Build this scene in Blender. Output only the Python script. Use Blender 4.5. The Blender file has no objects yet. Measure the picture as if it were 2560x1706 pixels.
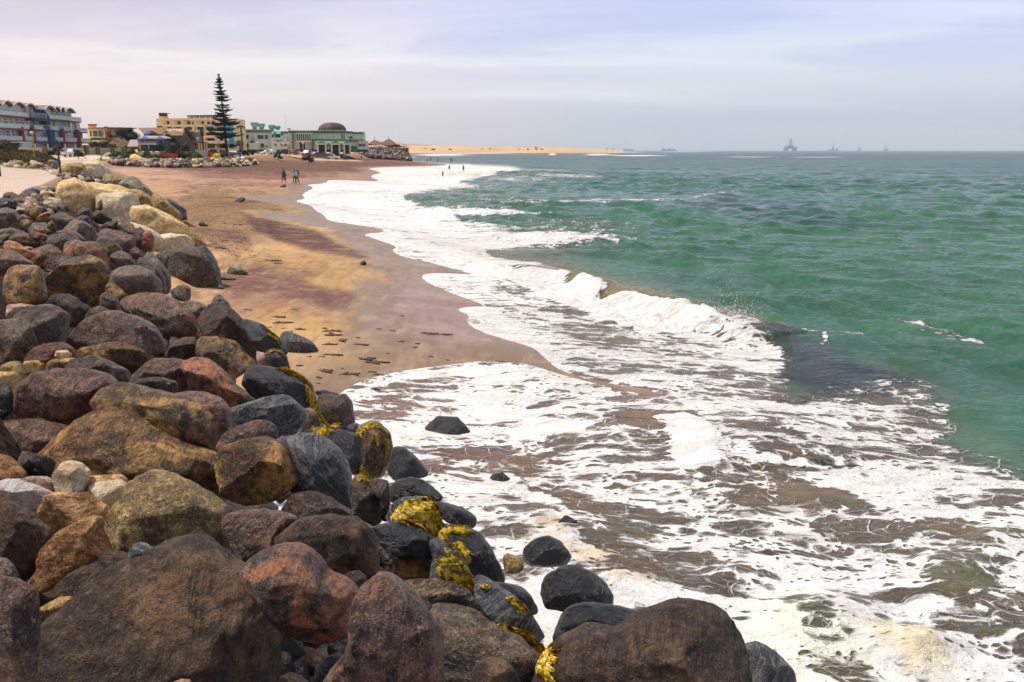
import bpy, math, random
import numpy as np
from math import radians, sin, cos, tan, pi
from mathutils import Vector, Matrix
from mathutils.bvhtree import BVHTree
random.seed(7)
rng = np.random.default_rng(7)
SC = bpy.context.scene
COL = SC.collection
# ------------------------------------------------------------------ camera, sky, sun, exposure
F = 2133.333                      # focal length in pixels of a 2560 px wide picture (30 mm on 36 mm)
TH = math.atan(477.0 / F)         # camera pitched down so that the horizon stands at row 376
CZ = 5.4
cam_data = bpy.data.cameras.new('camera')
cam_data.lens = 30.0; cam_data.sensor_width = 36.0
cam_data.clip_start = 0.1; cam_data.clip_end = 60000.0
cam = bpy.data.objects.new('camera', cam_data); COL.objects.link(cam)
cam.location = (0, 0, CZ); cam.rotation_euler = (pi/2 - TH, 0, 0)
SC.camera = cam
SUN_AZ = radians(-78.0)           # measured from +Y towards +X
SUN_EL = radians(60.0)
world = bpy.data.worlds.new('World'); SC.world = world; world.use_nodes = True
SC.view_settings.view_transform = 'Standard'; SC.view_settings.look = 'None'
SC.view_settings.gamma = 1.0; SC.view_settings.use_curve_mapping = False
SC.view_settings.exposure = 0.08
SC.render.resolution_x = 1024; SC.render.resolution_y = 682

class NT:
    """tiny node tree helper"""
    def __init__(s, tree):
        s.t = tree; tree.nodes.clear()
    def n(s, kind, ins=None, **props):
        nd = s.t.nodes.new(kind)
        for k, v in props.items(): setattr(nd, k, v)
        if ins:
            for k, v in ins.items():
                if isinstance(v, bpy.types.NodeSocket): s.t.links.new(v, nd.inputs[k])
                else: nd.inputs[k].default_value = v
        return nd
    def math(s, op, a, b=0.0, c=0.0, clamp=False):
        nd = s.n('ShaderNodeMath', {0: a, 1: b, 2: c}, operation=op); nd.use_clamp = clamp
        return nd.outputs[0]
    def mix(s, f, a, b, blend='MIX'):
        nd = s.n('ShaderNodeMix', data_type='RGBA', blend_type=blend)
        for i, v in ((0, f), (6, a), (7, b)):
            if isinstance(v, bpy.types.NodeSocket): s.t.links.new(v, nd.inputs[i])
            else: nd.inputs[i].default_value = v if i == 0 else (tuple(v) + (1,) if len(v) == 3 else v)
        return nd.outputs[2]
    def ramp(s, f, pts, interp='LINEAR'):
        nd = s.n('ShaderNodeValToRGB', {0: f}); cr = nd.color_ramp; cr.interpolation = interp
        while len(cr.elements) < len(pts): cr.elements.new(0.5)
        for e, (p, c) in zip(cr.elements, pts):
            e.position = p; e.color = (c, c, c, 1) if not hasattr(c, '__len__') else (tuple(c) + (1,))
        return nd.outputs[0]
    def noise(s, vec, scale, detail=4, rough=0.55, dist=0.0, out=0):
        nd = s.n('ShaderNodeTexNoise', {'Vector': vec, 'Scale': scale, 'Detail': detail, 'Roughness': rough, 'Distortion': dist})
        return nd.outputs[out]
    def vor(s, vec, scale, feature='F1', rand=1.0, smooth=None):
        nd = s.n('ShaderNodeTexVoronoi', {'Vector': vec, 'Scale': scale, 'Randomness': rand}, feature=feature)
        return nd
    def map(s, vec, scale=(1, 1, 1), rot=(0, 0, 0), loc=(0, 0, 0)):
        return s.n('ShaderNodeMapping', {'Vector': vec, 'Scale': scale, 'Rotation': rot, 'Location': loc}).outputs[0]
    def smooth(s, x, a, b):
        return s.n('ShaderNodeMapRange', {0: x, 1: a, 2: b, 3: 0.0, 4: 1.0}, interpolation_type='SMOOTHSTEP').outputs[0]

def build_world():
    w = NT(world.node_tree)
    tc = w.n('ShaderNodeTexCoord').outputs['Generated']
    sep = w.n('ShaderNodeSeparateXYZ', {0: tc})
    x, y, z = sep.outputs
    sky = w.n('ShaderNodeTexSky', sky_type='NISHITA')
    sky.sun_disc = False; sky.sun_elevation = SUN_EL; sky.sun_rotation = SUN_AZ
    sky.air_density = 1.2; sky.dust_density = 3.0; sky.ozone_density = 1.5
    bsky = w.n('ShaderNodeBackground', {0: sky.outputs[0], 1: 0.06})
    # broad overcast layer: the deck seen in perspective (xy divided by height)
    az = w.math('ARCTAN2', x, y)                            # left negative, right positive
    side = w.smooth(az, -0.55, 0.25)
    zc = w.math('MAXIMUM', z, 0.02)
    u = w.math('DIVIDE', x, w.math('ADD', zc, 0.10)); v = w.math('DIVIDE', y, w.math('ADD', zc, 0.10))
    deck = w.n('ShaderNodeCombineXYZ', {0: u, 1: w.math('MULTIPLY', v, 1.25), 2: 0.0}).outputs[0]
    n1 = w.noise(deck, 0.55, 6, 0.5, 0.4)
    n2 = w.noise(w.map(deck, (0.30, 1.1, 1)), 0.55, 5, 0.5, 0.3)
    warm = w.ramp(z, [(0.0, (0.84, 0.66, 0.57)), (0.045, (0.89, 0.73, 0.67)), (0.095, (0.90, 0.80, 0.78)), (0.15, (0.66, 0.60, 0.68)), (0.35, (0.47, 0.45, 0.49)), (1.0, (0.40, 0.39, 0.42))])
    cool = w.ramp(z, [(0.0, (0.41, 0.50, 0.60)), (0.035, (0.47, 0.55, 0.65)), (0.07, (0.61, 0.66, 0.73)), (0.11, (0.64, 0.71, 0.83)), (0.155, (0.42, 0.51, 0.84)), (0.35, (0.43, 0.45, 0.54)), (1.0, (0.38, 0.39, 0.43))])
    base = w.mix(side, warm, cool)
    blue = w.mix(side, (0.52, 0.49, 0.62), (0.36, 0.46, 0.78))
    hi = w.smooth(z, 0.05, 0.13)
    f = w.math('MULTIPLY', w.smooth(n1, 0.44, 0.58), w.math('ADD', w.math('MULTIPLY', hi, 0.52), 0.03))
    c = w.mix(f, base, blue)
    f2 = w.math('MULTIPLY', w.smooth(n2, 0.45, 0.72), w.math('MULTIPLY', w.smooth(z, 0.0, 0.06), 0.60))
    c = w.mix(f2, c, w.mix(w.smooth(z, 0.15, 0.45), w.mix(side, (0.93, 0.86, 0.83), (0.86, 0.87, 0.90)), (0.54, 0.53, 0.54)))
    bcl = w.n('ShaderNodeBackground', {0: c, 1: 1.18})
    m = w.n('ShaderNodeMixShader', {0: 0.93, 1: bsky.outputs[0], 2: bcl.outputs[0]})
    w.n('ShaderNodeOutputWorld', {0: m.outputs[0]})
build_world()
sun_d = bpy.data.lights.new('sun', 'SUN'); sun_d.energy = 4.9; sun_d.angle = radians(10); sun_d.color = (1.0, 0.91, 0.80)
sun = bpy.data.objects.new('sun', sun_d); COL.objects.link(sun)
sdir = Vector((sin(SUN_AZ) * cos(SUN_EL), cos(SUN_AZ) * cos(SUN_EL), sin(SUN_EL)))
sun.rotation_euler = sdir.to_track_quat('Z', 'Y').to_euler(); sun.location = (0, 0, 60)

# ------------------------------------------------------------------ camera geometry helpers (real positions from the photograph)
FW = np.array([0, cos(TH), -sin(TH)]); UPV = np.array([0, sin(TH), cos(TH)]); RT = np.array([1.0, 0, 0]); CP = np.array([0, 0, CZ])
def ray(px, py): return FW + RT * ((px - 1280) / F) + UPV * ((853 - py) / F)
def at(px, py, D):                     # point on the ray at horizontal distance D
    d = ray(px, py); return CP + d * (D / d[1])
def onz(px, py, z): d = ray(px, py); return CP + d * ((z - CZ) / d[2])
def proj(x, y, z):
    dx = x; dy = y; dz = z - CZ
    c = np.maximum(dy * cos(TH) - dz * sin(TH), 0.05); u = dy * sin(TH) + dz * cos(TH)
    return 1280 + F * dx / c, 853 - F * u / c
DS = 1.0 / 0.91914                     # sketch units (2353 wide) to photograph pixels
ZO = {'A': (0, 380, 4.126), 'B': (0, 600, 3.647), 'C': (0, 1000, 3.647), 'D': (0, 1276, 3.647), 'E': (500, 780, 3.647),
      'F': (560, 1180, 3.647), 'G': (900, 1276, 3.647), 'H': (1400, 1276, 3.647), 'Z': (0, 0, 0.91914), 'P': (0, 0, 1.0)}
def zpts(zone, s):
    x0, y0, k = ZO[zone]
    return [(x0 + float(a) / k, y0 + float(b) / k) for a, b in (p.split(',') for p in s.split())]

# ------------------------------------------------------------------ numpy noise
def _h(ix, iy, iz, seed):
    n = (ix.astype(np.int64) * 374761393 + iy.astype(np.int64) * 668265263 + iz.astype(np.int64) * 2147483647 + seed * 1274126177) & 0xffffffff
    n = ((n ^ (n >> 13)) * 1274126177) & 0xffffffff
    n = (n ^ (n >> 16)) & 0xffff
    return n / 32767.5 - 1.0
def vn(p, seed=0):
    i = np.floor(p).astype(np.int64); f = p - i; f = f * f * (3 - 2 * f)
    x, y, z = i[:, 0], i[:, 1], i[:, 2]; r = 0
    for dx in (0, 1):
        wx = f[:, 0] if dx else 1 - f[:, 0]
        for dy in (0, 1):
            wy = f[:, 1] if dy else 1 - f[:, 1]
            for dz in (0, 1):
                wz = f[:, 2] if dz else 1 - f[:, 2]
                r = r + wx * wy * wz * _h(x + dx, y + dy, z + dz, seed)
    return r
def fbm(p, oct=4, seed=0, gain=0.5):
    a = 1.0; r = 0; t = 0
    for k in range(oct):
        r = r + a * vn(p * (2.03 ** k) + 17.3 * k, seed + k); t += a; a *= gain
    return r / t
def fbm2(x, y, s, oct=4, seed=0, gain=0.5):
    return fbm(np.stack([x * s, y * s, np.zeros_like(x) + 0.5], 1), oct, seed, gain)
def sstep(x, a, b):
    t = np.clip((x - a) / (b - a), 0, 1); return t * t * (3 - 2 * t)

# ------------------------------------------------------------------ polygon distance
def poly_sd(x, y, P):
    P = np.asarray(P, float); n = len(P); d = np.full(x.shape, 1e18); ins = np.zeros(x.shape, bool)
    for i in range(n):
        ax, ay = P[i]; bx, by = P[(i + 1) % n]; ex, ey = bx - ax, by - ay; L = ex * ex + ey * ey + 1e-12
        t = np.clip(((x - ax) * ex + (y - ay) * ey) / L, 0, 1)
        d = np.minimum(d, (x - ax - t * ex) ** 2 + (y - ay - t * ey) ** 2)
        if ay != by:
            c = ((ay > y) != (by > y)) & (x < (bx - ax) * (y - ay) / (by - ay) + ax); ins ^= c
    d = np.sqrt(d); return np.where(ins, d, -d)
def line_d(x, y, P):
    """distance to an open polyline, side (+ to the right of travel) and arc position 0..1"""
    P = np.asarray(P, float); best = np.full(x.shape, 1e18); side = np.zeros(x.shape); arc = np.zeros(x.shape)
    seg = np.hypot(*(P[1:] - P[:-1]).T); tot = seg.sum(); acc = 0
    for i in range(len(P) - 1):
        ax, ay = P[i]; ex, ey = P[i + 1] - P[i]; L = ex * ex + ey * ey
        t = np.clip(((x - ax) * ex + (y - ay) * ey) / L, 0, 1)
        dd = (x - ax - t * ex) ** 2 + (y - ay - t * ey) ** 2; m = dd < best
        best = np.where(m, dd, best); side = np.where(m, np.sign((x - ax) * ey - (y - ay) * ex), side)
        arc = np.where(m, (acc + t * seg[i]) / tot, arc); acc += seg[i]
    return np.sqrt(best), side, arc

# ------------------------------------------------------------------ shoreline, toe and crest of the revetment
SHW = 0.3
shore_px = [(860,990),(898,964),(935,950),(971,940),(1050,926),(1131,917),(1190,909),(1246,905),(1299,912),(1350,927),(1402,944),(1477,963),(1530,976),(1590,990),(1664,1006),(1700,1018),
  (1670,996),(1631,969),(1575,966),(1491,948),(1444,937),(1402,920),(1374,894),(1348,871),(1315,860),(1280,850),(1210,829),(1175,806),(1187,789),(1150,775),(1180,769),(1229,771),(1206,757),
  (1180,748),(1140,735),(1084,710),(1061,695),(1070,685),(1130,686),(1187,689),(1196,688),(1131,670),(1063,652),(1005,641),(986,626),(1001,618),(959,603),(906,586),(967,582),(959,572),(890,562),
  (825,553),(814,538),(791,526),(783,515),(737,503),(768,498),(756,486),(791,469),(764,463),(818,459),(821,450),(880,452),(959,455),(925,442),(940,436),(959,432),(913,421),(985,418),(1112,415),(1120,411),(1074,408),(1040,403),(1032,398)]
shore = [tuple(onz(a, b, SHW)[:2]) for a, b in shore_px]
def chaikin(P):
    Q = [P[0]]
    for a, b in zip(P[:-1], P[1:]): Q += [(a[0]*.75+b[0]*.25, a[1]*.75+b[1]*.25), (a[0]*.25+b[0]*.75, a[1]*.25+b[1]*.75)]
    return Q + [P[-1]]
shore = chaikin(shore)
e = at(1030, 388, 420); e2 = at(1010, 380, 900)
SEA = [(40,-4000),(-0.5,-12),(-0.8,3),(-1.5,6),(-2.5,10),(-4.2,14)] + shore + [tuple(e[:2]), tuple(e2[:2]), (-1500, 9000), (-2000, 30000), (30000, 30000), (30000, -4000)]
def beach_h(x, y, sd=None):
    if sd is None: sd = poly_sd(x, y, SEA)
    d = -sd
    up = SHW + 3.0 * (1 - np.exp(-np.maximum(d, 0) * 0.085 / 3.0))
    dn = SHW - 0.06 * np.maximum(sd, 0) - 1.1 * sstep(sd, 0.8, 7)
    return np.where(d > 0, up, np.maximum(dn, -6)), sd
def march(px, py, fn, t0=1.5, t1=900):
    d = ray(px, py); t = np.geomspace(t0, t1, 520)
    p = CP[None] + d[None] * t[:, None]
    h = p[:, 2] - fn(p[:, 0], p[:, 1]); k = np.argmax(h < 0)
    if h[k] >= 0: k = len(t) - 1
    if k == 0: return p[0]
    a = h[k-1] / (h[k-1] - h[k] + 1e-9)
    return p[k-1] * (1 - a) + p[k] * a
toe_px = [(1150,1280),(1060,1200),(965,1090),(880,990),(800,905),(700,850),(600,735),(540,620),(510,560),(460,520),(420,480),(380,455),(330,432),(285,424),(262,417),(330,418),(400,419),(520,421),(600,418),(680,409),(760,404),(850,399),(950,398),(1022,401)]
toe = [(7,2),(3.8,8.2),(1.6,10.6)] + [tuple(march(a, b, lambda x, y: beach_h(x, y)[0])[:2]) for a, b in toe_px]
cr_px = [(-100,1700,3.7),(-60,1000,3.7),(-40,700,3.65),(0,520,3.6),(80,487,3.6),(157,447,3.6),(195,428,3.6),(225,411,3.6)]
crest = [(46,-4000),(-1.4,-12),(-1.6,0)] + [tuple(onz(*q)[:2]) for q in cr_px] + [(-68,136),(-80,158),(-80,172),(-74,178),(-66,182),(-61,188),(-64,200),(-72,235),(-76,262),(-73,300),(-68,345),(-68,420),(-62,470)]
lt = toe[-1]; lc = crest[-1]
LAND = [(60,-4000),(7,-12)] + toe + [(lt[0]-20, lt[1]+260), (-2500, lt[1]+600), (-2500, -4000)]
UP = crest + [(lc[0]-28, lc[1]+250), (-2490, lt[1]+590), (-2490, -4000)]
def crest_h(x, y): return 3.6 - 0.35 * sstep(y, 110, 160) + 0.6 * sstep(y, 185, 270) + 0.25 * sstep(y, 270, 330)
MOUND = at(20, 385, 78)
def terrain(x, y, full=False, mesh=False):
    b, sd = beach_h(x, y)
    dT = poly_sd(x, y, LAND); dC = -poly_sd(x, y, UP)
    t = np.where(dT <= 0, 0, np.where(dC <= 0, 1, dT / (dT + np.maximum(dC, 0) + 1e-6)))
    base = np.maximum(b, -0.1)
    if mesh: t = np.where(t < 1, np.clip((t - 0.2) / 0.8, 0, 1), t)
    z = np.where(dT > 0, base + (crest_h(x, y) - base) * t, b)
    z = z + np.where(dC <= 0, 1.15 * sstep(-dC, 8, 55) * sstep(y, 88, 120), 0)
    mx = (x - MOUND[0] + 6) / 17.0; my = (y - MOUND[1]) / 17.0
    z = z + np.where(dC <= 0, 1, 0) * 1.75 * np.exp(-(mx * mx + my * my) ** 1.4 * 1.1) * sstep(-dC, 0.0, 4.0)
    if full: return z, sd, dT, dC, t
    return z
def ground(px, py): return march(px, py, terrain)
def gpt(x, y): return float(terrain(np.array([x]), np.array([y]))[0])
# ------------------------------------------------------------------ object helpers
def link(name, me, parent=None, mat=None):
    o = bpy.data.objects.new(name, me); COL.objects.link(o)
    if parent is not None: o.parent = parent
    if mat is not None:
        for m in (mat if isinstance(mat, (list, tuple)) else [mat]): me.materials.append(m)
    return o
def tag(o, label=None, cat=None, group=None, kind=None):
    if label: o['label'] = label
    if cat: o['category'] = cat
    if group: o['group'] = group
    if kind: o['kind'] = kind
    return o
def empty(name, loc, rz=0.0, label=None, cat=None, group=None):
    o = bpy.data.objects.new(name, None); COL.objects.link(o); o.location = Vector(loc); o.rotation_euler = (0, 0, rz)
    o.empty_display_size = 0.2
    return tag(o, label, cat, group)
def npmesh(name, V, Fc, smooth=True):
    V = np.asarray(V, np.float32); Fc = np.asarray(Fc, np.int32); k = Fc.shape[1]
    me = bpy.data.meshes.new(name); me.vertices.add(len(V)); me.vertices.foreach_set('co', V.ravel())
    me.loops.add(Fc.size); me.loops.foreach_set('vertex_index', Fc.ravel())
    me.polygons.add(len(Fc)); me.polygons.foreach_set('loop_start', np.arange(0, Fc.size, k, dtype=np.int32))
    me.polygons.foreach_set('loop_total', np.full(len(Fc), k, np.int32))
    me.update(calc_edges=True)
    if smooth: me.polygons.foreach_set('use_smooth', np.ones(len(Fc), bool))
    return me
def fattr(me, name, arr):
    a = me.attributes.new(name, 'FLOAT', 'POINT'); a.data.foreach_set('value', np.asarray(arr, np.float32))
def cattr(me, name, arr):
    a = me.attributes.new(name, 'FLOAT_COLOR', 'POINT'); arr = np.asarray(arr, np.float32)
    if arr.shape[1] == 3: arr = np.concatenate([arr, np.ones((len(arr), 1), np.float32)], 1)
    a.data.foreach_set('color', arr.ravel())
ORD = 'first second third fourth fifth sixth seventh eighth ninth tenth eleventh twelfth thirteenth fourteenth fifteenth sixteenth seventeenth eighteenth nineteenth twentieth'.split()
def nth(k):
    if k < 20: return ORD[k]
    t = ['twenty', 'thirty', 'forty', 'fifty', 'sixty', 'seventy', 'eighty', 'ninety'][k // 10 - 1 if (k + 1) % 10 else (k + 1) // 10 - 2]; k += 1
    return t + '-' + ORD[k % 10 - 1] if k % 10 else {'thirty': 'thirtieth', 'forty': 'fortieth', 'fifty': 'fiftieth', 'twenty': 'twentieth'}.get(['twenty', 'thirty', 'forty', 'fifty'][k // 10 - 2], t)
class MB:
    def __init__(s): s.v = []; s.f = []
    def add(s, vs, fs):
        b = len(s.v); s.v += [tuple(v) for v in vs]; s.f += [tuple(b + i for i in f) for f in fs]; return s
    def box(s, x0, y0, z0, x1, y1, z1):
        if x1 < x0: x0, x1 = x1, x0
        if y1 < y0: y0, y1 = y1, y0
        if z1 < z0: z0, z1 = z1, z0
        return s.add([(x0,y0,z0),(x1,y0,z0),(x1,y1,z0),(x0,y1,z0),(x0,y0,z1),(x1,y0,z1),(x1,y1,z1),(x0,y1,z1)],
              [(0,3,2,1),(4,5,6,7),(0,1,5,4),(1,2,6,5),(2,3,7,6),(3,0,4,7)])
    def prism(s, prof, y0, y1):          # profile in (x,z), extruded along y
        n = len(prof)
        vs = [(x, y0, z) for x, z in prof] + [(x, y1, z) for x, z in prof]
        fs = [tuple(range(n)), tuple(range(2*n-1, n-1, -1))] + [(i, i+n, (i+1) % n + n, (i+1) % n) for i in range(n)]
        return s.add(vs, fs)
    def tube(s, p0, p1, r0, r1=None, n=6):
        if r1 is None: r1 = r0
        p0 = Vector(p0); p1 = Vector(p1); d = (p1 - p0).normalized()
        a = d.orthogonal().normalized(); b = d.cross(a); vs = []
        for p, r in ((p0, r0), (p1, r1)):
            vs += [p + (a * cos(2*pi*i/n) + b * sin(2*pi*i/n)) * r for i in range(n)]
        fs = [tuple(range(n-1, -1, -1)), tuple(range(n, 2*n))] + [(i, (i+1) % n, (i+1) % n + n, i+n) for i in range(n)]
        return s.add(vs, fs)
    def path(s, pts, rs, n=5):
        for i in range(len(pts)-1): s.tube(pts[i], pts[i+1], rs[i], rs[i+1], n)
        return s
    def lathe(s, prof, c=(0, 0, 0), n=12):
        vs = []; m = len(prof)
        for r, z in prof: vs += [(c[0] + r*cos(2*pi*i/n), c[1] + r*sin(2*pi*i/n), c[2] + z) for i in range(n)]
        fs = [(j*n+i, j*n+(i+1) % n, (j+1)*n+(i+1) % n, (j+1)*n+i) for j in range(m-1) for i in range(n)]
        fs += [tuple(range(n-1, -1, -1)), tuple(range((m-1)*n, m*n))]
        return s.add(vs, fs)
    def build(s, name, mat, parent=None, smooth=False):
        me = bpy.data.meshes.new(name); me.from_pydata(s.v, [], s.f); me.update()
        if smooth: me.polygons.foreach_set('use_smooth', np.ones(len(me.polygons), bool))
        return link(name, me, parent, mat)
def ico(sub):
    import bmesh
    bm = bmesh.new(); bmesh.ops.create_icosphere(bm, subdivisions=sub, radius=1.0)
    V = np.array([v.co[:] for v in bm.verts]); Fc = np.array([[v.index for v in f.verts] for f in bm.faces]); bm.free()
    return V, Fc
ICO = {}
def icos(k):
    if k not in ICO: ICO[k] = ico(k)
    return ICO[k]

# ------------------------------------------------------------------ materials
MATS = {}
def mat_new(name):
    m = bpy.data.materials.new(name); m.use_nodes = True; return m, NT(m.node_tree)
def simple(name, col, rough=0.7, var=0.12, metal=0.0, scale=3.0, bump=0.0, spec=0.4):
    if name in MATS: return MATS[name]
    m, t = mat_new(name)
    tc = t.n('ShaderNodeTexCoord').outputs['Object']
    n = t.noise(tc, scale, 5, 0.6)
    c = t.mix(t.smooth(n, 0.3, 0.7), tuple(v * (1 - var) for v in col), tuple(min(1, v * (1 + var)) for v in col))
    b = t.n('ShaderNodeBsdfPrincipled', {'Base Color': c, 'Roughness': rough, 'Metallic': metal, 'Specular IOR Level': spec})
    if bump: t.t.links.new(t.n('ShaderNodeBump', {'Height': n, 'Strength': bump, 'Distance': 0.03}).outputs[0], b.inputs['Normal'])
    t.n('ShaderNodeOutputMaterial', {0: b.outputs[0]}); MATS[name] = m
    return m
def rock_mat(key, c1, c2, c3, patch=0.55, rough=0.75, scale=1.0, dropp=True, vein=None, stri=0.0):
    kd = 0.62 if key in ('wh', 'cr', 'ta', 'pk', 'or') else 0.28
    c1 = tuple(v * (.55 if key in ('dk', 'pu', 'gr', 'ol', 'rd', 'gb', 'rb', 'br', 'gd') else .9) for v in c1)
    if key in ('dk', 'pu', 'gr', 'ol', 'rd', 'gb'):
        c1 = (c1[0] * 1.05, c1[1] * .88, c1[2] * .74); c2 = (c2[0] * 1.5, c2[1] * 1.2, c2[2] * 0.95); c3 = (c3[0] * 1.5, c3[1] * 1.25, c3[2] * .9); rough -= 0.29
    elif key in ('ta', 'tb', 'or', 'gy', 'li', 'cr'): c2 = tuple(min(.85, v * 1.12) for v in c2); rough -= .08
    m, t = mat_new('rock_' + key)
    tc = t.n('ShaderNodeTexCoord').outputs['Object']
    rnd = t.n('ShaderNodeObjectInfo').outputs['Random']
    off = t.n('ShaderNodeCombineXYZ', {0: t.math('MULTIPLY', rnd, 37), 1: t.math('MULTIPLY', rnd, 91), 2: t.math('MULTIPLY', rnd, 53)}).outputs[0]
    vr = t.n('ShaderNodeVectorRotate', {0: tc, 'Rotation': off}, rotation_type='EULER_XYZ').outputs[0]
    p = t.n('ShaderNodeVectorMath', {0: vr, 1: off}, operation='ADD').outputs[0]
    big = t.noise(p, 1.5 * scale, 5, 0.6, 0.8)
    mid = t.noise(p, 5.0 * scale, 8, 0.68, 0.4)
    fine = t.noise(p, 38.0 * scale, 6, 0.75)
    st = t.noise(t.map(p, (1.2, 1.2, 9.0)), 2.0 * scale, 7, 0.65, 0.8)
    c = t.mix(t.smooth(mid, 0.38, 0.62), c1, c2)
    c = t.mix(t.math('MULTIPLY', t.smooth(st, 0.40, 0.62), 0.35 + stri), c, tuple(v * 0.45 for v in c1))
    pm = t.math('MULTIPLY', t.smooth(big, patch - 0.03, patch + 0.10), t.smooth(mid, 0.36, 0.56))
    c = t.mix(pm, c, c3)
    # brighter grains and dark pits
    c = t.mix(t.math('MULTIPLY', t.smooth(fine, 0.53, 0.68), 0.75), c, tuple(min(0.85, v * 2.3 + 0.02) for v in c2))
    c = t.mix(t.math('MULTIPLY', t.smooth(fine, 0.47, 0.33), 0.8), c, tuple(v * kd for v in c1))
    f2 = t.noise(p, 13.0 * scale, 6, 0.7, 0.6)
    mic = t.noise(p, 95.0, 3, 0.7)
    c = t.mix(t.math('MULTIPLY', t.smooth(mic, 0.50, 0.36), 0.55), c, tuple(v * kd for v in c1))
    c = t.mix(t.math('MULTIPLY', t.smooth(mic, 0.52, 0.66), 0.40), c, tuple(min(0.85, v * 1.9) for v in c2))
    c = t.mix(t.math('MULTIPLY', t.smooth(f2, 0.52, 0.36), 0.6), c, tuple(v * kd for v in c1))
    c = t.mix(t.math('MULTIPLY', t.smooth(f2, 0.56, 0.70), 0.45), c, tuple(min(0.85, v * 1.6) for v in c3))
    if vein:
        vv = t.noise(t.map(p, (1, 2.2, 6)), 1.4 * scale, 5, 0.6, 1.2)
        c = t.mix(t.math('MULTIPLY', t.smooth(t.math('ABSOLUTE', t.math('SUBTRACT', vv, 0.5)), 0.035, 0.0), 0.7), c, vein)
    cr = t.n('ShaderNodeTexVoronoi', {'Vector': t.n('ShaderNodeVectorMath', {0: p, 1: t.noise(p, 2.0, 3, out=1)}, operation='ADD').outputs[0], 'Scale': 1.1 * scale}, feature='DISTANCE_TO_EDGE').outputs[0]
    crk = t.math('MULTIPLY', t.smooth(cr, 0.018, 0.0), t.smooth(big, 0.45, 0.6))
    crk = t.math('MULTIPLY', crk, 0.0); c = t.mix(t.math('MULTIPLY', crk, 0.6), c, tuple(v * 0.25 for v in c1))
    if dropp:
        vo = t.vor(p, 3.2); hue = t.n('ShaderNodeSeparateXYZ', {0: vo.outputs['Color']})
        d = t.math('ADD', vo.outputs['Distance'], t.math('MULTIPLY', fine, 0.05))
        dm = t.math('MULTIPLY', t.smooth(d, 0.085, 0.06), t.smooth(hue.outputs[0], 0.93, 0.94))
        c = t.mix(dm, c, (0.72, 0.70, 0.66))
    rr = t.math('ADD', rough - 0.12, t.math('MULTIPLY', mid, 0.24))
    b = t.n('ShaderNodeBsdfPrincipled', {'Base Color': c, 'Roughness': rr, 'Specular IOR Level': 0.5})
    h = t.math('ADD', t.math('MULTIPLY', mid, 0.7), t.math('MULTIPLY', fine, 0.14)); h = t.math('ADD', h, t.math('MULTIPLY', f2, 0.35))
    h = t.math('ADD', h, t.math('MULTIPLY', st, 0.45)); h = t.math('SUBTRACT', h, t.math('MULTIPLY', crk, 0.35))
    bp = t.n('ShaderNodeBump', {'Height': h, 'Strength': 1.0, 'Distance': 0.12}).outputs[0]
    t.t.links.new(bp, b.inputs['Normal'])
    t.n('ShaderNodeOutputMaterial', {0: b.outputs[0]})
    MATS['rock_' + key] = m; return m
rock_mat('dk', (0.034,0.027,0.024), (0.088,0.072,0.062), (0.17,0.125,0.080), 0.6, 0.62)
rock_mat('bl', (0.014,0.015,0.018), (0.032,0.034,0.040), (0.055,0.055,0.06), 0.62, 0.30, 0.7, True)
rock_mat('pu', (0.070,0.045,0.040), (0.165,0.112,0.098), (0.26,0.15,0.105), 0.58, 0.66, stri=0.2)
rock_mat('ol', (0.045,0.030,0.016), (0.135,0.092,0.044), (0.34,0.22,0.075), 0.50, 0.75)
rock_mat('gr', (0.065,0.058,0.050), (0.16,0.145,0.12), (0.25,0.20,0.13), 0.56, 0.72)
rock_mat('br', (0.035,0.020,0.013), (0.095,0.056,0.034), (0.20,0.11,0.05), 0.55, 0.7)
rock_mat('rd', (0.060,0.032,0.026), (0.145,0.075,0.055), (0.40,0.115,0.055), 0.52, 0.72)
rock_mat('rb', (0.050,0.036,0.030), (0.165,0.115,0.088), (0.50,0.17,0.06), 0.46, 0.6)
rock_mat('or', (0.26,0.085,0.022), (0.60,0.26,0.080), (0.80,0.48,0.22), 0.52, 0.75)
rock_mat('ta', (0.62,0.33,0.09), (0.80,0.54,0.21), (0.85,0.66,0.34), 0.48, 0.8, 0.7, True, None, 0.15)
rock_mat('tb', (0.24,0.12,0.035), (0.52,0.31,0.105), (0.60,0.48,0.26), 0.55, 0.8, 0.8, True, None, 0.3)
rock_mat('cr', (0.66,0.47,0.24), (0.80,0.64,0.40), (0.82,0.72,0.50), 0.5, 0.8, 0.8)
rock_mat('wh', (0.70,0.66,0.64), (0.84,0.80,0.78), (0.80,0.66,0.50), 0.62, 0.7, 1.4, False)
rock_mat('pk', (0.30,0.15,0.12), (0.60,0.36,0.28), (0.74,0.52,0.42), 0.5, 0.75)
rock_mat('gd', (0.05,0.026,0.012), (0.20,0.095,0.028), (0.58,0.30,0.07), 0.47, 0.5)
rock_mat('sl', (0.030,0.033,0.040), (0.085,0.09,0.10), (0.20,0.195,0.20), 0.60, 0.38, 0.8, True, (0.22,0.22,0.23))
rock_mat('li', (0.11,0.070,0.028), (0.33,0.225,0.085), (0.56,0.40,0.16), 0.46, 0.8)
rock_mat('gb', (0.060,0.038,0.020), (0.19,0.120,0.052), (0.42,0.27,0.10), 0.50, 0.7)
rock_mat('gy', (0.10,0.085,0.055), (0.24,0.22,0.15), (0.40,0.38,0.26), 0.5, 0.8)

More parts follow.
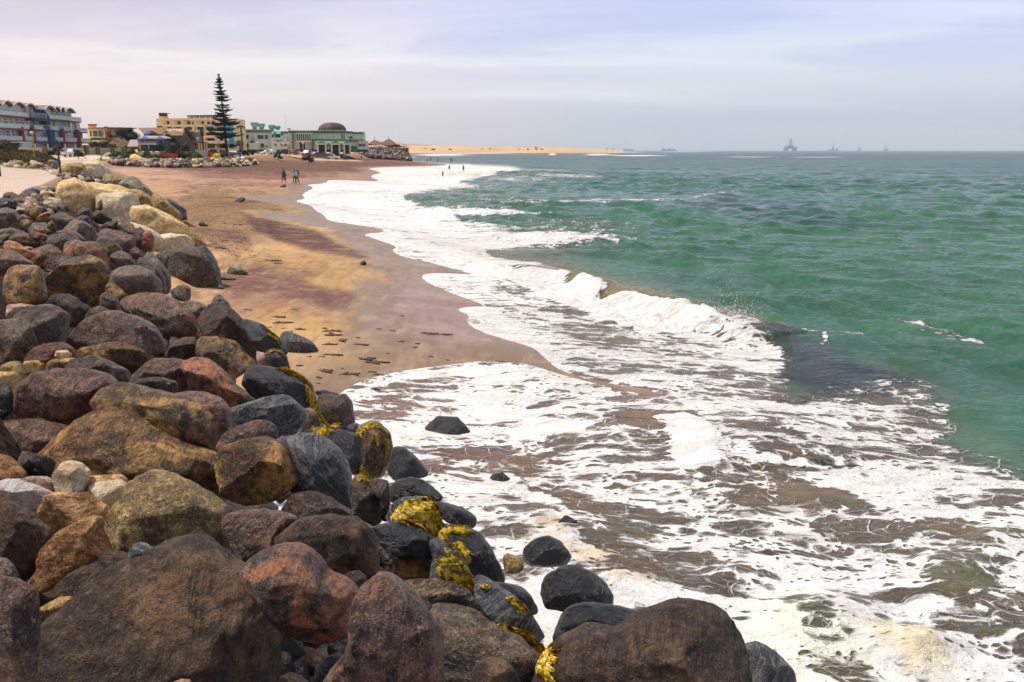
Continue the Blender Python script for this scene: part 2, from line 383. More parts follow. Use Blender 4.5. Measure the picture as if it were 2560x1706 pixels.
# ------------------------------------------------------------------ paint tables: soft ellipses in sketch units, evaluated where the ground or water lies
def ell(px, py, cx, cy, rx, ry, ang=0.0, soft=0.35, wob=None):
    cx *= DS; cy *= DS; rx *= DS; ry *= DS; a = radians(ang)
    dx = px - cx; dy = py - cy
    u = (dx * cos(a) + dy * sin(a)) / rx; v = (-dx * sin(a) + dy * cos(a)) / ry
    r = np.sqrt(u * u + v * v)
    if wob is not None: r = r + wob
    return 1 - sstep(r, 1 - soft, 1 + soft)
# ------------------------------------------------------------------ ground sheet
def polar(az0, az1, ncol, ds):
    az = np.radians(np.linspace(az0, az1, ncol)); A, D = np.meshgrid(az, ds)
    X = (D * np.sin(A)).ravel(); Y = (D * np.cos(A)).ravel()
    nr = len(ds); i = np.arange(nr - 1)[:, None] * ncol + np.arange(ncol - 1)[None]
    Fc = np.stack([i, i + 1, i + ncol + 1, i + ncol], -1).reshape(-1, 4)
    return X, Y, Fc
def rows(segs):
    out = [segs[0][0]]
    for (a, b, st, g) in segs:
        d = a
        while d < b:
            d += max(st, d * g); out.append(d)
    return np.array(out)
def chunked(fn, x, y, n=200000):
    res = [fn(x[i:i+n], y[i:i+n]) for i in range(0, len(x), n)]
    if isinstance(res[0], tuple): return tuple(np.concatenate(r) for r in zip(*res))
    return np.concatenate(res)

def ground_mat():
    m, t = mat_new('sand_and_ground')
    pos = t.n('ShaderNodeNewGeometry').outputs['Position']
    def A(n, o='Fac'): return t.n('ShaderNodeAttribute', attribute_name=n).outputs[o]
    colr = A('gcol', 'Color'); wet = A('wet'); zone = A('pave'); grass = A('grass'); stone = A('stone')
    fl = t.map(pos, (1.0, 0.28, 1.0), (0, 0, radians(22)))
    big = t.noise(fl, 0.35, 5, 0.55, 0.8); mid = t.noise(fl, 1.9, 6, 0.6, 0.5); fine = t.noise(pos, 55, 4, 0.7)
    iso = t.noise(pos, 0.9, 6, 0.65)
    streak = A('streak')
    # heavy mineral streaks
    s = t.math('ADD', t.math('MULTIPLY', big, 0.6), t.math('MULTIPLY', mid, 0.4))
    s = t.smooth(t.math('ADD', s, t.math('MULTIPLY', streak, 0.26)), 0.64, 0.78)
    c = t.mix(t.math('MULTIPLY', s, 0.7), colr, (0.16, 0.075, 0.062))
    pale = t.smooth(t.math('ADD', iso, t.math('MULTIPLY', mid, 0.35)), 0.62, 0.85)
    ws = t.noise(t.map(pos, (1.4, 0.22, 1.0), (0, 0, radians(28))), 2.6, 6, 0.65, 0.6)
    c = t.mix(t.math('MULTIPLY', t.smooth(ws, 0.50, 0.68), 0.38), c, (0.10, 0.052, 0.036))
    c = t.mix(t.math('MULTIPLY', t.smooth(ws, 0.47, 0.33), 0.22), c, (0.52, 0.36, 0.22))
    c = t.mix(t.math('MULTIPLY', pale, 0.35), c, t.mix(0.4, c, (0.8, 0.62, 0.42)))
    c = t.mix(t.math('MULTIPLY', t.smooth(fine, 0.35, 0.7), 0.22), c, (0.08, 0.05, 0.035))
    # dry churned sand: dark wrack bits
    vo = t.vor(t.map(pos, (1, 0.5, 1), (0, 0, 0.4)), 1.3); dens = A('wrack')
    wn = t.noise(pos, 7.0, 5, 0.7, 1.5)
    wr = t.math('MULTIPLY', t.smooth(t.math('ADD', wn, t.math('MULTIPLY', dens, 0.25)), 0.71, 0.77), t.smooth(dens, 0.02, 0.25))
    c = t.mix(t.math('MULTIPLY', wr, 0.85), c, (0.035, 0.018, 0.012))
    # paving of the promenade
    br = t.n('ShaderNodeTexBrick', {'Vector': t.map(pos, rot=(0, 0, radians(60))), 'Color1': (0.46,0.36,0.29,1), 'Color2': (0.52,0.41,0.33,1), 'Mortar': (0.33,0.25,0.20,1), 'Scale': 1.0, 'Mortar Size': 0.018, 'Brick Width': 0.24, 'Row Height': 0.12})
    c = t.mix(zone, c, t.mix(t.smooth(iso, 0.3, 0.8), br.outputs[0], (0.50, 0.39, 0.31)))
    # grass
    gn = t.noise(pos, 2.2, 6, 0.7)
    gc = t.mix(t.smooth(gn, 0.35, 0.68), (0.055, 0.060, 0.016), (0.17, 0.135, 0.040))
    c = t.mix(grass, c, gc)
    # rubble bed under the boulders, coloured near-black to carry the gap shade
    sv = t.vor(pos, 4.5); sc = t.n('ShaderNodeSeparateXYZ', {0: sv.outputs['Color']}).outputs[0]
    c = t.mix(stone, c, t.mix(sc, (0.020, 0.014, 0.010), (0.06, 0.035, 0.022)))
    rough = t.math('SUBTRACT', 0.9, t.math('MULTIPLY', wet, 0.54))
    b = t.n('ShaderNodeBsdfPrincipled', {'Base Color': c, 'Roughness': rough, 'Specular IOR Level': t.math('ADD', 0.12, t.math('MULTIPLY', wet, 0.26))})
    dry = t.math('SUBTRACT', 1.0, wet)
    h = t.math('ADD', t.math('MULTIPLY', mid, 0.25), t.math('MULTIPLY', fine, 0.02))
    h = t.math('ADD', h, t.math('MULTIPLY', t.math('MULTIPLY', dry, A('churn')), t.noise(pos, 2.4, 6, 0.65)))
    h = t.math('ADD', h, t.math('MULTIPLY', stone, sv.outputs['Distance']))
    t.t.links.new(t.n('ShaderNodeBump', {'Height': h, 'Strength': 0.7, 'Distance': t.math('ADD', 0.03, t.math('MULTIPLY', dry, 0.10))}).outputs[0], b.inputs['Normal'])
    t.n('ShaderNodeOutputMaterial', {0: b.outputs[0]}); return m

def build_ground():
    ds = rows([(1.2, 14, 0.12, 0), (14, 60, 0.2, 0.006), (60, 700, 0.4, 0.008), (700, 9000, 1, 0.08)])
    X, Y, Fc = polar(-56, 56, 620, ds)
    def fn(x, y): return terrain(x, y, True, True)
    Z, sd, dT, dC, t = chunked(fn, X, Y)
    N1 = fbm2(X, Y, 0.35, 4, 3)
    px, py = proj(X, Y, Z); w = N1 * 0.30 + 0.55 * fbm2(X * 0.9 + Y * 0.35, Y * 0.16 - X * 0.05, 1.1, 5, 77, 0.6)
    inpile = (dT > 0) & (dC > -0.3)
    near = 1 - sstep(Y, 60, 110)
    Z = Z - np.where(inpile, 0.75 * sstep(t, 0.2, 0.4) * near * sstep(dT, 0, 1.5) * sstep(-dC, -1.0, -0.2).clip(0, 1) * 1.0, 0) * 1.0
    n2 = 1 - sstep(Y, 17, 26)
    Z = Z - np.where((dT > 0) & (dC > 0), (0.35 * near + 0.75 * n2) * sstep(dT, 0, 1.2) * np.where(Y > 14, sstep(t, 0.08, 0.32), 1) * sstep(dC, 0, 0.8), 0)
    churn = sstep(-sd, 14, 34)
    Z = Z + 0.05 * N1 * churn + 0.10 * fbm2(X, Y, 0.12, 3, 9) * churn
    # bare sand colours
    dry = np.array([0.48, 0.298, 0.145]); tan = np.array([0.385, 0.238, 0.092]); wetc = np.array([0.165, 0.101, 0.050]); pur = np.array([0.17, 0.085, 0.072])
    far = np.array([0.25, 0.148, 0.088]); mar = np.array([0.11, 0.047, 0.040])
    col = np.tile(dry, (len(X), 1)); wet = np.zeros(len(X)); wrack = np.full(len(X), 0.15); streak = np.full(len(X), 0.35)
    def mixc(mask, c): col[:] = col * (1 - mask[:, None]) + np.asarray(c) * mask[:, None]
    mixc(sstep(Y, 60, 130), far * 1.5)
    E = lambda *a, **k: ell(px, py, *a, wob=w, **k)
    sx = fbm2(X * 0.9 + Y * 0.30, Y * 0.22 - X * 0.3, 0.9, 5, 78, 0.6); sy = fbm2(X, Y, 0.25, 3, 79)
    def Pm(s_, soft=14.0, k=1.0): return sstep(poly_sd(px + 10 * sx + 8 * sy, py + (9 * sx + 5 * sy) * np.clip(Y / 40, .3, 1), zpts('Z', s_)) , -soft, soft) * k
    mixc(Pm('400,470 560,440 740,430 760,500 600,505 480,520 400,500', 20, 0.55), tan * 0.8)
    mixc(Pm('565,498 657,516 727,530 776,560 825,575 856,592 776,585 706,572 635,552 583,530', 9, 0.92), pur * 0.62)
    mixc(Pm('440,520 560,530 640,560 560,560 470,545', 10, 0.6), pur)
    mixc(Pm('600,575 720,582 800,590 858,604 820,622 790,650 806,690 760,706 700,676 640,636 560,606', 14, 0.9), tan * 0.92)
    mixc(Pm('583,604 657,632 741,664 811,672 822,686 796,708 741,710 671,690 600,676 505,668 500,632 565,624', 11, 0.9), pur * 0.85)
    mixc(Pm('540,700 680,712 790,730 810,770 700,800 600,780 560,740', 22, 0.75), tan * 1.02)
    mixc(Pm('640,800 760,790 860,840 840,900 700,880', 22, 0.7), (0.42, 0.27, 0.155))
    mixc(E(660, 384, 420, 13, 0) * 0.9, mar * 1.1)
    mixc(E(560, 403, 200, 9, 1) * 0.8, mar * 1.5)
    mixc(E(850, 370, 130, 8, 0) * 0.75, mar * 1.6)
    mixc(E(640, 425, 160, 6, 1) * 0.5, mar * 1.6)
    mixc(E(330, 400, 110, 14, 2) * 0.8, (0.46, 0.28, 0.19))
    streak = 0.35 + 0.5 * E(560, 640, 170, 90, 10) + 0.35 * E(520, 470, 260, 80, 5) - 0.35 * E(700, 840, 260, 70, 0)
    wrack = 0.3 + 0.8 * E(520, 500, 170, 70, 0) + 0.6 * E(720, 380, 330, 30, 0) + 0.35 * E(560, 620, 110, 60, 0)
    # wet margin
    wd = sstep(sd + N1 * 0.5, -3.0 - 0.015 * Y, -0.3)
    wz = np.maximum(wd, E(960, 720, 150, 170, 62, soft=0.28))
    wz = np.maximum(wz, E(1060, 780, 260, 110, 25, soft=0.25)); wz = np.maximum(wz, E(850, 880, 180, 60, -10, soft=0.5) * 0.8)
    wz = np.maximum(wz, E(870, 560, 190, 40, 28, soft=0.25)); wz = np.maximum(wz, E(760, 515, 180, 12, 8, soft=0.3)); wz = np.maximum(wz, E(640, 458, 90, 8, 5))
    wz = np.clip(wz, 0, 1)
    mixc(wz * 0.92, wetc)
    mixc(E(1000, 700, 110, 60, 50) * wz * 0.5, (0.27, 0.17, 0.135))
    mixc(Pm('600,500 657,518 727,532 776,560 825,577 846,594 776,587 706,574 635,554', 9, 0.75), (0.10, 0.048, 0.038))
    mixc(Pm('600,612 657,634 741,664 806,672 816,686 790,706 741,709 671,688 600,674 540,650', 12, 0.65), (0.125, 0.060, 0.050))
    mixc(Pm('690,705 800,700 830,740 760,745', 16, 0.35), (0.14, 0.07, 0.055))
    wet = wz
    upl = sstep(-dC, 0.0, 0.6)
    pth = upl * sstep(-dC, 0, 0.5) * (1 - sstep(Y, 78, 92)) * (1 - ell(px, py, 20, 356, 120, 27, 10, soft=0.05, wob=N1 * 0.1))
    grass = upl * np.maximum(ell(px, py, 20, 356, 120, 27, 10, soft=0.05, wob=N1 * 0.1) * (1 - sstep(Y, 95, 110)), 0)
    grass = np.maximum(grass, upl * sstep(-dC, 1.0, 4.0) * sstep(Y, 170, 176) * (1 - sstep(Y, 262, 270)) * (px > 250) * (1 - sstep(px, 760, 860)))
    grass = np.maximum(grass, upl * sstep(Y, 95, 105) * (1 - sstep(Y, 138, 150)) * 0.5)
    mixc(upl * sstep(Y, 100, 150), (0.50, 0.38, 0.27))
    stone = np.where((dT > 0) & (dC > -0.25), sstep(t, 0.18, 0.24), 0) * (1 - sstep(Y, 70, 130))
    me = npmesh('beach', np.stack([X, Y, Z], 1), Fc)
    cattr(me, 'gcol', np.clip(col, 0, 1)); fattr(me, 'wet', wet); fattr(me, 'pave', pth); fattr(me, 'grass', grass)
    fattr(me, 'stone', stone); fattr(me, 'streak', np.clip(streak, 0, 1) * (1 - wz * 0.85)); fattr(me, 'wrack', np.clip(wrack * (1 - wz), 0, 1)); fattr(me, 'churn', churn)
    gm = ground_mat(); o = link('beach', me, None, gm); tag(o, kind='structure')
    # the land behind the viewpoint: the promenade and the town side carry on
    X, Y, Fc = polar(56, 304, 90, rows([(1.2, 60, 1.5, 0.05), (60, 6000, 5, 0.15)]))
    Z, sd, dT, dC, t = chunked(fn, X, Y); upl = (dC <= 0).astype(float)
    me = npmesh('ground', np.stack([X, Y, Z], 1), Fc); n_ = len(X)
    cattr(me, 'gcol', np.tile((0.40, 0.29, 0.19), (n_, 1)))
    for k_, v_ in (('wet', 1 - upl), ('pave', upl * (np.hypot(X, Y) < 40)), ('grass', upl * (np.hypot(X, Y) >= 60) * 0.6), ('stone', ((dT > 0) & (dC > 0)).astype(float)), ('streak', 0 * X), ('wrack', 0 * X), ('churn', 0 * X)): fattr(me, k_, v_)
    o = link('ground', me, None, gm); tag(o, kind='structure')
build_ground()

# ------------------------------------------------------------------ sea
def zw(zone, s, z=0.4): return [tuple(onz(a, b, z)[:2]) for a, b in zpts(zone, s)]
BR = zw('Z', '1060,598 1110,603 1180,610 1300,636 1400,672 1500,700 1600,722 1700,746 1770,760')
BR2 = zw('Z', '1560,950 1610,975 1645,1010 1650,1045 1690,1075', 0.2)
SW = zw('Z', '1330,462 1500,464 1620,452 1740,438 1830,462 1920,490 2010,500', 0.3)
SW2 = zw('Z', '1080,548 1200,545 1330,552 1450,550', 0.1)
SW3 = zw('Z', '1750,755 1850,790 1950,840 2080,880 2160,930', 0.2)
BUMPS = [(1900,1440,110,60,0.34),(1660,1150,60,22,0.12),(2050,1000,60,30,0.16),(1890,1150,70,24,0.10),(2190,1310,70,40,0.12),(1480,1010,90,24,0.12),(2290,1240,60,30,0.16),
         (1330,1230,40,26,0.16),(1240,1200,30,20,0.12),(2090,1500,90,40,0.26),(1700,1330,70,30,0.14),(1560,1110,70,24,0.1),(1800,1010,80,26,0.18),(1290,1260,34,26,0.2)]
def sea_mat():
    m, t = mat_new('sea_water_and_foam')
    pos = t.n('ShaderNodeNewGeometry').outputs['Position']
    def A(n, o='Fac'): return t.n('ShaderNodeAttribute', attribute_name=n).outputs[o]
    foam = A('foam'); wcol = A('wcol', 'Color'); ftint = A('ftint', 'Color'); far = A('far')
    flat = t.n('ShaderNodeVectorMath', {0: pos, 1: (1, 1, 0.0)}, operation='MULTIPLY').outputs[0]
    w1 = t.noise(flat, 0.55, 3, 0.5, out=1); w2 = t.noise(flat, 2.6, 3, 0.6, out=1)
    def warp(v, wn, k):
        s = t.n('ShaderNodeVectorMath', {0: wn, 1: (0.5, 0.5, 0.5)}, operation='SUBTRACT').outputs[0]
        s = t.n('ShaderNodeVectorMath', {0: s, 1: (k, k, 0)}, operation='MULTIPLY').outputs[0]
        return t.n('ShaderNodeVectorMath', {0: v, 1: s}, operation='ADD').outputs[0]
    q = warp(warp(flat, w1, 1.1), w2, 0.22)
    fr = t.map(q, (0.75, 1.2, 1), (0, 0, radians(24)))
    va = t.vor(fr, 1.5); vb = t.vor(fr, 3.6); vc = t.vor(fr, 9.0)
    def cellr(v_, a_, b_): return t.math('DIVIDE', v_.outputs['Distance'], t.math('ADD', a_, t.math('MULTIPLY', t.n('ShaderNodeSeparateXYZ', {0: v_.outputs['Color']}).outputs[0], b_)))
    lace_a = cellr(va, 0.45, 1.1); lace_b = cellr(vb, 0.45, 1.1); lace_c = cellr(vc, 0.5, 1.0)
    bign = t.noise(t.map(q, (0.5, 1.2, 1), (0, 0, radians(28))), 0.62, 5, 0.6, 0.6)
    streak = t.noise(t.map(q, (0.35, 2.6, 1), (0, 0, radians(30))), 1.5, 6, 0.62, 0.9)
    # local cover: painted amount plus natural clumping
    cov = t.math('ADD', t.math('ADD', foam, 0.04), t.math('MULTIPLY', t.math('SUBTRACT', bign, 0.51), 1.6))
    cov = t.math('ADD', cov, t.math('MULTIPLY', t.math('SUBTRACT', streak, 0.5), 1.1))
    pres = t.smooth(foam, 0.02, 0.12)
    r = t.math('SUBTRACT', 1.0, cov)                       # hole radius
    def holes(d, k, soft): return t.smooth(t.math('SUBTRACT', d, t.math('MULTIPLY', r, k)), -soft, soft)
    fa = holes(lace_a, 0.95, 0.085); fb = holes(lace_b, 1.0, 0.12); fc = holes(lace_c, 0.72, 0.12)
    fm = t.math('MULTIPLY', t.math('MULTIPLY', fa, fb), fc)
    solid = t.smooth(cov, 1.02, 1.25)
    # fine threads inside the clear pools
    ed = t.n('ShaderNodeTexVoronoi', {'Vector': fr, 'Scale': 2.3}, feature='DISTANCE_TO_EDGE').outputs[0]
    ed2 = t.n('ShaderNodeTexVoronoi', {'Vector': fr, 'Scale': 6.5}, feature='DISTANCE_TO_EDGE').outputs[0]
    ln = t.math('MAXIMUM', t.smooth(ed, 0.045, 0.008), t.math('MULTIPLY', t.smooth(ed2, 0.05, 0.005), 0.7))
    thr = t.math('MULTIPLY', t.math('MULTIPLY', ln, t.smooth(streak, 0.36, 0.56)), t.smooth(cov, 0.05, 0.42))
    ff = t.math('MAXIMUM', t.math('MAXIMUM', fm, solid), t.math('MULTIPLY', thr, 0.75))
    film = t.noise(t.map(q, (0.55, 3.2, 1), (0, 0, radians(27))), 4.2, 7, 0.72, 1.1)
    ff = t.math('MAXIMUM', ff, t.math('MULTIPLY', t.math('MULTIPLY', t.smooth(film, 0.50, 0.66), 0.62), t.smooth(cov, 0.05, 0.6)))
    ff = t.math('MULTIPLY', ff, pres, clamp=True)
    thin = t.smooth(t.noise(q, 9.0, 5, 0.7), 0.25, 0.6)
    thk = t.smooth(t.noise(t.map(q, (0.6, 1.8, 1), (0, 0, radians(26))), 1.7, 6, 0.65, 0.7), 0.30, 0.62)
    ff = t.math('MULTIPLY', ff, t.math('ADD', 0.62, t.math('ADD', t.math('MULTIPLY', thin, 0.12), t.math('MULTIPLY', thk, 0.26))))
    # water body: broken colour of chop
    lw = t.map(flat, (1.0, 1.7, 1), (0, 0, radians(-18)))
    cn = t.noise(lw, 0.12, 5, 0.6, 0.6); c2 = t.noise(lw, 0.9, 5, 0.65, 0.5)
    wv = t.mix(t.smooth(cn, 0.35, 0.68), t.mix(0.35, wcol, (0.0, 0.02, 0.02)), wcol)
    wv = t.mix(t.math('MULTIPLY', t.smooth(c2, 0.5, 0.75), 0.35), wv, t.mix(0.5, wcol, (0.10, 0.32, 0.22)))
    bt = t.noise(t.map(q, (0.5, 1.9, 1), (0, 0, radians(27))), 2.3, 7, 0.68, 1.0)
    wv = t.mix(t.math('MULTIPLY', t.math('MULTIPLY', t.smooth(bt, 0.52, 0.30), 0.55), pres), wv, t.mix(0.75, wcol, (0.0, 0.0, 0.0)))
    wv = t.mix(t.math('MULTIPLY', t.math('MULTIPLY', t.smooth(bt, 0.56, 0.75), 0.5), pres), wv, (0.34, 0.24, 0.155))
    kd = t.math('MULTIPLY', t.smooth(t.noise(t.map(q, (0.6, 1.6, 1), (0, 0, radians(28))), 1.1, 6, 0.6, 1.0), 0.52, 0.64), A('kelp'))
    wv = t.mix(kd, wv, (0.016, 0.010, 0.009))
    c = t.mix(ff, wv, ftint)
    rough = t.math('ADD', A('rough'), t.math('MULTIPLY', ff, 0.75), clamp=True)
    spec = t.math('SUBTRACT', 0.27, t.math('MULTIPLY', ff, 0.25))
    b = t.n('ShaderNodeBsdfPrincipled', {'Base Color': c, 'Roughness': rough, 'Specular IOR Level': spec, 'IOR': 1.33})
    ripN = t.noise(t.map(flat, (1, 1.8, 1), (0, 0, radians(-20))), 5.5, 5, 0.6, 0.5)
    ripM = t.noise(t.map(flat, (1, 1.9, 1), (0, 0, radians(-12))), 1.3, 5, 0.62, 0.4)
    ripF = t.noise(t.map(flat, (1, 2.2, 1), (0, 0, radians(-8))), 0.22, 6, 0.66, 0.4)
    h = t.math('ADD', t.math('MULTIPLY', ripN, 0.05), t.math('MULTIPLY', ripM, t.math('ADD', 0.13, t.math('MULTIPLY', far, 0.28))))
    h = t.math('ADD', h, t.math('MULTIPLY', t.math('MULTIPLY', ripF, far), 0.9))
    fh = t.math('MULTIPLY', ff, t.math('ADD', 0.05, t.math('ADD', t.math('MULTIPLY', t.noise(q, 13, 5, 0.7), 0.035), t.math('MULTIPLY', t.noise(t.map(q, (0.7, 1.6, 1), (0, 0, radians(26))), 3.0, 4, 0.6, 0.6), 0.10))))
    h = t.math('ADD', h, fh)
    patchy = t.math('ADD', 0.45, t.math('MULTIPLY', t.smooth(t.noise(flat, 0.035, 4, 0.6), 0.38, 0.62), 0.95))
    h = t.math('MULTIPLY', h, patchy)
    t.t.links.new(t.n('ShaderNodeBump', {'Height': h, 'Strength': 1.0, 'Distance': 1.0}).outputs[0], b.inputs['Normal'])
    t.n('ShaderNodeOutputMaterial', {0: b.outputs[0]}); return m

def build_sea():
    ds = rows([(4.5, 58, 0.085, 0), (58, 75, 0.12, 0), (75, 330, 0.2, 0.0045), (330, 1500, 1, 0.012), (1500, 11000, 1, 0.05)])
    X, Y, Fc = polar(-34, 47, 760, ds)
    sd = chunked(lambda x, y: poly_sd(x, y, SEA), X, Y)
    keep = sd > -1.0 - 0.004 * Y
    D = np.hypot(X, Y)
    fk = keep[Fc].all(1); Fc = Fc[fk]
    used = np.zeros(len(X), bool); used[Fc.ravel()] = True
    idx = np.cumsum(used) - 1; Fc = idx[Fc]; X = X[used]; Y = Y[used]; sd = sd[used]; D = D[used]; n = len(X)
    px0, py0 = proj(X, Y, np.zeros(n))
    N1 = fbm2(X, Y, 0.5, 4, 21); N2 = fbm2(X, Y, 1.8, 4, 31); N3 = fbm2(X, Y, 5.0, 3, 41)
    wob = N1 * 0.4 + N2 * 0.12
    E = lambda *a, **k: ell(px0, py0, *a, wob=wob, **k)
    # ---- foam cover
    foam = np.zeros(n)
    upper = poly_sd(px0 + N1 * 12 + N2 * 6, py0 + N1 * 5 + N2 * 3, zpts('Z', '560,470 640,420 760,400 860,375 960,372 1060,374 1180,380 1225,392 1150,398 1130,408 1060,418 1135,432 1000,440 930,455 960,470 1100,482 1255,489 1265,495 1150,500 1050,497 1080,520 1200,540 1330,545 1455,549 1360,562 1220,570 1120,580 1140,592 1230,600 1300,625 1300,900 900,760 560,520'))
    foam = np.maximum(foam, sstep(upper, -6, 10) * 0.93)
    # near surf, sea side boundary
    nearp = poly_sd(px0 + N1 * 26 + N2 * 10, py0 + N1 * 16 + N2 * 8, zpts('Z', '1000,590 1150,602 1220,612 1340,640 1440,690 1560,715 1700,745 1750,765 1790,800 1800,850 1770,900 1820,930 1950,905 2040,880 2120,890 2160,930 2185,990 2160,1020 2230,1050 2353,1090 2700,1180 2700,2300 600,2300 600,900 900,600'))
    foam = np.maximum(foam, sstep(nearp, -34, 34) * 0.70)
    def setf(mask, v):
        foam[:] = foam * (1 - mask) + v * mask
    for (cx, cy, rx, ry, an, v, k) in [
        (1150,930,110,60,25,0.95,0.8),(980,905,120,26,-6,0.50,0.9),(930,960,110,26,-8,0.42,0.9),(1010,945,70,22,-8,0.66,0.8),(1120,1000,190,24,3,0.86,0.8),
        (1080,880,120,10,-4,0.98,0.7),(1130,1075,150,40,8,0.36,1),(960,1010,70,22,0,0.75,0.8),(1000,1090,60,20,0,0.5,0.8),(1240,1130,110,22,14,0.40,0.8),
        (1420,910,100,24,20,0.42,0.9),(1400,870,90,20,18,0.5,0.7),(1500,1000,110,28,14,0.34,0.95),(1540,1045,80,20,10,0.42,0.8),(1330,960,120,34,12,0.72,0.7),(1290,1020,110,24,8,0.92,0.7),
        (1330,690,100,34,28,0.86,0.9),(1150,650,140,22,14,0.90,0.9),(1250,700,120,18,14,0.55,0.8),(1370,775,90,22,15,0.45,0.9),(1180,715,90,12,10,0.72,0.8),(1230,755,110,14,18,0.5,0.8),
        (1330,830,100,24,22,0.72,0.7),(1500,860,110,30,15,0.66,0.8),(1640,870,110,30,10,0.62,0.8),(1660,800,120,36,10,0.93,0.9),(1740,830,60,40,0,0.95,0.9),(1700,890,110,22,0,0.48,0.8),
        (1560,800,90,20,10,0.58,0.8),(1700,960,90,26,0,0.86,0.8),(1800,1050,120,26,14,0.52,0.8),(2000,1000,90,26,8,0.60,0.7),(2060,1020,100,30,10,0.60,0.7),(2130,960,60,50,30,0.45,0.8),
        (1890,1155,100,26,5,0.22,0.95),(1720,1170,70,20,5,0.42,0.7),(1600,1120,180,22,8,0.84,0.7),(2050,1120,160,40,5,0.95,0.7),(2240,1150,90,26,8,0.58,0.7),(2200,1220,60,24,10,0.25,0.9),
        (2200,1320,100,50,20,0.22,0.95),(2300,1290,60,60,10,0.55,0.7),(2020,1260,170,60,5,0.60,0.7),(1780,1260,140,36,12,0.54,0.8),(1560,1240,110,30,20,0.72,0.7),(1480,1180,90,20,14,0.55,0.8),
        (1400,1270,90,22,22,0.35,0.8),(1560,1360,120,34,10,0.62,0.8),(1720,1390,110,30,20,0.60,0.7),(1900,1480,120,34,40,0.50,0.9),(1760,1490,60,80,40,0.97,0.9),(2080,1440,110,40,10,0.74,0.8),
        (2260,1430,110,40,10,0.55,0.8),(2120,1520,120,40,15,0.70,0.8),(2300,1540,100,40,0,0.6,0.8),(1300,1330,60,60,0,0.95,0.9),(1240,1240,60,40,0,0.78,0.8),(1240,1420,50,60,0,0.97,0.9),
        (1200,1170,70,20,30,0.55,0.7),(1360,1180,80,20,20,0.6,0.7),(1450,1340,70,22,0,0.8,0.7),(1030,1010,80,26,0,0.93,0.8),(1145,1112,48,22,0,0.95,0.8),(1290,1215,48,26,0,0.95,0.8),(1235,1160,60,14,10,0.9,0.7),(1330,1290,70,26,20,0.95,0.8)]:
        setf(E(cx, cy, rx, ry, an) * k * (foam > 0.01), v)
    # outer streaks and far breakers
    for (cx, cy, rx, ry, an, v) in [(1120,488,150,5,2,0.85),(1200,553,240,10,-1,0.72),(1040,520,190,14,4,0.72),(1330,463,200,3.5,0,0.62),(1640,453,90,2,-9,0.42),(1300,404,90,4,2,0.62),
        (1270,357,9,2.4,0,1.0),(1375,357.5,30,2.2,0,1.0),(1460,358,70,1.6,0,0.8),(1100,352,80,1.6,0,0.9),(1015,357,60,3,0,0.9),(1280,348.6,110,1.0,0,0.8),(1250,392,90,3,2,0.5),(1420,350,60,1.0,0,0.7),
        (1720,361,60,1.1,0,0.6),(1880,361.5,60,1.1,0,0.6),(1580,349,60,0.8,0,0.6),(1894,785,9,16,-10,0.75),(1885,810,16,6,-30,0.6),(1960,776,60,5,-4,0.5),(2140,755,70,6,14,0.48),(2190,775,60,10,14,0.3),(2050,890,30,8,0,0.6),
        (1870,765,60,4,14,0.5),(2230,780,30,5,0,0.5),(1040,450,170,22,6,0.30),(1330,520,160,12,2,0.28),(1120,430,120,8,0,0.3),(1180,410,90,8,0,0.5)]:
        foam = np.maximum(foam, ell(px0, py0, cx, cy, rx, ry, an, soft=0.5, wob=N2 * 0.5) * v)
    # leading edges of the swash are solid white
    lead = sstep(sd, 0.02, 0.15) * (1 - sstep(sd, 0.25, 1.2 + 0.01 * D))
    foam = np.where(D < 330, np.maximum(foam, lead * 0.96 * (0.8 + 0.3 * N1)), foam)
    # ---- water colour
    green = np.array([0.036, 0.112, 0.064]); teal = np.array([0.030, 0.096, 0.066]); dark = np.array([0.012, 0.030, 0.040]); brown = np.array([0.15, 0.088, 0.048]); olive = np.array([0.15, 0.135, 0.055]); black = np.array([0.018, 0.017, 0.019])
    col = np.tile(green, (n, 1))
    def mixc(mask, c): col[:] = col * (1 - mask[:, None]) + np.asarray(c) * mask[:, None]
    mixc(sstep(D, 60, 180), teal); mixc(ell(px0, py0, 1800, 361, 1500, 7, 0, soft=0.5) * 0.6, dark)
    mixc(E(1500, 460, 700, 50, 0) * 0.25, (0.02, 0.13, 0.075))
    mixc(E(1750, 485, 230, 26, 8) * 0.6, dark * 1.1)
    sh = (1 - sstep(sd, 1.5, 5 + 0.05 * D)) * np.maximum(sstep(foam, 0.0, 0.2), 1 - sstep(D, 35, 60) * 0.6)
    sh = np.maximum(sh * sstep(foam, 0.0, 0.3), 1 - sstep(sd, 1.5, 4.5)); mixc(sh * (D < 400), brown)
    mixc(E(1400, 690, 360, 50, 18) * 0.8, (0.11, 0.10, 0.045)); mixc(E(1650, 745, 200, 22, 8) * 0.5, (0.09, 0.11, 0.05))
    mixc(E(1270, 625, 130, 22, 12), (0.20, 0.13, 0.05)); mixc(E(1150, 560, 160, 30, 8) * 0.5, (0.16, 0.12, 0.06))
    mixc(sstep(nearp, -90, 0) * (D < 60) * 0.5, (0.080, 0.105, 0.050))
    mixc(sstep(nearp, -6, 30) * sstep(foam, 0.03, 0.3) * 0.9, (0.150, 0.094, 0.052))
    mixc(E(1150, 1080, 260, 90, 10), (0.21, 0.105, 0.055)); mixc(E(960, 950, 160, 80, 0), (0.27, 0.145, 0.080)); mixc(E(1440, 930, 120, 50, 20), (0.20, 0.11, 0.06))
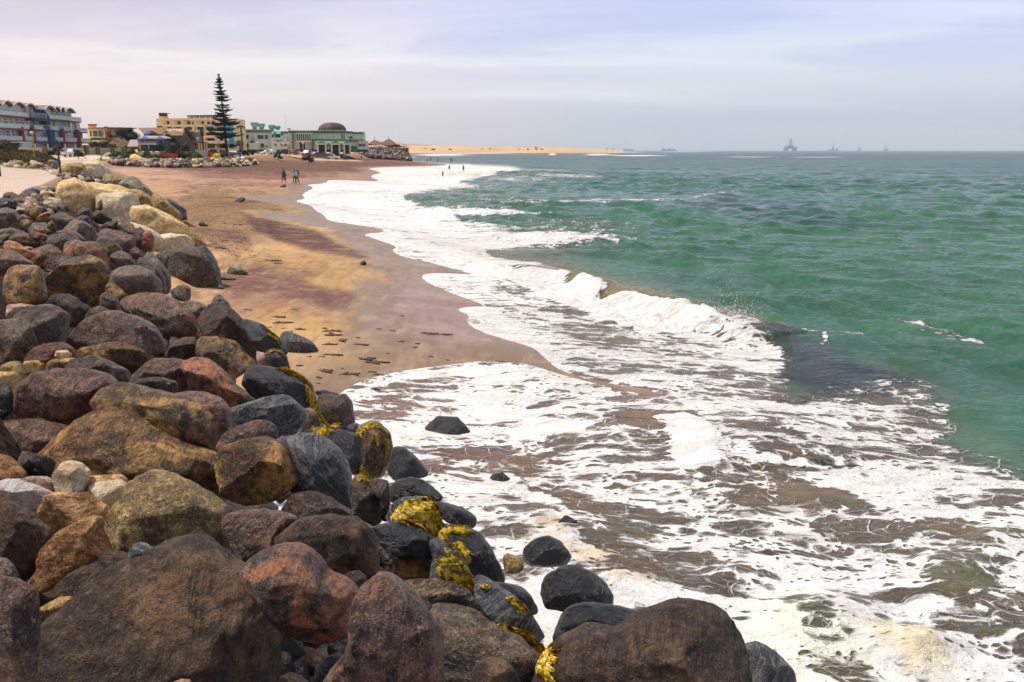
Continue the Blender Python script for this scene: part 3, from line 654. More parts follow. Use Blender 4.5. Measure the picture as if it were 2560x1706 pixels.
    mixc(E(2260, 1040, 120, 40, 20) * 0.5, (0.08, 0.13, 0.06)); mixc(E(1900, 1460, 120, 60, 30) * 0.8, (0.13, 0.125, 0.075)); mixc(E(2200, 1320, 120, 60, 0) * 0.7, (0.14, 0.13, 0.06))
    mixc(ell(px0, py0, 1870, 850, 125, 58, 30, soft=0.55, wob=N1 * 0.7 + N2 * 0.55) * 0.9, black * 1.5); mixc(E(1960, 880, 110, 26, 0) * 0.9, black * 1.2); mixc(E(1790, 765, 50, 16, 10), black); mixc(E(2040, 900, 90, 22, -10) * 0.7, black * 1.4)
    kelp = np.clip(0.9 * E(1750, 900, 180, 70, 10) + 0.9 * E(1520, 1010, 140, 40, 10) + 0.6 * E(1750, 1250, 160, 40, 10) + 0.7 * E(1850, 1060, 160, 40, 10) + 0.25 * sstep(nearp, 0, 40), 0, 1)
    ft = np.tile(np.array([0.72, 0.715, 0.705]), (n, 1))
    def mixf(mask, c): ft[:] = ft * (1 - mask[:, None]) + np.asarray(c) * mask[:, None]
    mixf(E(1180, 600, 160, 16, 10) * sstep(N2, -0.2, 0.3) * 0.8, (0.60, 0.48, 0.34)); mixf(E(1230, 1240, 100, 60, 20) * sstep(N2, -0.1, 0.3) * 0.8, (0.62, 0.50, 0.33))
    mixf(E(1420, 1310, 100, 34, 10) * sstep(N2, -0.3, 0.1) * 0.8, (0.66, 0.53, 0.36)); mixf(E(2100, 1500, 120, 60, 10) * sstep(N2, -0.2, 0.3) * 0.8, (0.66, 0.58, 0.38))
    mixf(E(1850, 1500, 160, 90, 20) * 0.7, (0.72, 0.75, 0.62)); mixf(E(1080, 398, 60, 6, 0) * sstep(N2, -0.1, 0.2) * 0.8, (0.55, 0.45, 0.30))
    mixf(sstep(N3 + N2, 0.45, 0.8) * 0.35, (0.62, 0.55, 0.45))
    # ---- heights
    res = np.maximum(0.085, D * 0.0045)
    Z = np.zeros(n); xw = X + 1.6 * fbm2(X, Y, 0.06, 2, 51); yw = Y + 1.6 * fbm2(X, Y, 0.06, 2, 52)
    xw = xw + 0.5 * N1; yw = yw + 0.5 * N1
    r2 = np.random.default_rng(5)
    for k in range(34):
        lam = 0.7 * (7.5 / 0.7) ** (k / 33.0); th = radians(228) + r2.normal(0, 0.55); ph = r2.uniform(0, 6.28)
        amp = 0.0105 * lam ** 0.75 * sstep(lam / res, 2.2, 5)
        s = np.sin((xw * cos(th) + yw * sin(th)) * 2 * pi / lam + ph); s = 1 - 2 * np.sqrt(np.abs(1 - (s + 1) / 2 + 1e-6))
        Z += amp * (s + 0.27)
    Z *= 1.4
    offsh = sstep(sd, 3, 14)
    calm = 1 - 0.55 * sstep(foam, 0.2, 0.7)
    Z = Z * calm * offsh * (0.55 + 0.95 * sstep(fbm2(X * .6 + Y * .3, Y, 0.03, 3, 91), -0.35, 0.4))
    Z += offsh * (1 - sstep(D, 60, 120)) * (0.05 * (1 - 2 * np.abs(fbm2(X + Y * .4, Y * 1.7, 0.8, 4, 88))) + 0.02 * (1 - 2 * np.abs(N3)))
    Z += offsh * (0.13 * N1 + 0.075 * N2 + 0.03 * (1 - 2 * np.abs(N3))) * sstep(foam, 0.1, 0.5) * (D < 120)
    def ridge(P, H, ws, wl, lo, arcf=lambda a: np.sin(np.clip(a, 0, 1) * pi) ** 0.5):
        d, side, arc = line_d(X, Y, P); s = d * side * lo         # positive on the shore side
        g = np.where(s > 0, np.exp(-(s / wl) ** 2), np.exp(-(s / ws) ** 2)); return H * arcf(arc) * g, s, arc
    xx = X; h, s, arc = ridge(BR, 1.7, 1.6, 0.62, 1.0)
    N4 = fbm2(X, Y, 1.3, 3, 61)
    turb = np.clip(0.5 + 1.1 * N4, 0, 1.3) * 0.42 + 0.26 * np.abs(N2) + 0.16 * np.abs(N3)
    lob = 0.75 + 0.45 * N1
    Z += h * lob
    op = np.clip(np.exp(-((arc - 0.20) / 0.075) ** 2) + np.exp(-((arc - 0.44) / 0.03) ** 2) + np.exp(-((arc - 0.62) / 0.025) ** 2) + 0.35 * N4, 0, 1)
    s0 = s - 0.75 * op
    fz = sstep(s0, -0.25, 0.15) * (1 - sstep(s, 1.5, 3.0)) * sstep(arc, 0.0, 0.08) * (1 - sstep(arc, 0.86, 0.95))
    Z += fz * turb * 1.0; foam = np.maximum(foam, fz * 1.35)
    face = sstep(-s0, 0.05, 0.35) * (1 - sstep(-s, 1.8, 4)) * sstep(arc, 0.12, 0.3) * (1 - sstep(arc, 0.85, 0.98)) * (h > 0.02); foam *= (1 - 0.95 * face)
    mixc(face * 0.75, (0.21, 0.165, 0.06))
    h, s2, arc = ridge(BR2, 0.42, 1.4, 0.4, 1.0); Z += h
    fz2 = sstep(s2, -0.15, 0.1) * (1 - sstep(s2, 0.6, 1.1)) * (h > 0.0) * sstep(arc, 0, 0.1) * (1 - sstep(arc, .9, 1)); Z += fz2 * turb * 0.55; foam = np.maximum(foam, fz2 * 1.3)
    h, s3, arc = ridge(SW, 0.40, 5.5, 3.5, 1.0); Z += h
    h, s3, arc = ridge(SW2, 0.35, 3, 1.0, 1.0); Z += h
    h, s3, arc = ridge(SW3, 0.25, 2.6, 1.0, 1.0); Z += h
    for (cx, cy, rx, ry, H) in BUMPS: Z += H * ell(px0, py0, cx, cy, rx, ry, 0, soft=0.85)
    big = ell(px0, py0, 1770, 1490, 90, 110, 35, soft=0.6) + ell(px0, py0, 1290, 1330, 70, 70, 0, soft=0.6) * 0.7 + ell(px0, py0, 2130, 1500, 110, 50, 10, soft=.6) * 0.7 + ell(px0, py0, 1250, 1215, 50, 40, 0, soft=.6) * 0.6
    Z += big * (0.14 * np.abs(N2) + 0.09 * np.abs(N3))
    # far breaking crests stand proud
    for (cx, cy, rx, ry, H) in [(1270,357,12,3,1.3),(1375,357.5,32,3,1.1),(1015,357,60,3,0.7)]: Z += H * ell(px0, py0, cx, cy, rx, ry, 0, soft=0.6)
    # thin run-up sheet over the sand
    sheet = SHW - 0.06 * np.maximum(sd, 0) + 0.016 + 0.03 * np.clip(sd, 0, 1) + 0.012 * N2 * sstep(sd, 0.1, 1)
    sheet = np.where(sd < 0, SHW + 0.016 + 0.03 * sd, sheet)
    wgt = sstep(sd, 2.5, 9)
    Zf = sheet * (1 - wgt) + np.maximum(Z, -0.5) * wgt + (1 - wgt) * sstep(sd, 0.3, 2) * 0.35 * Z
    rough = 0.10 + 0.16 * sstep(D, 60, 400)
    me = npmesh('sea', np.stack([X, Y, Zf], 1), Fc)
    fattr(me, 'foam', foam); cattr(me, 'wcol', np.clip(col, 0, 1)); cattr(me, 'ftint', ft); fattr(me, 'kelp', kelp); fattr(me, 'rough', rough)
    fattr(me, 'far', sstep(D, 90, 420))
    o = link('sea', me, None, sea_mat()); tag(o, kind='structure')
    X, Y, Fc = polar(46.9, 182, 70, rows([(6, 60, 2, 0.05), (60, 11000, 5, 0.12)])); sd = chunked(lambda x, y: poly_sd(x, y, SEA), X, Y); Fc = Fc[(sd > 1)[Fc].all(1)]; n_ = len(X)
    me = npmesh('open_sea', np.stack([X, Y, X * 0 - 0.02], 1), Fc); cattr(me, 'wcol', np.tile(green, (n_, 1))); cattr(me, 'ftint', np.tile((0.7, 0.7, 0.7), (n_, 1)))
    for k_, v_ in (('foam', np.clip(0.6 - 0.01 * np.hypot(X, Y), 0, 1)), ('kelp', 0 * X), ('rough', 0 * X + 0.2), ('far', 0 * X + 0.3)): fattr(me, k_, v_)
    tag(link('open_sea', me, None, o.data.materials[0]), kind='structure')
    # spray thrown up along the breaking crest: many tiny drops
    V0, F0 = icos(1); vs = []; fs = []; rr = np.random.default_rng(3)
    for k in range(2600):
        a = rr.uniform(0.1, 0.9); 
        if rr.random() < 0.5: a = rr.normal(0.86, 0.03) if rr.random() < 0.5 else rr.normal(0.55, 0.08)
        a = min(max(a, 0.05), 0.92); q = a * (len(BR) - 1); i = min(int(q), len(BR) - 2); u = q - i
        x = BR[i][0] * (1-u) + BR[i+1][0] * u + rr.normal(0, 0.25); y = BR[i][1] * (1-u) + BR[i+1][1] * u + rr.normal(0, 0.25)
        z = 0.45 + rr.exponential(0.10) + (rr.exponential(0.18) if abs(a - 0.86) < 0.04 else 0); r = rr.uniform(0.004, 0.012)
        fs.append(F0 + len(vs) * len(V0)); vs.append(V0 * r + np.array([x, y, min(z, 2.0)]))
    me = npmesh('spray', np.concatenate(vs), np.concatenate(fs))
    o = link('spray', me, None, simple('spray_white', (0.8, 0.8, 0.8), 0.5)); tag(o, 'fine white spray thrown up along the crest of the breaking wave', 'spray', kind='stuff')
build_sea()
# ------------------------------------------------------------------ boulders: outline as seen, own distance, own thickness
# zone | material | blockiness 0..1 | label | outline
ROCKS = """
A|dk|.3|charcoal boulder at the edge of the pale paving, upper left|25,470 60,420 110,410 170,440 215,495 180,540 60,540
A|sl|.1|smooth slate hump behind the heap of pink rubble beside the paving|200,450 250,395 330,370 400,385 400,430 300,470 230,475
A|bl|.2|black flattened boulder cut by the left frame edge near the paving|-50,490 0,475 110,480 165,520 150,590 60,620 -50,610
A|gr|.5|dark wedge with a tan slanting edge under the black flattened boulder|-50,600 50,575 120,590 200,700 285,830 200,830 120,800 -50,800
P|gy|.9|grey-green block beside the mown bank at the far end of the paving|119,414 126,400 145,405 152,412 138,424 119,421
P|ta|.8|tan block just left of the dark post beyond the paving|143,425 157,411 170,408 176,416 170,432 146,434
P|tb|.8|orange-brown block just right of the dark post beyond the paving|170,422 182,408 204,411 214,428 213,440 174,433
P|cr|.9|big beige block with a split ledge beyond the paving|211,418 219,400 243,406 260,416 270,429 262,444 243,449 226,440 215,436
P|dk|.5|dark stone resting against the foot of the big beige block|189,446 206,431 217,438 202,452
P|br|.5|small brown stone below the big beige block|203,449 213,438 229,440 227,454 208,454
A|tb|.8|ochre block in front of the big beige block|1060,300 1100,225 1180,250 1290,290 1270,350 1120,340
A|gy|.8|grey-green pyramid rock at the head of the tan slabs|1240,360 1350,245 1420,290 1560,430 1530,470 1480,450 1350,390
A|sl|.8|grey slab lowest on the right behind the striped slab|1680,460 1760,490 1900,590 1912,690 1840,700 1760,600
A|ta|.8|upper slab of tan bedrock between the square block and the pyramid rock|880,340 1000,320 1200,350 1350,400 1400,560 1250,620 1000,600 900,450
A|tb|.7|narrow brown ledge between the pyramid rock and the striped slab|1350,380 1450,400 1580,500 1620,600 1560,600 1420,500 1350,440
A|tb|.9|striped tan slab leaning towards the sand|1545,485 1620,435 1700,500 1840,630 1840,715 1760,700 1640,610
A|tb|.9|long pointed brown splinter furthest out on the sand|1850,700 1900,700 2050,780 2180,890 2060,888 1930,800
A|tb|.9|second pointed splinter just below the long one on the sand|1880,860 1930,780 2060,900 2150,990 2010,970
A|cr|.7|pale cream slab with dark pockmarks, longest of the tan slabs|990,500 1100,460 1350,430 1375,570 1320,640 1420,760 1500,860 1250,760 1090,640 1060,560
A|ta|.6|rust stained slab in the middle of the tan slabs|1340,590 1500,540 1700,640 1905,760 1900,870 1650,870 1480,800 1350,700
A|cr|.6|cream slab between the rust stained slab and the maroon boulder|1240,700 1400,740 1600,830 1650,900 1640,1000 1560,1030 1500,900 1300,800
A|cr|.9|cream block with a squared end right above the great dark upright boulder|1640,870 1760,840 1900,860 1990,930 1960,980 1810,1060 1620,1010
A|ta|1|tan square-cut block with a jointed flat top beside the paving|550,580 575,430 640,300 760,290 880,340 1003,420 975,580 960,640 790,660 600,620
A|dk|.2|small black stone under the tan square-cut block|560,575 620,545 680,540 720,600 640,630 570,610
A|rd|.6|upright maroon sliver next to the tan square-cut block|985,560 1010,520 1060,470 1085,500 1080,590 1020,620 985,600
A|br|.2|brown stone with a red top under the long cream slab|935,660 990,605 1060,620 1150,700 1140,760 1000,740
A|ol|.4|olive grey boulder below the long cream slab|1150,690 1230,670 1330,730 1400,790 1450,900 1455,1000 1300,980 1180,830
A|ol|.3|low olive stone showing between the brown stone and the dark wedge|920,760 990,740 1080,760 1060,830 950,820
A|dk|.7|dark blade shaped stone below the brown red-topped one|1000,815 1100,740 1200,708 1190,790 1110,830
A|ol|.3|small olive stone left of the rusty red boulder near the pale plank of rubble|190,665 240,640 315,685 290,730 215,730
A|tb|.3|small tan stone below the little olive stone|210,740 270,690 335,735 300,780 240,780
A|rb|.2|rusty red boulder below the heap of pink rubble|355,700 430,640 500,615 565,640 545,700 460,730
A|dk|.2|dark boulder on the right below the tan square-cut block|775,670 860,575 930,600 948,680 930,750 850,680
A|dk|.2|rounded dark boulder just under its neighbour below the square-cut block|770,700 850,650 910,665 928,730 920,780 820,760
A|dk|.15|big round charcoal boulder in the middle of the upper heap|520,690 580,625 660,622 760,690 790,770 740,830 640,830 550,780
A|sl|.2|blue-grey flattened boulder left of the big charcoal one|270,795 350,735 460,730 530,790 440,840 320,840
A|pu|.2|purple low boulder under the blue-grey flattened one|300,820 370,765 460,755 545,820 520,870 400,860
A|ol|.3|olive cracked stone beside the big charcoal boulder|480,760 530,705 570,760 575,830 530,820
A|gr|.25|wide lichen grey boulder under the charcoal one|650,800 760,700 860,720 965,790 985,920 880,950 760,920 680,850
A|gr|.2|olive grey dome at the left edge under the wedge|-50,810 100,785 220,810 280,860 150,890 -50,880
A|gr|.2|pale grey stone at the left edge below the olive grey dome|-50,880 60,850 120,870 70,940 -50,970
A|pu|.3|purple boulder at the centre of the upper heap under the lichen one|560,830 680,800 800,840 890,930 800,960 640,880
A|dk|.7|dark maroon standing stone by the foot of the cream slabs|1395,800 1450,775 1505,850 1505,980 1460,1010 1425,920
A|rd|.3|maroon rounded slab leaning on the cream slabs|1480,810 1540,808 1585,880 1565,1000 1520,1050 1460,1020 1500,900
A|pu|.3|large violet-grey boulder right of the lichen one|975,890 1000,830 1100,795 1200,815 1375,870 1365,960 1335,1060 1230,1030 1050,950
A|ol|.4|pointed olive boulder leaning on the violet-grey one|980,935 1080,848 1160,900 1245,1010 1190,1090 1090,1090 1000,1010
A|pu|.5|purple boulder with a red shoulder near the left edge|75,910 180,838 260,835 380,890 475,960 390,1000 240,990 130,950
A|rd|.3|small red stone between the purple shoulders in the upper heap|280,840 330,815 480,860 560,900 460,920 360,890
A|pk|.6|pink broken face beside the orange brick-like stone|200,975 330,985 345,1050 260,1040
A|or|.8|orange brick-like stone near the left edge|30,950 60,912 150,930 220,980 330,1045 280,1110 200,1090 60,1020
A|dk|.25|dark grey boulder left of the orange-topped one|475,930 520,860 640,840 700,920 670,1050 560,1010
A|rb|.2|round boulder with a bright red top, upper left heap|300,1070 370,990 480,955 560,980 642,1060 560,1190 380,1210 310,1140
A|rb|.2|big boulder with an orange-rust cap, upper heap|655,1070 670,940 760,905 830,930 880,945 950,925 1050,1000 1092,1100 1088,1210 900,1220 760,1180
A|pu|.2|purple-grey boulder cut by the left frame edge beside the red-topped one|-60,1010 50,1010 180,1060 332,1160 345,1210 200,1260 -60,1280
A|rd|.6|narrow red-brown stone wedged right of the violet-grey boulder|1340,1020 1390,975 1450,1030 1450,1090 1350,1090
A|dk|.2|smooth dark egg-shaped boulder under the orange-rust cap|455,1175 560,1080 680,1063 785,1110 780,1170 640,1250 550,1280 490,1250
A|dk|.25|dark round boulder under the cream squared block|1595,1080 1680,1018 1760,1028 1830,1070 1760,1200 1720,1240 1660,1160
A|gr|.2|grey-brown boulder with a pale rounded top near the middle|1092,1190 1130,1090 1230,1018 1320,1060 1390,1165 1330,1220 1180,1230 1110,1260
A|gr|.3|long tan-grey boulder behind the round speckled one|1450,1055 1540,1040 1640,1130 1735,1280 1742,1440 1690,1480 1640,1280 1560,1140
A|dk|.2|dark slate boulder pressed against the round speckled one|1360,1110 1500,1088 1600,1180 1680,1300 1700,1480 1640,1470 1600,1260 1480,1190
A|dk|.2|slate stone behind the tall olive-brown slab|365,1200 420,1208 530,1285 430,1350 380,1310
A|ol|.7|tall olive-brown flat faced slab near the left edge|35,1290 90,1220 200,1178 350,1172 400,1300 440,1510 300,1570 80,1570 40,1400
A|ol|.2|huge olive-gold boulder with a raised right shoulder, left heap|425,1420 460,1320 620,1240 760,1120 900,1073 1020,1110 1092,1200 1112,1300 1075,1460 1000,1590 800,1620 560,1520 460,1500
A|gr|.05|round speckled grey boulder in the middle of the left heap|1105,1340 1160,1240 1280,1178 1420,1180 1560,1240 1655,1360 1655,1480 1480,1520 1330,1500 1160,1430
A|dk|.55|great dark upright boulder standing at the edge of the sand|1715,1190 1800,1080 1900,985 2010,990 2080,975 2170,1080 2220,1200 2247,1380 2200,1490 2110,1570 1950,1460 1770,1410 1735,1280
A|gr|.6|small angular stone leaning in front of the great dark upright boulder|1765,1435 1880,1366 1948,1410 1950,1515 1900,1545 1800,1515
A|ol|.8|tan wedge pinched below the round speckled boulder|1075,1410 1130,1330 1220,1385 1330,1500 1290,1590 1180,1530
A|dk|.1|dark half-buried stone alone on the upper beach beside the splinters|2028,742 2090,718 2155,765 2090,775
B|gy|.3|mossy rock alone on the sand right of the great dark upright boulder|2058,310 2110,236 2180,238 2262,308 2180,322 2080,325
B|sl|.1|flat grey stone low in the sand below the mossy rock|1978,352 2060,328 2175,360 2080,372
B|sl|.1|small dark hump in the sand touching the heap|1975,440 2000,402 2044,442 2000,452
B|gr|.3|brown-grey boulder behind the tall brown leaning one|1915,610 1950,520 2000,495 2080,580 2110,660 2000,680
B|dk|.4|dark stone tucked below the tan wedge|900,560 940,475 1040,508 1075,560 1066,680 940,640
B|gr|.3|brown-grey angular stone left of the tall leaning boulder|1630,600 1720,556 1800,567 1882,622 1850,720 1810,750 1720,700
B|br|.5|brown boulder with a pale cap between the left slabs|405,580 480,508 600,498 680,540 785,640 720,790 560,780 500,660
B|pk|.7|peach broken stone behind the black angular one|50,600 180,583 325,600 200,690 80,730
B|dk|.75|black angular boulder with a flat lit top near the left edge|80,730 200,650 350,583 480,608 578,680 565,800 530,960 330,980 250,820
B|dk|.2|dark stone between the black angular boulder and the layered slab|770,740 820,640 900,602 1015,650 900,720
B|pu|.15|very large purple-brown boulder with a dark hole, centre left|1060,595 1150,520 1280,490 1450,500 1600,570 1750,690 1818,820 1800,910 1600,970 1460,920 1400,850 1350,700 1180,680
B|pu|.3|wide layered grey-purple slab in front of the boulder with the hole|595,960 720,800 860,700 1000,648 1180,695 1350,755 1440,880 1485,1000 1400,1060 1200,1000 1000,1010 700,1030
B|gr|.2|grey-green boulder cut by the left frame edge beside the black angular one|-50,765 90,705 200,698 270,760 328,930 285,1060 160,1140 -50,1170
B|gd|.7|orange triangle of stone under the tall leaning boulder|1800,890 1820,765 1880,825 1960,890
B|br|.3|tall brown leaning boulder at the edge of the sand|1808,760 1850,680 1920,598 2030,588 2110,650 2180,740 2260,860 2322,980 2335,1110 2310,1190 2200,1080 1950,920 1840,870
B|br|.3|dark brown block left of the big olive boulder at mid height|1485,1030 1560,950 1680,888 1762,888 1825,980 1830,1090 1700,1110 1540,1100
B|ol|.35|big olive-brown boulder overhanging the black one with weed|1785,940 1850,888 1970,888 2150,938 2212,1030 2292,1100 2305,1200 2240,1340 2130,1290 1950,1130 1820,1100
B|gd|.5|long orange-brown layered boulder under the grey-purple slab|645,1045 760,988 1000,945 1240,935 1335,1000 1410,1110 1260,1200 1100,1180 900,1110 720,1090
B|rd|.35|red-brown boulder behind the small yellow stones|195,1115 300,1010 400,950 560,938 665,1010 650,1080 480,1140 300,1170
B|ta|.7|small pale yellow stone topmost of the yellow stones at left|495,1065 520,1012 600,1006 645,1050 600,1085
B|ta|.8|yellow chip with a pointed lower end among the yellow stones at left|236,1110 434,1088 385,1185 260,1222
B|tb|.6|ochre stone right of the pointed yellow chip|398,1175 500,1088 650,1078 705,1110 600,1170 480,1195
B|tb|.6|tan stone at the left edge above the pale mottled one|-40,1190 90,1112 170,1118 245,1225 100,1225
B|ta|.7|pale mottled yellow stone at the left edge|-40,1215 205,1202 185,1300 145,1400 100,1490 60,1340 -40,1280
B|dk|.2|dark low boulder between the ochre stones and the red hump|545,1185 700,1080 850,1058 1000,1118 1155,1200 1170,1280 1050,1330 850,1230
B|gd|.5|ochre stone at the left edge under the dark one|-40,1450 30,1500 75,1560 30,1620 -40,1640
B|bl|.2|black rounded boulder cut by the left frame edge, mid height|-50,1290 50,1298 102,1400 104,1570 -50,1660
B|pu|.25|big boulder half charcoal half pink at the left|125,1510 160,1350 300,1235 480,1188 800,1193 960,1240 1055,1320 900,1420 830,1530 760,1620 560,1710 400,1730 200,1700
B|pu|.25|brown-grey hump left of the red hump|1172,1280 1240,1160 1400,1098 1560,1083 1640,1098 1700,1150 1765,1250 1720,1350 1500,1440 1300,1350
B|rb|.2|red hump with a streaked grey skirt running to the right|1645,1112 1780,1073 1900,1108 2020,1220 2120,1330 2250,1418 2340,1440 2340,1520 2080,1560 1900,1460 1760,1380 1740,1230
B|dk|.5|dark ledge between the olive-gold boulder and the brown-grey hump|1095,1330 1250,1268 1500,1262 1605,1300 1595,1420 1400,1420 1300,1390
B|pu|.2|pale topped boulder whose brown side overhangs the golden giant|1555,1415 1700,1386 1850,1396 1985,1448 2065,1560 2085,1690 2055,1790 1950,1880 1800,1640 1650,1500
B|ol|.35|wide olive-gold crusted boulder behind the golden giant|795,1590 850,1460 1000,1338 1120,1308 1300,1366 1550,1418 1750,1478 1900,1560 1965,1700 1955,1910 1850,1950 1600,1840 1300,1740 1000,1640
C|pu|.3|dark boulder with a violet top at the left edge above the white stone|-50,190 150,173 330,188 500,233 650,260 620,330 500,430 390,520 250,700 160,660 -50,520
C|or|.7|rough orange stone at the left edge beside the golden giant|-50,495 60,528 120,590 222,690 160,740 60,710 -50,700
E|sl|.2|slate stone behind the weed-topped black boulders|485,305 560,308 615,350 590,390 520,360
E|sl|.3|grey boulder sitting on the sand beyond the heap|718,215 780,183 850,198 950,238 1030,290 1072,355 1030,378 900,378 780,374 730,300
E|bl|.3|dark boulder with yellow weed over its right shoulder, near the sand|352,72 430,73 560,118 640,190 732,260 762,330 802,402 765,415 680,370 560,340 500,300 430,190
E|pk|.3|pink striped stone wedged between the weed-topped boulders|515,360 580,378 662,460 672,512 610,540 540,500
E|bl|.3|small black boulder with a yellow weed cap|582,385 650,342 730,350 782,410 812,525 700,535 630,450
E|sl|.1|slate edge behind the big black boulder with trailing weed|815,540 900,558 1000,640 1035,705 1000,740 920,640
E|bl|.1|low wet ledge where the sand meets the heap|1035,728 1130,715 1265,748 1240,790 1100,790
E|bl|.2|small wet black boulder at the edge of the foam|1325,765 1400,726 1480,743 1558,790 1542,833 1400,828 1360,815
E|bl|.1|tiny dark stone awash in the thin foam|1538,706 1600,694 1672,716 1620,732
E|dk|.4|dark wet block beside the trailing yellow weed|1065,775 1130,758 1240,768 1310,748 1372,830 1403,1012 1330,1030 1180,1050 1100,930
E|bl|.25|big black boulder with yellow weed trailing down its right side|405,690 440,570 480,488 640,512 800,548 920,618 1012,740 1062,860 1040,970 940,920 700,860 550,800 430,740
E|gr|.1|grey stone where the trailing weed ends|915,900 1000,872 1060,920 1112,1010 1105,1090 960,1120 900,1100
E|sl|.2|grey-topped long boulder below the big black boulder|235,900 400,848 560,798 700,773 800,783 872,840 955,920 935,1000 875,1100 820,1170 690,1150 640,1060 450,1050 260,1080
E|sl|.2|slate stone with a weed fringe above the streaked giant|1175,1070 1230,1008 1300,1008 1372,1088 1310,1110 1210,1110
E|sl|.1|dark rounded stone left of the upright weedy boulder|1340,1035 1420,1012 1475,1040 1440,1110 1370,1100
E|ol|.25|upright egg-shaped boulder dabbed with yellow weed by the foam|1415,1095 1480,1028 1550,1002 1640,1028 1722,1120 1748,1250 1712,1400 1660,1510 1560,1530 1490,1460 1475,1260
E|bl|.3|dark slab at the waterline right of the upright weedy boulder|1715,1310 1760,1238 1860,1248 1960,1328 2042,1420 2078,1492 1930,1520 1780,1530 1720,1470
E|pu|.1|violet smooth boulder under the grey-topped long one|200,1130 350,1048 500,998 600,998 682,1060 694,1190 560,1230 300,1260 150,1270
E|bl|.2|black rounded boulder overlapping the streaked giant|845,1140 950,1088 1130,1078 1300,1088 1422,1130 1472,1230 1484,1380 1450,1500 1350,1430 1240,1270 1100,1170
E|sl|.1|giant boulder with pale vertical streaks down its right side|685,1150 850,1138 1000,1118 1130,1158 1242,1260 1332,1400 1373,1568 1380,1760 1375,1850 1200,1830 900,1730 840,1560 790,1370 730,1250
C|gb|.1|golden-brown giant boulder, broad and smooth, left foreground|225,730 300,580 400,470 560,338 700,228 800,138 950,98 1150,108 1300,188 1500,328 1700,428 1900,478 2032,560 2078,640 2045,800 1935,950 1700,990 1400,960 1000,980 600,900 350,800
E|gd|.4|rust-gold boulder with a grey pointed right end|130,1280 280,1218 430,1178 560,1162 682,1200 762,1270 812,1360 864,1560 820,1620 700,1690 450,1740 240,1680 200,1500
Z|bl|.5|flat black rock in the foam with water pouring over it|975,985 1000,960 1050,962 1087,1000 1060,1022 1000,1020
Z|bl|.2|small black rock in the brown wash beyond the weedy heap|1119,1116 1130,1092 1155,1086 1173,1104 1152,1126
G|bl|.2|black stone awash above the foam-covered rock|1625,25 1750,2 1822,60 1805,105 1700,88
Z|bl|.2|dark stone just breaking the foam near the splashing pool|1283,1200 1300,1184 1328,1200 1324,1236 1296,1238
Z|bl|.1|thin wet rock showing at the foam edge left of the black round boulder|1024,1142 1036,1136 1056,1140 1046,1150
C|or|.7|rough orange stone behind the white and yellow one|765,700 850,698 1000,688 1100,688 1160,750 1060,830 850,850 780,850
C|pk|.6|small pinkish stone behind the large white one|155,740 260,703 400,703 502,760 505,850 380,830
C|cr|.7|upright cream stone on top of the orange ones|508,710 550,598 620,573 710,588 788,660 775,760 730,870 540,865 512,800
C|cr|.5|white and yellow stone on the right of the orange cluster|785,860 850,768 980,723 1100,743 1175,800 1115,900 1085,1010 1000,1080 930,1020
C|wh|.3|large white quartz stone, left of the orange cluster|-40,790 0,760 60,733 160,738 330,788 472,860 430,960 390,1020 340,1080 200,1010 120,940 -40,880
C|or|.6|big orange stone with a rough flat top in the cluster|338,1070 400,898 500,853 650,848 800,858 920,920 1003,1020 985,1130 870,1190 560,1230 420,1240 360,1140
C|li|.8|yellow-lichened pyramid boulder, centre left foreground|905,1330 1000,1150 1130,930 1240,780 1320,668 1420,678 1640,788 1850,918 1992,1030 2083,1180 2104,1290 2085,1410 1900,1480 1500,1480 1150,1480 950,1430
C|br|.25|dark brown boulder at the left edge under the white stone|-60,850 60,858 160,958 300,1098 422,1200 435,1300 385,1430 260,1620 150,1690 60,1640 -60,1500
C|or|.8|jagged orange-gold slab leaning on the dark brown boulder|405,1400 480,1278 600,1188 760,1108 862,1108 855,1200 892,1290 943,1380 820,1470 620,1580 450,1720 300,1780 260,1700 420,1520
D|br|.4|dark stone tucked between the yellow pyramid and the foreground boulder|900,400 950,360 1100,390 1220,440 1260,500 1050,560 940,520
D|sl|.3|small slate stone at the foot of the yellow-lichened pyramid|1165,400 1240,300 1320,310 1440,405 1360,480 1220,500
D|br|.4|deep red-brown stone in the dark gap beside the foreground boulder|500,700 700,545 900,478 1030,580 860,760 740,850 560,830
D|tb|.7|orange-tan stone low in the gap left of the foreground boulder|310,930 430,858 560,798 680,792 755,850 650,950 450,1120 350,1210 300,1180
D|br|.4|brown stone showing behind the foreground boulder, beside the two-lobed one|2000,490 2130,436 2240,478 2170,600 2060,600
D|gr|.3|grey stone at the left edge above the purple-brown foreground one|-60,430 40,448 102,510 145,600 150,690 60,690 -60,650
F|dk|.15|long dark boulder under the streaked giant|540,330 640,203 790,178 950,238 1150,368 1220,440 1100,480 700,480 560,440 480,380
F|pu|.2|broad purple-grey boulder beneath the long dark one|-20,400 150,378 320,363 500,378 662,440 600,560 480,680 420,760 230,840 150,730 40,580
F|dk|.3|dark stone left of the broken black slab edge|1165,60 1240,38 1330,98 1424,200 1452,320 1425,460 1320,520 1190,430
F|dk|.3|thin dark block standing beside the weed-covered boulder|1310,85 1400,65 1490,78 1514,180 1505,330 1485,470 1430,460 1430,260
F|bl|.1|round black boulder at the waterline above the weed mat|1498,155 1580,88 1700,58 1800,78 1922,160 1993,240 1985,285 1850,290 1600,300 1510,290
F|bl|.15|dark wet boulder right of the weed mat touching the foam|1895,275 2000,288 2180,338 2292,420 2304,480 2225,525 2080,470 1950,400
F|sl|.2|rounded boulder under a thick mat of yellow weed|1480,420 1560,278 1680,238 1850,238 1932,298 1975,480 1998,600 1900,620 1700,560 1500,500
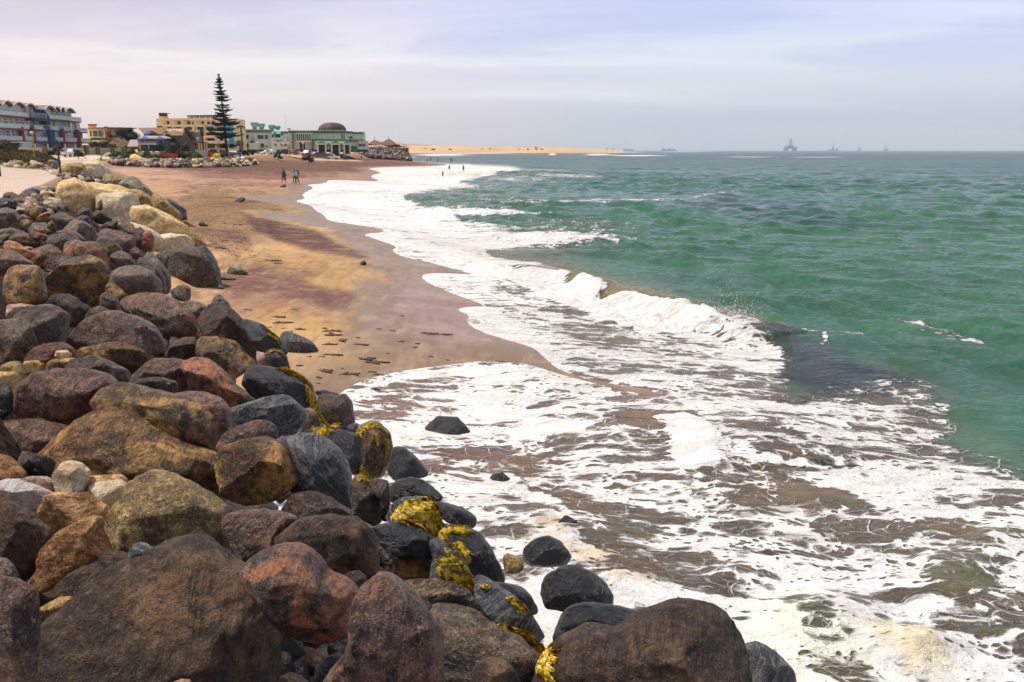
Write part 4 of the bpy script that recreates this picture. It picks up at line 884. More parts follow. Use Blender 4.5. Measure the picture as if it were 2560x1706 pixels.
F|bl|.2|dark wet slab with weed dripping over its left edge|1985,490 2100,498 2204,640 2214,820 2160,800 2050,690 1965,620
G|bl|.1|large smooth black boulder sloping down to the foam|770,200 860,168 990,178 1102,240 1203,380 1284,540 1324,665 1200,685 1050,640 960,520 880,380 800,280
F|gr|.5|grey lichened slab with a straight pale edge|1200,450 1320,498 1442,620 1563,780 1593,900 1603,1070 1450,1000 1360,1040 1370,700 1280,560
F|gd|.4|wet gold stone glowing under the black overhanging boulder|1545,770 1700,700 1900,735 1906,880 1860,1000 1620,1000 1580,870
F|bl|.35|black overhanging boulder above the wet gold stone|1325,520 1530,468 1750,488 1862,550 1944,680 1936,800 1880,840 1800,740 1620,740 1570,790 1440,650
F|sl|.15|rounded boulder with yellow weed combed down its right flank|1865,565 1980,638 2122,738 2224,880 2284,1000 2284,1090 2180,1070 2000,1030 1880,990 1915,800
F|br|.2|large dark brown boulder with a sharp shadowed front, centre|405,680 520,528 700,448 900,418 1100,428 1200,438 1303,540 1373,680 1378,900 1315,1050 1100,1040 920,1010 760,880 580,760
F|br|.5|small brown stone between the two-lobed boulder and the dark brown one|1020,1000 1130,928 1220,912 1292,970 1304,1035 1250,1170 1170,1110
G|gr|.15|brown striped boulder below the black overhanging one|340,660 600,648 820,648 950,688 1062,770 1132,880 1230,1050 1100,1050 900,960 700,930 520,890 430,810 350,740
G|bl|.1|black ledge just left of the foam channel|1175,668 1350,678 1480,718 1562,800 1634,932 1550,955 1450,880 1320,780
G|sl|.1|long slate boulder sloping to the foam below the weed|1020,640 1100,608 1200,668 1350,778 1500,898 1602,1040 1683,1180 1694,1250 1560,1220 1400,1140 1220,1080 1120,900 1050,760
G|tb|.6|small orange block half in the foam|1325,565 1305,430 1350,407 1485,460 1485,545 1400,570
G|bl|.2|black rock streaming with foam|1500,360 1600,268 1720,243 1832,300 1934,430 1885,505 1700,500 1500,500
G|bl|.2|black double boulder in the foam with a white-filled cleft|1655,740 1700,618 1780,573 1850,518 1960,528 2100,568 2222,660 2303,780 2265,905 2180,890 1900,920 1700,885
G|bl|.15|long black boulder under the brown one in the right foreground|1765,1110 1830,978 1950,878 2100,866 2334,898 2600,958 2700,1000 2620,1200 2200,1260 1840,1260 1785,1200
H|sl|.1|slate boulder right of the big brown foreground one|1680,1250 1800,1218 1920,1268 2042,1370 2123,1470 2164,1575 2100,1680 1780,1700
G|br|.4|small brown wedge between the tall pink-brown boulder and the striped one|420,780 540,828 620,848 673,910 570,960 490,920
D|br|.35|dominant dark boulder with a pale ridge, bottom left foreground|305,1270 380,1118 560,978 720,858 860,718 1060,558 1250,478 1450,398 1560,368 1700,338 1800,388 1950,478 2100,598 2250,698 2400,828 2483,960 2484,1080 2444,1200 2434,1400 2410,1700 2000,1850 1000,1900 330,1800
D|pu|.25|purple-brown boulder filling the bottom left corner|-120,600 60,638 180,688 302,768 318,900 313,1100 285,1400 270,1800 -120,1850
D|or|.5|tip of an orange stone at the bottom edge|1555,1585 1640,1548 1730,1556 1745,1640 1560,1660
F|rb|.2|two-lobed boulder with an orange-red patch, bottom centre|98,970 180,848 350,738 480,698 640,703 752,760 852,850 950,978 1080,1018 1172,1100 1218,1200 1204,1340 1090,1470 850,1530 620,1500 550,1420 425,1250 370,1190 230,1090
G|gr|.2|long grey-brown boulder along the weed, bottom centre|545,950 700,898 850,908 1050,978 1250,1048 1400,1108 1560,1198 1653,1320 1704,1460 1650,1600 1400,1680 1100,1700 850,1700 740,1530 700,1260 610,1060
G|pu|.5|tall pink-brown pointed boulder, bottom centre|-20,760 100,678 200,602 290,678 402,778 503,850 593,1000 694,1140 724,1300 745,1568 720,1720 300,1850 -200,1800 -330,1620 -200,1420 -60,1220 -40,920
G|br|.2|small rounded brown boulder at the bottom edge|990,1600 1060,1428 1180,1368 1300,1378 1402,1470 1460,1600 1400,1720 1050,1720
H|br|.2|big dark brown boulder in the right foreground with a low left shoulder|-200,1520 -100,1368 0,1258 120,1178 280,1088 420,1098 500,1150 700,1028 900,958 1080,898 1250,898 1400,928 1522,1010 1604,1120 1684,1260 1734,1420 1768,1600 1700,1900 0,1950 -270,1800
"""
def resample(poly, k=96):
    P = np.array(poly); cx, cy = P.mean(0)
    # area centroid
    x, y = P[:, 0], P[:, 1]; x1, y1 = np.roll(x, -1), np.roll(y, -1); cr = x * y1 - x1 * y; A = cr.sum() / 2
    if abs(A) > 1: cx = ((x + x1) * cr).sum() / (6 * A); cy = ((y + y1) * cr).sum() / (6 * A)
    th = np.linspace(-pi, pi, k, endpoint=False); R = np.zeros(k)
    for i, a in enumerate(th):
        dx, dy = cos(a), -sin(a); best = 0
        for j in range(len(P)):
            ax, ay = P[j] - (cx, cy); bx, by = P[(j + 1) % len(P)] - (cx, cy); ex, ey = bx - ax, by - ay
            den = dx * ey - dy * ex
            if abs(den) < 1e-9: continue
            t = (ax * ey - ay * ex) / den; s = (ax * dy - ay * dx) / den
            if t > 0 and -1e-6 <= s <= 1 + 1e-6: best = max(best, t)
        R[i] = best
    if (R <= 0).any(): R[R <= 0] = R[R > 0].mean()
    return cx, cy, R
def nominal(x, y): return np.maximum(terrain(x, y), 0.02)
class Rock: pass
rocks = []
for ln in ROCKS.strip().split('\n'):
    z, mt, ang, lab, pts = ln.split('|'); r = Rock()
    r.poly = zpts(z, pts); r.mat = mt; r.ang = float(ang); r.lab = lab
    r.cx, r.cy, r.R = resample(r.poly)
    P = np.array(r.poly); r.x0, r.y0 = P.min(0); r.x1, r.y1 = P.max(0)
    r.w = r.x1 - r.x0; r.h = r.y1 - r.y0
    onsand = any(w_ in r.lab for w_ in ('on the sand', 'in the sand', 'upper beach', 'alone on'))
    cpt = march(r.cx, min(r.y1, r.cy + 0.35 * r.h), (lambda x, y: terrain(x, y, mesh=True)) if onsand else nominal)
    dcam = float(np.dot(cpt - CP, FW))
    r.D = dcam + 0.12 * (r.w * r.h) ** 0.5 / F * dcam
    rocks.append(r)
# neighbours drawn later stand in front: push the ones behind them back
def thick(r): return 0.40 * min(r.w, r.h * 1.25) / F * r.D
for it in range(2):
    for i in range(len(rocks) - 1, -1, -1):
        a = rocks[i]
        for k in range(i + 1, len(rocks)):
            b = rocks[k]
            ox = min(a.x1, b.x1) - max(a.x0, b.x0); oy = min(a.y1, b.y1) - max(a.y0, b.y0)
            if ox > 0.1 * min(a.w, b.w) and oy > 0.06 * min(a.h, b.h):
                need = b.D + (0.45 + 0.35 * min(1, oy / a.h * 1.6)) * thick(a)
                if a.D < need: a.D = min(need, a.D * 1.25)
def build_rock(r, seed):
    s2 = 1024 / 2560.0; size = max(r.w, r.h) * s2
    sub = 6 if size > 170 else 5 if size > 55 else 4 if size > 16 else 3
    V, Fc = icos(sub); rr = np.random.default_rng(seed)
    a, b, c = V[:, 0], V[:, 1], V[:, 2]
    R = r.R.copy()
    ks = 0 if r.ang > 0.6 else 1 if r.ang > 0.22 else 2
    for _ in range(ks): R = (np.roll(R, 1) + R * 2 + np.roll(R, -1)) / 4
    th = np.arctan2(b, a); f = (th + pi) / (2 * pi) * len(R); i0 = np.floor(f).astype(int) % len(R); u = f - np.floor(f)
    Rt = R[i0] * (1 - u) + R[(i0 + 1) % len(R)] * u
    blk = r.mat in ('ta', 'tb', 'cr', 'gy') and r.ang >= .6
    n = 6.0 if blk else 2.3 + 1.8 * r.ang
    rho = np.sqrt(a * a + b * b); s = (rho ** n + np.abs(c) ** n) ** (-1 / n)
    k = r.D / F
    X = a * s * Rt * k * 1.035; Y = b * s * Rt * k * 1.035; T = thick(r); Zc = c * s * T      # Zc positive towards the camera
    P = np.stack([X, Y, Zc], 1); m = (r.w * r.h) ** 0.5 * k / 2
    # worn planes
    for j in range(4 if blk else int(7 + 5 * r.ang)):
        if j == 0: nrm = np.array([rr.normal(0, .12), 0.80, 0.62])
        elif j == 1: nrm = np.array([rr.normal(0, .25), -0.12, 1.0])
        elif j == 2: nrm = np.array([rr.choice([-1, 1]) * 0.75, 0.1, 0.7])
        else: nrm = rr.normal(0, 1, 3); nrm[2] = abs(nrm[2]) + 0.35
        nrm /= np.linalg.norm(nrm); d = P @ nrm; hm = d.max(); ring = (d[np.abs(c) < 0.12]).max() if (np.abs(c) < 0.12).any() else hm
        h = max(hm * rr.uniform(0.62 - 0.06 * r.ang, 0.82), ring * (0.985 if j > 1 else 0.97)); over = np.maximum(d - h, 0)
        P -= (over * 0.955)[:, None] * nrm
    for j in range(10):
        nrm = rr.normal(0, 1, 3); nrm[2] = abs(nrm[2]); nrm /= np.linalg.norm(nrm); d = P @ nrm; h = d.max() * rr.uniform(0.90, 0.965)
        P -= (np.maximum(d - h, 0) * 0.97)[:, None] * nrm
    # relief
    q = P / m * 1.0 + rr.uniform(-50, 50, 3)
    nd = P / (np.linalg.norm(P, axis=1)[:, None] + 1e-9)
    lay = fbm(q * np.array([0.8, 3.2, 1.2]), 3, seed + 5)
    rel = 0.050 * fbm(q * 1.3, 3, seed) + 0.045 * (1 - 2.2 * np.abs(fbm(q * 1.9, 4, seed + 9))) + 0.034 * fbm(q * 6, 5, seed + 3, 0.6) + (0.075 if blk else 0.022) * lay
    P += nd * (rel * m * (0.8 + 0.5 * r.ang))[:, None]
    W = P[:, 0:1] * RT + P[:, 1:2] * UPV - P[:, 2:3] * FW
    d = ray(r.cx, r.cy); C0 = CP + d * r.D
    me = npmesh('boulder', W, Fc[:, ::1])
    o = link('boulder', me, None, MATS['rock_' + r.mat]); o.location = C0
    tag(o, r.lab, 'boulder'); r.o = o; r.W = W + C0; r.F = Fc
    return o
ndup = {}
for i, r in enumerate(rocks):
    build_rock(r, 100 + i); ndup[r.lab] = ndup.get(r.lab, 0) + 1
# stones that fill the gaps below the boulders, and the loose rubble
def rough_stone(seed, sub=2, flat=0.7, ang=0.7):
    V, Fc = icos(sub); rr = np.random.default_rng(seed); P = V.copy()
    for j in range(7):
        nrm = rr.normal(0, 1, 3); nrm /= np.linalg.norm(nrm); h = rr.uniform(0.35, 0.72); P -= (np.maximum(P @ nrm - h, 0) * (0.97 if sub == 2 else ang))[:, None] * nrm
    P *= (1 + 0.10 * fbm(P * 1.7 + seed, 3, seed))[:, None]; P[:, 2] *= flat; P[:, 1] *= rr.uniform(0.7, 1)
    return npmesh('stone', P, Fc, smooth=False if sub < 3 else True)
SHP = {}
def stone(loc, r, mat, shape, rot, name='stone'):
    key = (shape, mat)
    if key not in SHP:
        me = rough_stone(shape, 3 if shape < 10 else 2); me.materials.append(MATS['rock_' + mat]); SHP[key] = me
    o = bpy.data.objects.new(name, SHP[key]); COL.objects.link(o); o.location = loc; o.scale = (r, r, r); o.rotation_euler = rot
    return o
rg = random.Random(11)
def in_poly(px, py, P):
    return poly_sd(np.array([px]), np.array([py]), P)[0] > 0

def emit(items, keep, label, group, stuffname):
    """the stones that show largest stay single objects; the rest of the bed is joined"""
    items.sort(key=lambda q: -q[1] / max(3.0, math.hypot(q[0][0], q[0][1])))
    CN = dict(dk='charcoal', bl='black', br='brown', pk='pink', rd='dark red', cr='cream', tb='ochre', ta='tan', gr='grey', pu='mauve', ol='olive')
    top = items[:keep]; cnt = {}
    for p, rad, mt, sh, rot, lab in sorted(top, key=lambda q: float(proj(np.array(q[0][0]), np.array(q[0][1]), np.array(q[0][2]))[0])):
        k = cnt.get(mt, 0); cnt[mt] = k + 1
        tag(stone(p, rad, mt, sh, rot), '%s %s stone from the left in the %s' % (nth(k), CN[mt], label), 'stone', group)
    byc = {}
    for p, rad, mt, sh, rot, lab in items[keep:]:
        if sh not in RAW: RAW[sh] = rough_stone(sh, 2)
        me = RAW[sh]; n = len(me.vertices); v = np.zeros(n * 3, np.float32); me.vertices.foreach_get('co', v); v = v.reshape(-1, 3)
        f = np.array([tuple(q.vertices) for q in me.polygons]) if sh not in RAWF else RAWF[sh]; RAWF[sh] = f
        from mathutils import Euler
        M = np.array(Euler(rot).to_matrix()); byc.setdefault(mt, []).append((v @ M.T * rad + np.array(p), f))
    if byc:
        vs = []; fs = []; mi = []; b = 0; ms = []
        for k, (mt, L) in enumerate(byc.items()):
            ms.append(MATS['rock_' + mt])
            for v, f in L: vs.append(v); fs.append(f + b); b += len(v); mi += [k] * len(f)
        me = npmesh(stuffname, np.concatenate(vs), np.concatenate(fs), False); o = link(stuffname, me, None, ms)
        me.polygons.foreach_set('material_index', np.array(mi, np.int32)); tag(o, 'loose ' + group, 'rubble', kind='stuff')
RAW = {}; RAWF = {}
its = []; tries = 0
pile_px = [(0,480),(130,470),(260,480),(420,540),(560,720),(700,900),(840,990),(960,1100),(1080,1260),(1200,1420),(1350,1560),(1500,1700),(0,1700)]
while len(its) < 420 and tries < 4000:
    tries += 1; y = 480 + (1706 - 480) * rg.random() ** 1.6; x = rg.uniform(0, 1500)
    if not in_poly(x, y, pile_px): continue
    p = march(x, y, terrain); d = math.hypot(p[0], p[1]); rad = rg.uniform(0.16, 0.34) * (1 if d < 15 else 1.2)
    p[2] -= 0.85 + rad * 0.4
    its.append((tuple(p), rad, rg.choice(['dk', 'bl', 'dk', 'br', 'br', 'bl']), rg.randrange(6), (rg.uniform(0, 6), rg.uniform(0, 6), rg.uniform(0, 6)), None))  # only dark rock colours, so the stones supply the black shade of the gaps
emit(its, 50, 'dark gaps between the near boulders', 'stones coloured dark for shade in the gaps of the near boulder heap', 'gap_stones')
def scatter(P, count, keep, rmin, rmax, mats, label, group, sname, sink=0.2, shapes=(10, 18), jit=0.0):
    xs = [p[0] for p in P]; ys = [p[1] for p in P]; L = []; tr = 0
    while len(L) < count and tr < count * 30:
        tr += 1; x = rg.uniform(min(xs), max(xs)); y = rg.uniform(min(ys), max(ys))
        if not in_poly(x, y, P): continue
        p = march(x, y, terrain); rad = rmin + (rmax - rmin) * rg.random() ** 1.8
        p[2] = gpt(p[0], p[1]) + rad * (0.35 - sink) + rg.uniform(0, jit)
        L.append((tuple(p), rad, rg.choice(mats), rg.randrange(*shapes), (rg.uniform(-.5, .5), rg.uniform(-.5, .5), rg.uniform(0, 6)), None))
    emit(L, keep, label, group, sname)
scatter(zpts('A', '300,430 420,395 560,390 580,560 700,620 620,640 500,650 180,640 150,560 210,480'), 170, 55, 0.14, 0.42, ['pk', 'rd', 'pk', 'cr', 'br', 'tb'], 'rubble heap beside the paving', 'pink rubble at the paving edge', 'pink_rubble')
scatter(zpts('A', '60,150 160,110 330,130 480,160 600,220 760,260 960,290 1060,330 1000,330 700,280 480,200 330,170 60,160'), 190, 55, 0.14, 0.5, ['pk', 'rd', 'pk', 'cr', 'cr', 'tb', 'dk'], 'rubble strip beyond the paving', 'pale rubble along the far paving edge', 'pale_rubble')
scatter(zpts('P', '262,405 300,404 360,405 420,404 520,402 600,400 640,402 654,412 600,417 520,420 430,421 380,419 330,415 285,412'), 900, 95, 0.30, 0.95, ['ta', 'pk', 'rd', 'dk', 'gr', 'br', 'cr', 'tb', 'dk', 'gr', 'br'], 'far rubble bank above the beach', 'rubble stones of the far bank', 'bank_rubble', 0.1, jit=0.2)
MP = zpts('P', '890,384 900,378 925,373 960,372 1000,375 1010,381 1022,392 1032,399 1000,399 960,394 920,391 895,389'); L = []
while len(L) < 330:
    x = rg.uniform(888, 1034); y = rg.uniform(371, 400)
    if in_poly(x, y, MP):
        p = at(x, y, 412 - (y - 371) * 1.5 + rg.uniform(-2, 2)); L.append((tuple(p), rg.uniform(.8, 1.9), rg.choice(['dk', 'br', 'dk', 'dk', 'br', 'bl']), rg.randrange(10, 18), (rg.uniform(-.6, .6), rg.uniform(-.6, .6), rg.uniform(0, 6)), None))
emit(L, 40, 'mound below the tent pavilion', 'dark rocks below the tent pavilion', 'pavilion_rubble')
for (x, y, r, mt, lab) in [(345,407,1.9,'ta','big pale boulder standing out of the far rubble bank'), (300,400,1.1,'dk','dark slab lying at the top left of the far bank'),(268,393,1.2,'cr','pale rounded boulder at the left end of the far bank'),
        (400,414,1.0,'gr','dark rounded boulder near the middle of the far rubble bank'),(640,409,1.1,'cr','pale stone at the right end of the far rubble bank'),(600,505,0.5,'dk','dark stone alone on the middle of the upper beach'),
        (707,469,0.45,'br','small brown stone on the sand below the walkers'),(907,662,0.20,'dk','small dark pebble at the edge of the wet sand'),(250,400,1.0,'ta','tan boulder beside the hedge at the head of the beach')]:
    p = march(x, y, terrain); tag(stone(p + np.array([0, 0, r * 0.25]), r, mt, 3, (0.2, 0.3, x), 'boulder'), lab, 'boulder')
# ================================================================== town
def M(name, col, rough=0.7, **k): return simple(name, col, rough, **k)
WHITE = M('white_paint', (0.72, 0.70, 0.66)); GLASS = M('window_glass', (0.035, 0.045, 0.055), 0.12, spec=0.7); BALG = M('balcony_glass', (0.50, 0.62, 0.60), 0.2, spec=0.6)
BLUEG = M('blue_grey_render', (0.46, 0.57, 0.62)); MAROON = M('maroon_paint', (0.20, 0.05, 0.055)); NAVY = M('navy_paint', (0.008, 0.045, 0.10)); ROOFG = M('grey_brown_roof', (0.19, 0.16, 0.12), 0.85)
YEL = M('cream_yellow_render', (0.78, 0.64, 0.36)); YELD = M('ochre_render', (0.62, 0.44, 0.18)); MINT = M('mint_render', (0.55, 0.62, 0.46)); GREEN = M('green_band', (0.10, 0.20, 0.095)); DARK = M('opening_shade', (0.03, 0.025, 0.022), 0.6)  # DARK: near-black paint standing for the shade inside recesses and openings
TERRA = M('red_trim', (0.36, 0.07, 0.035)); TILE = M('brown_tile', (0.22, 0.125, 0.07), 0.85, var=0.25, scale=1.5); STONEW = M('tan_stone', (0.30, 0.21, 0.14)); WOODD = M('dark_timber', (0.045, 0.028, 0.020), 0.8)
class Fac:
    """a building front standing on the line A-B; local x along it, local y away from the camera, local z up from the base"""
    def __init__(s, px0, D0, px1, D1, base, name, label, cat='building', group=None):
        a = at(px0, 376, D0); b = at(px1, 376, D1); s.A = np.array([a[0], a[1]]); s.B = np.array([b[0], b[1]]); s.base = base
        s.u = (s.B - s.A) / np.linalg.norm(s.B - s.A); s.nrm = np.array([-s.u[1], s.u[0]])
        s.len = float(np.linalg.norm(s.B - s.A))
        s.root = empty(name, (a[0], a[1], base), math.atan2(s.u[1], s.u[0]), label, cat, group)
    def L(s, px, py, off=0.0):
        d = ray(px, py); o = s.A + s.nrm * off
        t = np.dot(o - CP[:2], s.nrm) / np.dot(d[:2], s.nrm); p = CP + d * t
        return float(np.dot(p[:2] - s.A, s.u)), float(p[2] - s.base)
    def box(s, mb, px0, py0, px1, py1, y0, y1, off=None):
        off = y0 if off is None else off; cy = (py0 + py1) / 2; cx = (px0 + px1) / 2
        x0 = s.L(px0, cy, off)[0]; x1 = s.L(px1, cy, off)[0]; z1 = s.L(cx, py0, off)[1]; z0 = s.L(cx, py1, off)[1]
        mb.box(x0, y0, z0, x1, y1, z1); return x0, x1, z0, z1
    def part(s, name, mat, px0, py0, px1, py1, y0, y1):
        mb = MB(); s.box(mb, px0, py0, px1, py1, y0, y1); return mb.build(name, mat, s.root)
    def win(s, px0, py0, px1, py1, y=0.0, frame=None, bars=1, glass=None, depth=0.12, t=0.10):
        """window: a frame with its pane set back as a sub-part"""
        cy = (py0 + py1) / 2; cx = (px0 + px1) / 2
        x0 = s.L(px0, cy, y)[0]; x1 = s.L(px1, cy, y)[0]; z1 = s.L(cx, py0, y)[1]; z0 = s.L(cx, py1, y)[1]
        f = MB(); a, b = y - depth, y + 0.02
        f.box(x0, a, z0, x0 + t, b, z1).box(x1 - t, a, z0, x1, b, z1).box(x0 + t, a, z1 - t, x1 - t, b, z1).box(x0 + t, a, z0, x1 - t, b, z0 + t)
        for k in range(bars):
            xm = x0 + (x1 - x0) * (k + 1) / (bars + 1); f.box(xm - t * .35, a + 0.01, z0 + t, xm + t * .35, b - 0.01, z1 - t)
        fo = f.build('window', frame or WHITE, s.root)
        MB().box(x0 + t * .5, y - 0.05, z0 + t * .5, x1 - t * .5, y - 0.01, z1 - t * .5).build('pane', glass or GLASS, fo)
        return fo
def zt(x, y): return gpt(x, y)
def zbase(px, D): p = at(px, 376, D); return zt(p[0], p[1])

# ---- blue-grey apartment block, its long front running away to the right
def apartments():
    P = lambda X, Y: (X / 5.6, 160 + Y / 5.6)
    f = Fac(-24, 203, 228, 262, 4.55, 'apartment_building', 'long blue-grey apartment block with maroon balconies and wavy roof, far left')
    L = f.len; floors = [0, 3.15, 6.1, 9.05, 12.0]
    S = lambda X: f.L(X / 5.6, 340)[0]
    # body: a stepped wall
    w = MB(); w.box(0, 1.6, 0, S(1215), 14, floors[3]); w.box(0, 1.9, floors[3], S(1075), 13.5, 11.3); w.build('wall', BLUEG, f.root)
    # projecting bays with arched roofs; (left, right, forward, crown)
    bays = [(-80, 60, 0.0), (60, 215, -0.3), (215, 400, -0.1), (400, 560, 0.2), (650, 800, -0.2), (800, 885, 0.2), (885, 940, 0.1), (940, 1078, 0.0)]
    for i, (a, b, y) in enumerate(bays):
        x0, x1 = S(a), S(b); top = 12.4; n = 8
        prof = [(x0, floors[3] + 0.1), (x1, floors[3] + 0.1)] + [(x0 + (x1 - x0) * (1 - k / n), 11.2 + 1.0 * sin(pi * (k / n)) ) for k in range(n + 1)]
        MB().prism(prof, 0.9 + y, 4 + i * 0.01).build('gable', BLUEG, f.root)
        m = MB(); o = 0.45; ys = (-0.2 + y, 12)
        for k in range(n):
            xa = x0 - o + (x1 - x0 + 2 * o) * k / n; xb = x0 - o + (x1 - x0 + 2 * o) * (k + 1) / n
            za = 11.15 + 1.25 * sin(pi * k / n); zb = 11.15 + 1.25 * sin(pi * (k + 1) / n)
            m.prism([(xa, za), (xb, zb), (xb, zb + 0.22), (xa, za + 0.22)], *ys)
        rf = m.build('roof', ROOFG, f.root)
        m = MB()
        for k in range(n):
            xa = x0 - o + (x1 - x0 + 2 * o) * k / n; xb = x0 - o + (x1 - x0 + 2 * o) * (k + 1) / n
            za = 11.10 + 1.25 * sin(pi * k / n); zb = 11.10 + 1.25 * sin(pi * (k + 1) / n)
            m.prism([(xa, za), (xb, zb), (xb, zb + 0.30), (xa, za + 0.30)], ys[0] - 0.12, ys[0] - 0.005)
        m.build('fascia', WHITE, rf)
    MB().box(S(560), 1.3, floors[3] - 0.4, S(650), 12, 12.2).build('stair_tower', NAVY, f.root)
    MB().prism([(S(655), 7.6), (S(705), 7.6), (S(705), 9.6), (S(645), 11.1), (S(640), 9.2)], -0.35, 1.2).build('stair_panel', NAVY, f.root)
    MB().box(S(675), -0.45, 0.4, S(748), 0.3, 6.2).build('stair_panel', NAVY, f.root)
    # white bay panels behind windows
    for a, b, fl in [(122, 285, 2), (290, 365, 2), (160, 300, 1), (368, 450, 1), (400, 520, 2), (760, 850, 1), (1100, 1160, 2), (1140, 1225, 1)]:
        MB().box(S(a), 1.35, floors[fl] + 0.05, S(b), 1.62, floors[fl + 1] - 0.35).build('bay_panel', WHITE, f.root)
    # windows, floor by floor
    for fl, xs in [(3, [(5, 45), (70, 125), (140, 175), (190, 215), (230, 272), (305, 375), (395, 430), (448, 485), (512, 545), (655, 712), (730, 745), (765, 800), (818, 860), (878, 918), (955, 990), (1018, 1058)]),
                   (2, [(25, 105), (150, 210), (230, 278), (308, 355), (405, 430), (440, 485), (580, 632), (668, 715), (738, 775), (850, 880), (1015, 1028), (1055, 1095), (1112, 1145)]),
                   (1, [(163, 220), (243, 285), (380, 425), (525, 560), (765, 790), (805, 838), (925, 940), (1143, 1170), (1182, 1212)]),
                   (0, [(385, 440), (535, 570), (850, 870), (925, 950)])]:
        for (a, b) in xs:
            x0, x1 = S(a), S(b); y = 0.86 if fl == 3 else 1.32; z0 = floors[fl] + 0.35; z1 = floors[fl] + 2.45
            t = 0.12; m = MB(); m.box(x0, y - .1, z0, x0 + t, y, z1).box(x1 - t, y - .1, z0, x1, y, z1).box(x0 + t, y - .1, z1 - t, x1 - t, y, z1).box(x0 + t, y - .1, z0, x1 - t, y, z0 + t)
            m.box(x0 + t, y - .09, z1 - 0.75, x1 - t, y - .01, z1 - 0.6)
            if x1 - x0 > 1.4: m.box((x0 + x1) / 2 - .06, y - .08, z0 + t, (x0 + x1) / 2 + .06, y - .02, z1 - 0.75)
            wf = m.build('window', WHITE, f.root)
            gl = M('blue_door', (0.02, 0.10, 0.28)) if (fl == 1 and a == 163) else (M('curtain', (0.42, 0.38, 0.28), 0.5) if (a * 7 + fl) % 3 == 0 else GLASS)
            MB().box(x0 + .06, y - .05, z0 + .06, x1 - .06, y - .02, z1 - .06).build('pane', gl, wf)
    # balconies: slab in maroon, glazed rail on posts
    for fl, a, b in [(3, -120, 285), (3, 285, 448), (3, 705, 985), (3, 985, 1172), (2, -120, 335), (2, 340, 435), (2, 510, 632), (2, 745, 850), (2, 915, 1018), (2, 1120, 1238),
                     (1, -120, 345), (1, 370, 500), (1, 525, 700), (1, 755, 905), (1, 925, 1083), (1, 1145, 1278)]:
        x0, x1 = S(a), S(b); z = floors[fl]
        sl = MB().box(x0, 0.2, z - 0.36, x1, 1.58, z).build('balcony', MAROON, f.root)
        m = MB(); n = max(2, int((x1 - x0) / 1.7))
        for k in range(n + 1):
            xx = x0 + (x1 - x0) * k / n; m.box(xx - .045, 0.22, z + 0.003, xx + .045, 0.30, z + 1.05)
        m.box(x0, 0.20, z + 1.053, x1, 0.32, z + 1.13); m.build('rail', WHITE, sl)
        MB().box(x0 + .05, 0.25, z + 0.08, x1 - .05, 0.27, z + 1.02).build('glass_panel', BALG, sl)
    sl = MB().box(S(450), -0.9, floors[3] - 0.75, S(640), 1.58, floors[3]).build('balcony', NAVY, f.root)
    m = MB()
    for k in range(10): xx = S(452) + (S(638) - S(452)) * k / 9; m.box(xx - .045, -0.88, floors[3] + .003, xx + .045, -0.8, floors[3] + 1.05)
    m.box(S(450), -0.9, floors[3] + 1.053, S(640), -0.78, floors[3] + 1.13); m.build('rail', WHITE, sl)
    for a in (330, 485, 895, 1108): MB().box(S(a), 0.1, 0.0, S(a + 20), 1.2, floors[2] + 0.5).build('fin_wall', MAROON, f.root)
    for a, fl in ((438, 0), (620, 0), (865, 0), (1012, 0), (980, 2)): MB().box(S(a), -0.6, floors[fl] + .01, S(a + 13), -0.3, floors[fl + 1] - 0.64).build('column', WHITE, f.root)
    MB().box(S(200), -1.5, 0, S(350), -0.95, 2.6).build('conservatory', BALG, f.root); MB().box(S(1150), -1.5, 0, S(1278), -0.95, 2.4).build('conservatory', BALG, f.root)
    MB().box(S(150), -1.7, 2.603, S(352), 0.2, 2.9).build('conservatory_roof', WHITE, f.root)
    MB().box(S(962), 1.2, 0.1, S(1000), 1.56, 2.3).build('door', TILE, f.root)
    # garden wall in front
    g = Fac(50, 196, 282, 232, zbase(150, 212) - 0.1, 'garden_wall', 'long beige garden wall with brick piers in front of the apartment block', 'wall')
    G = lambda X: g.L(X / 5.6, 375)[0]
    MB().box(0, 0, -0.6, g.len, 0.3, 1.35).build('wall_panel', M('beige_wall', (0.46, 0.38, 0.26)), g.root); MB().box(0, -0.05, 1.353, g.len, 0.35, 1.75).build('coping', M('beige_coping', (0.60, 0.50, 0.34)), g.root)
    for X in (622, 825, 1207, 1362, 1570): MB().box(G(X) - .8, -0.25, -0.6, G(X) + .8, 0.5, 2.05).build('pier', TILE, g.root)
    g = Fac(283, 236, 330, 244, zbase(300, 240) - 0.1, 'garden_wall', 'cream garden wall with brown piers beside the dark trees', 'wall')
    MB().box(0, 0, -0.6, g.len, 0.3, 1.7).build('wall_panel', M('cream_wall', (0.66, 0.56, 0.38)), g.root)
    for k in (0.45, 0.62, 0.98): MB().box(g.len * k, -0.2, -0.6, g.len * k + 0.7, 0.5, 1.9).build('pier', TILE, g.root)
apartments()

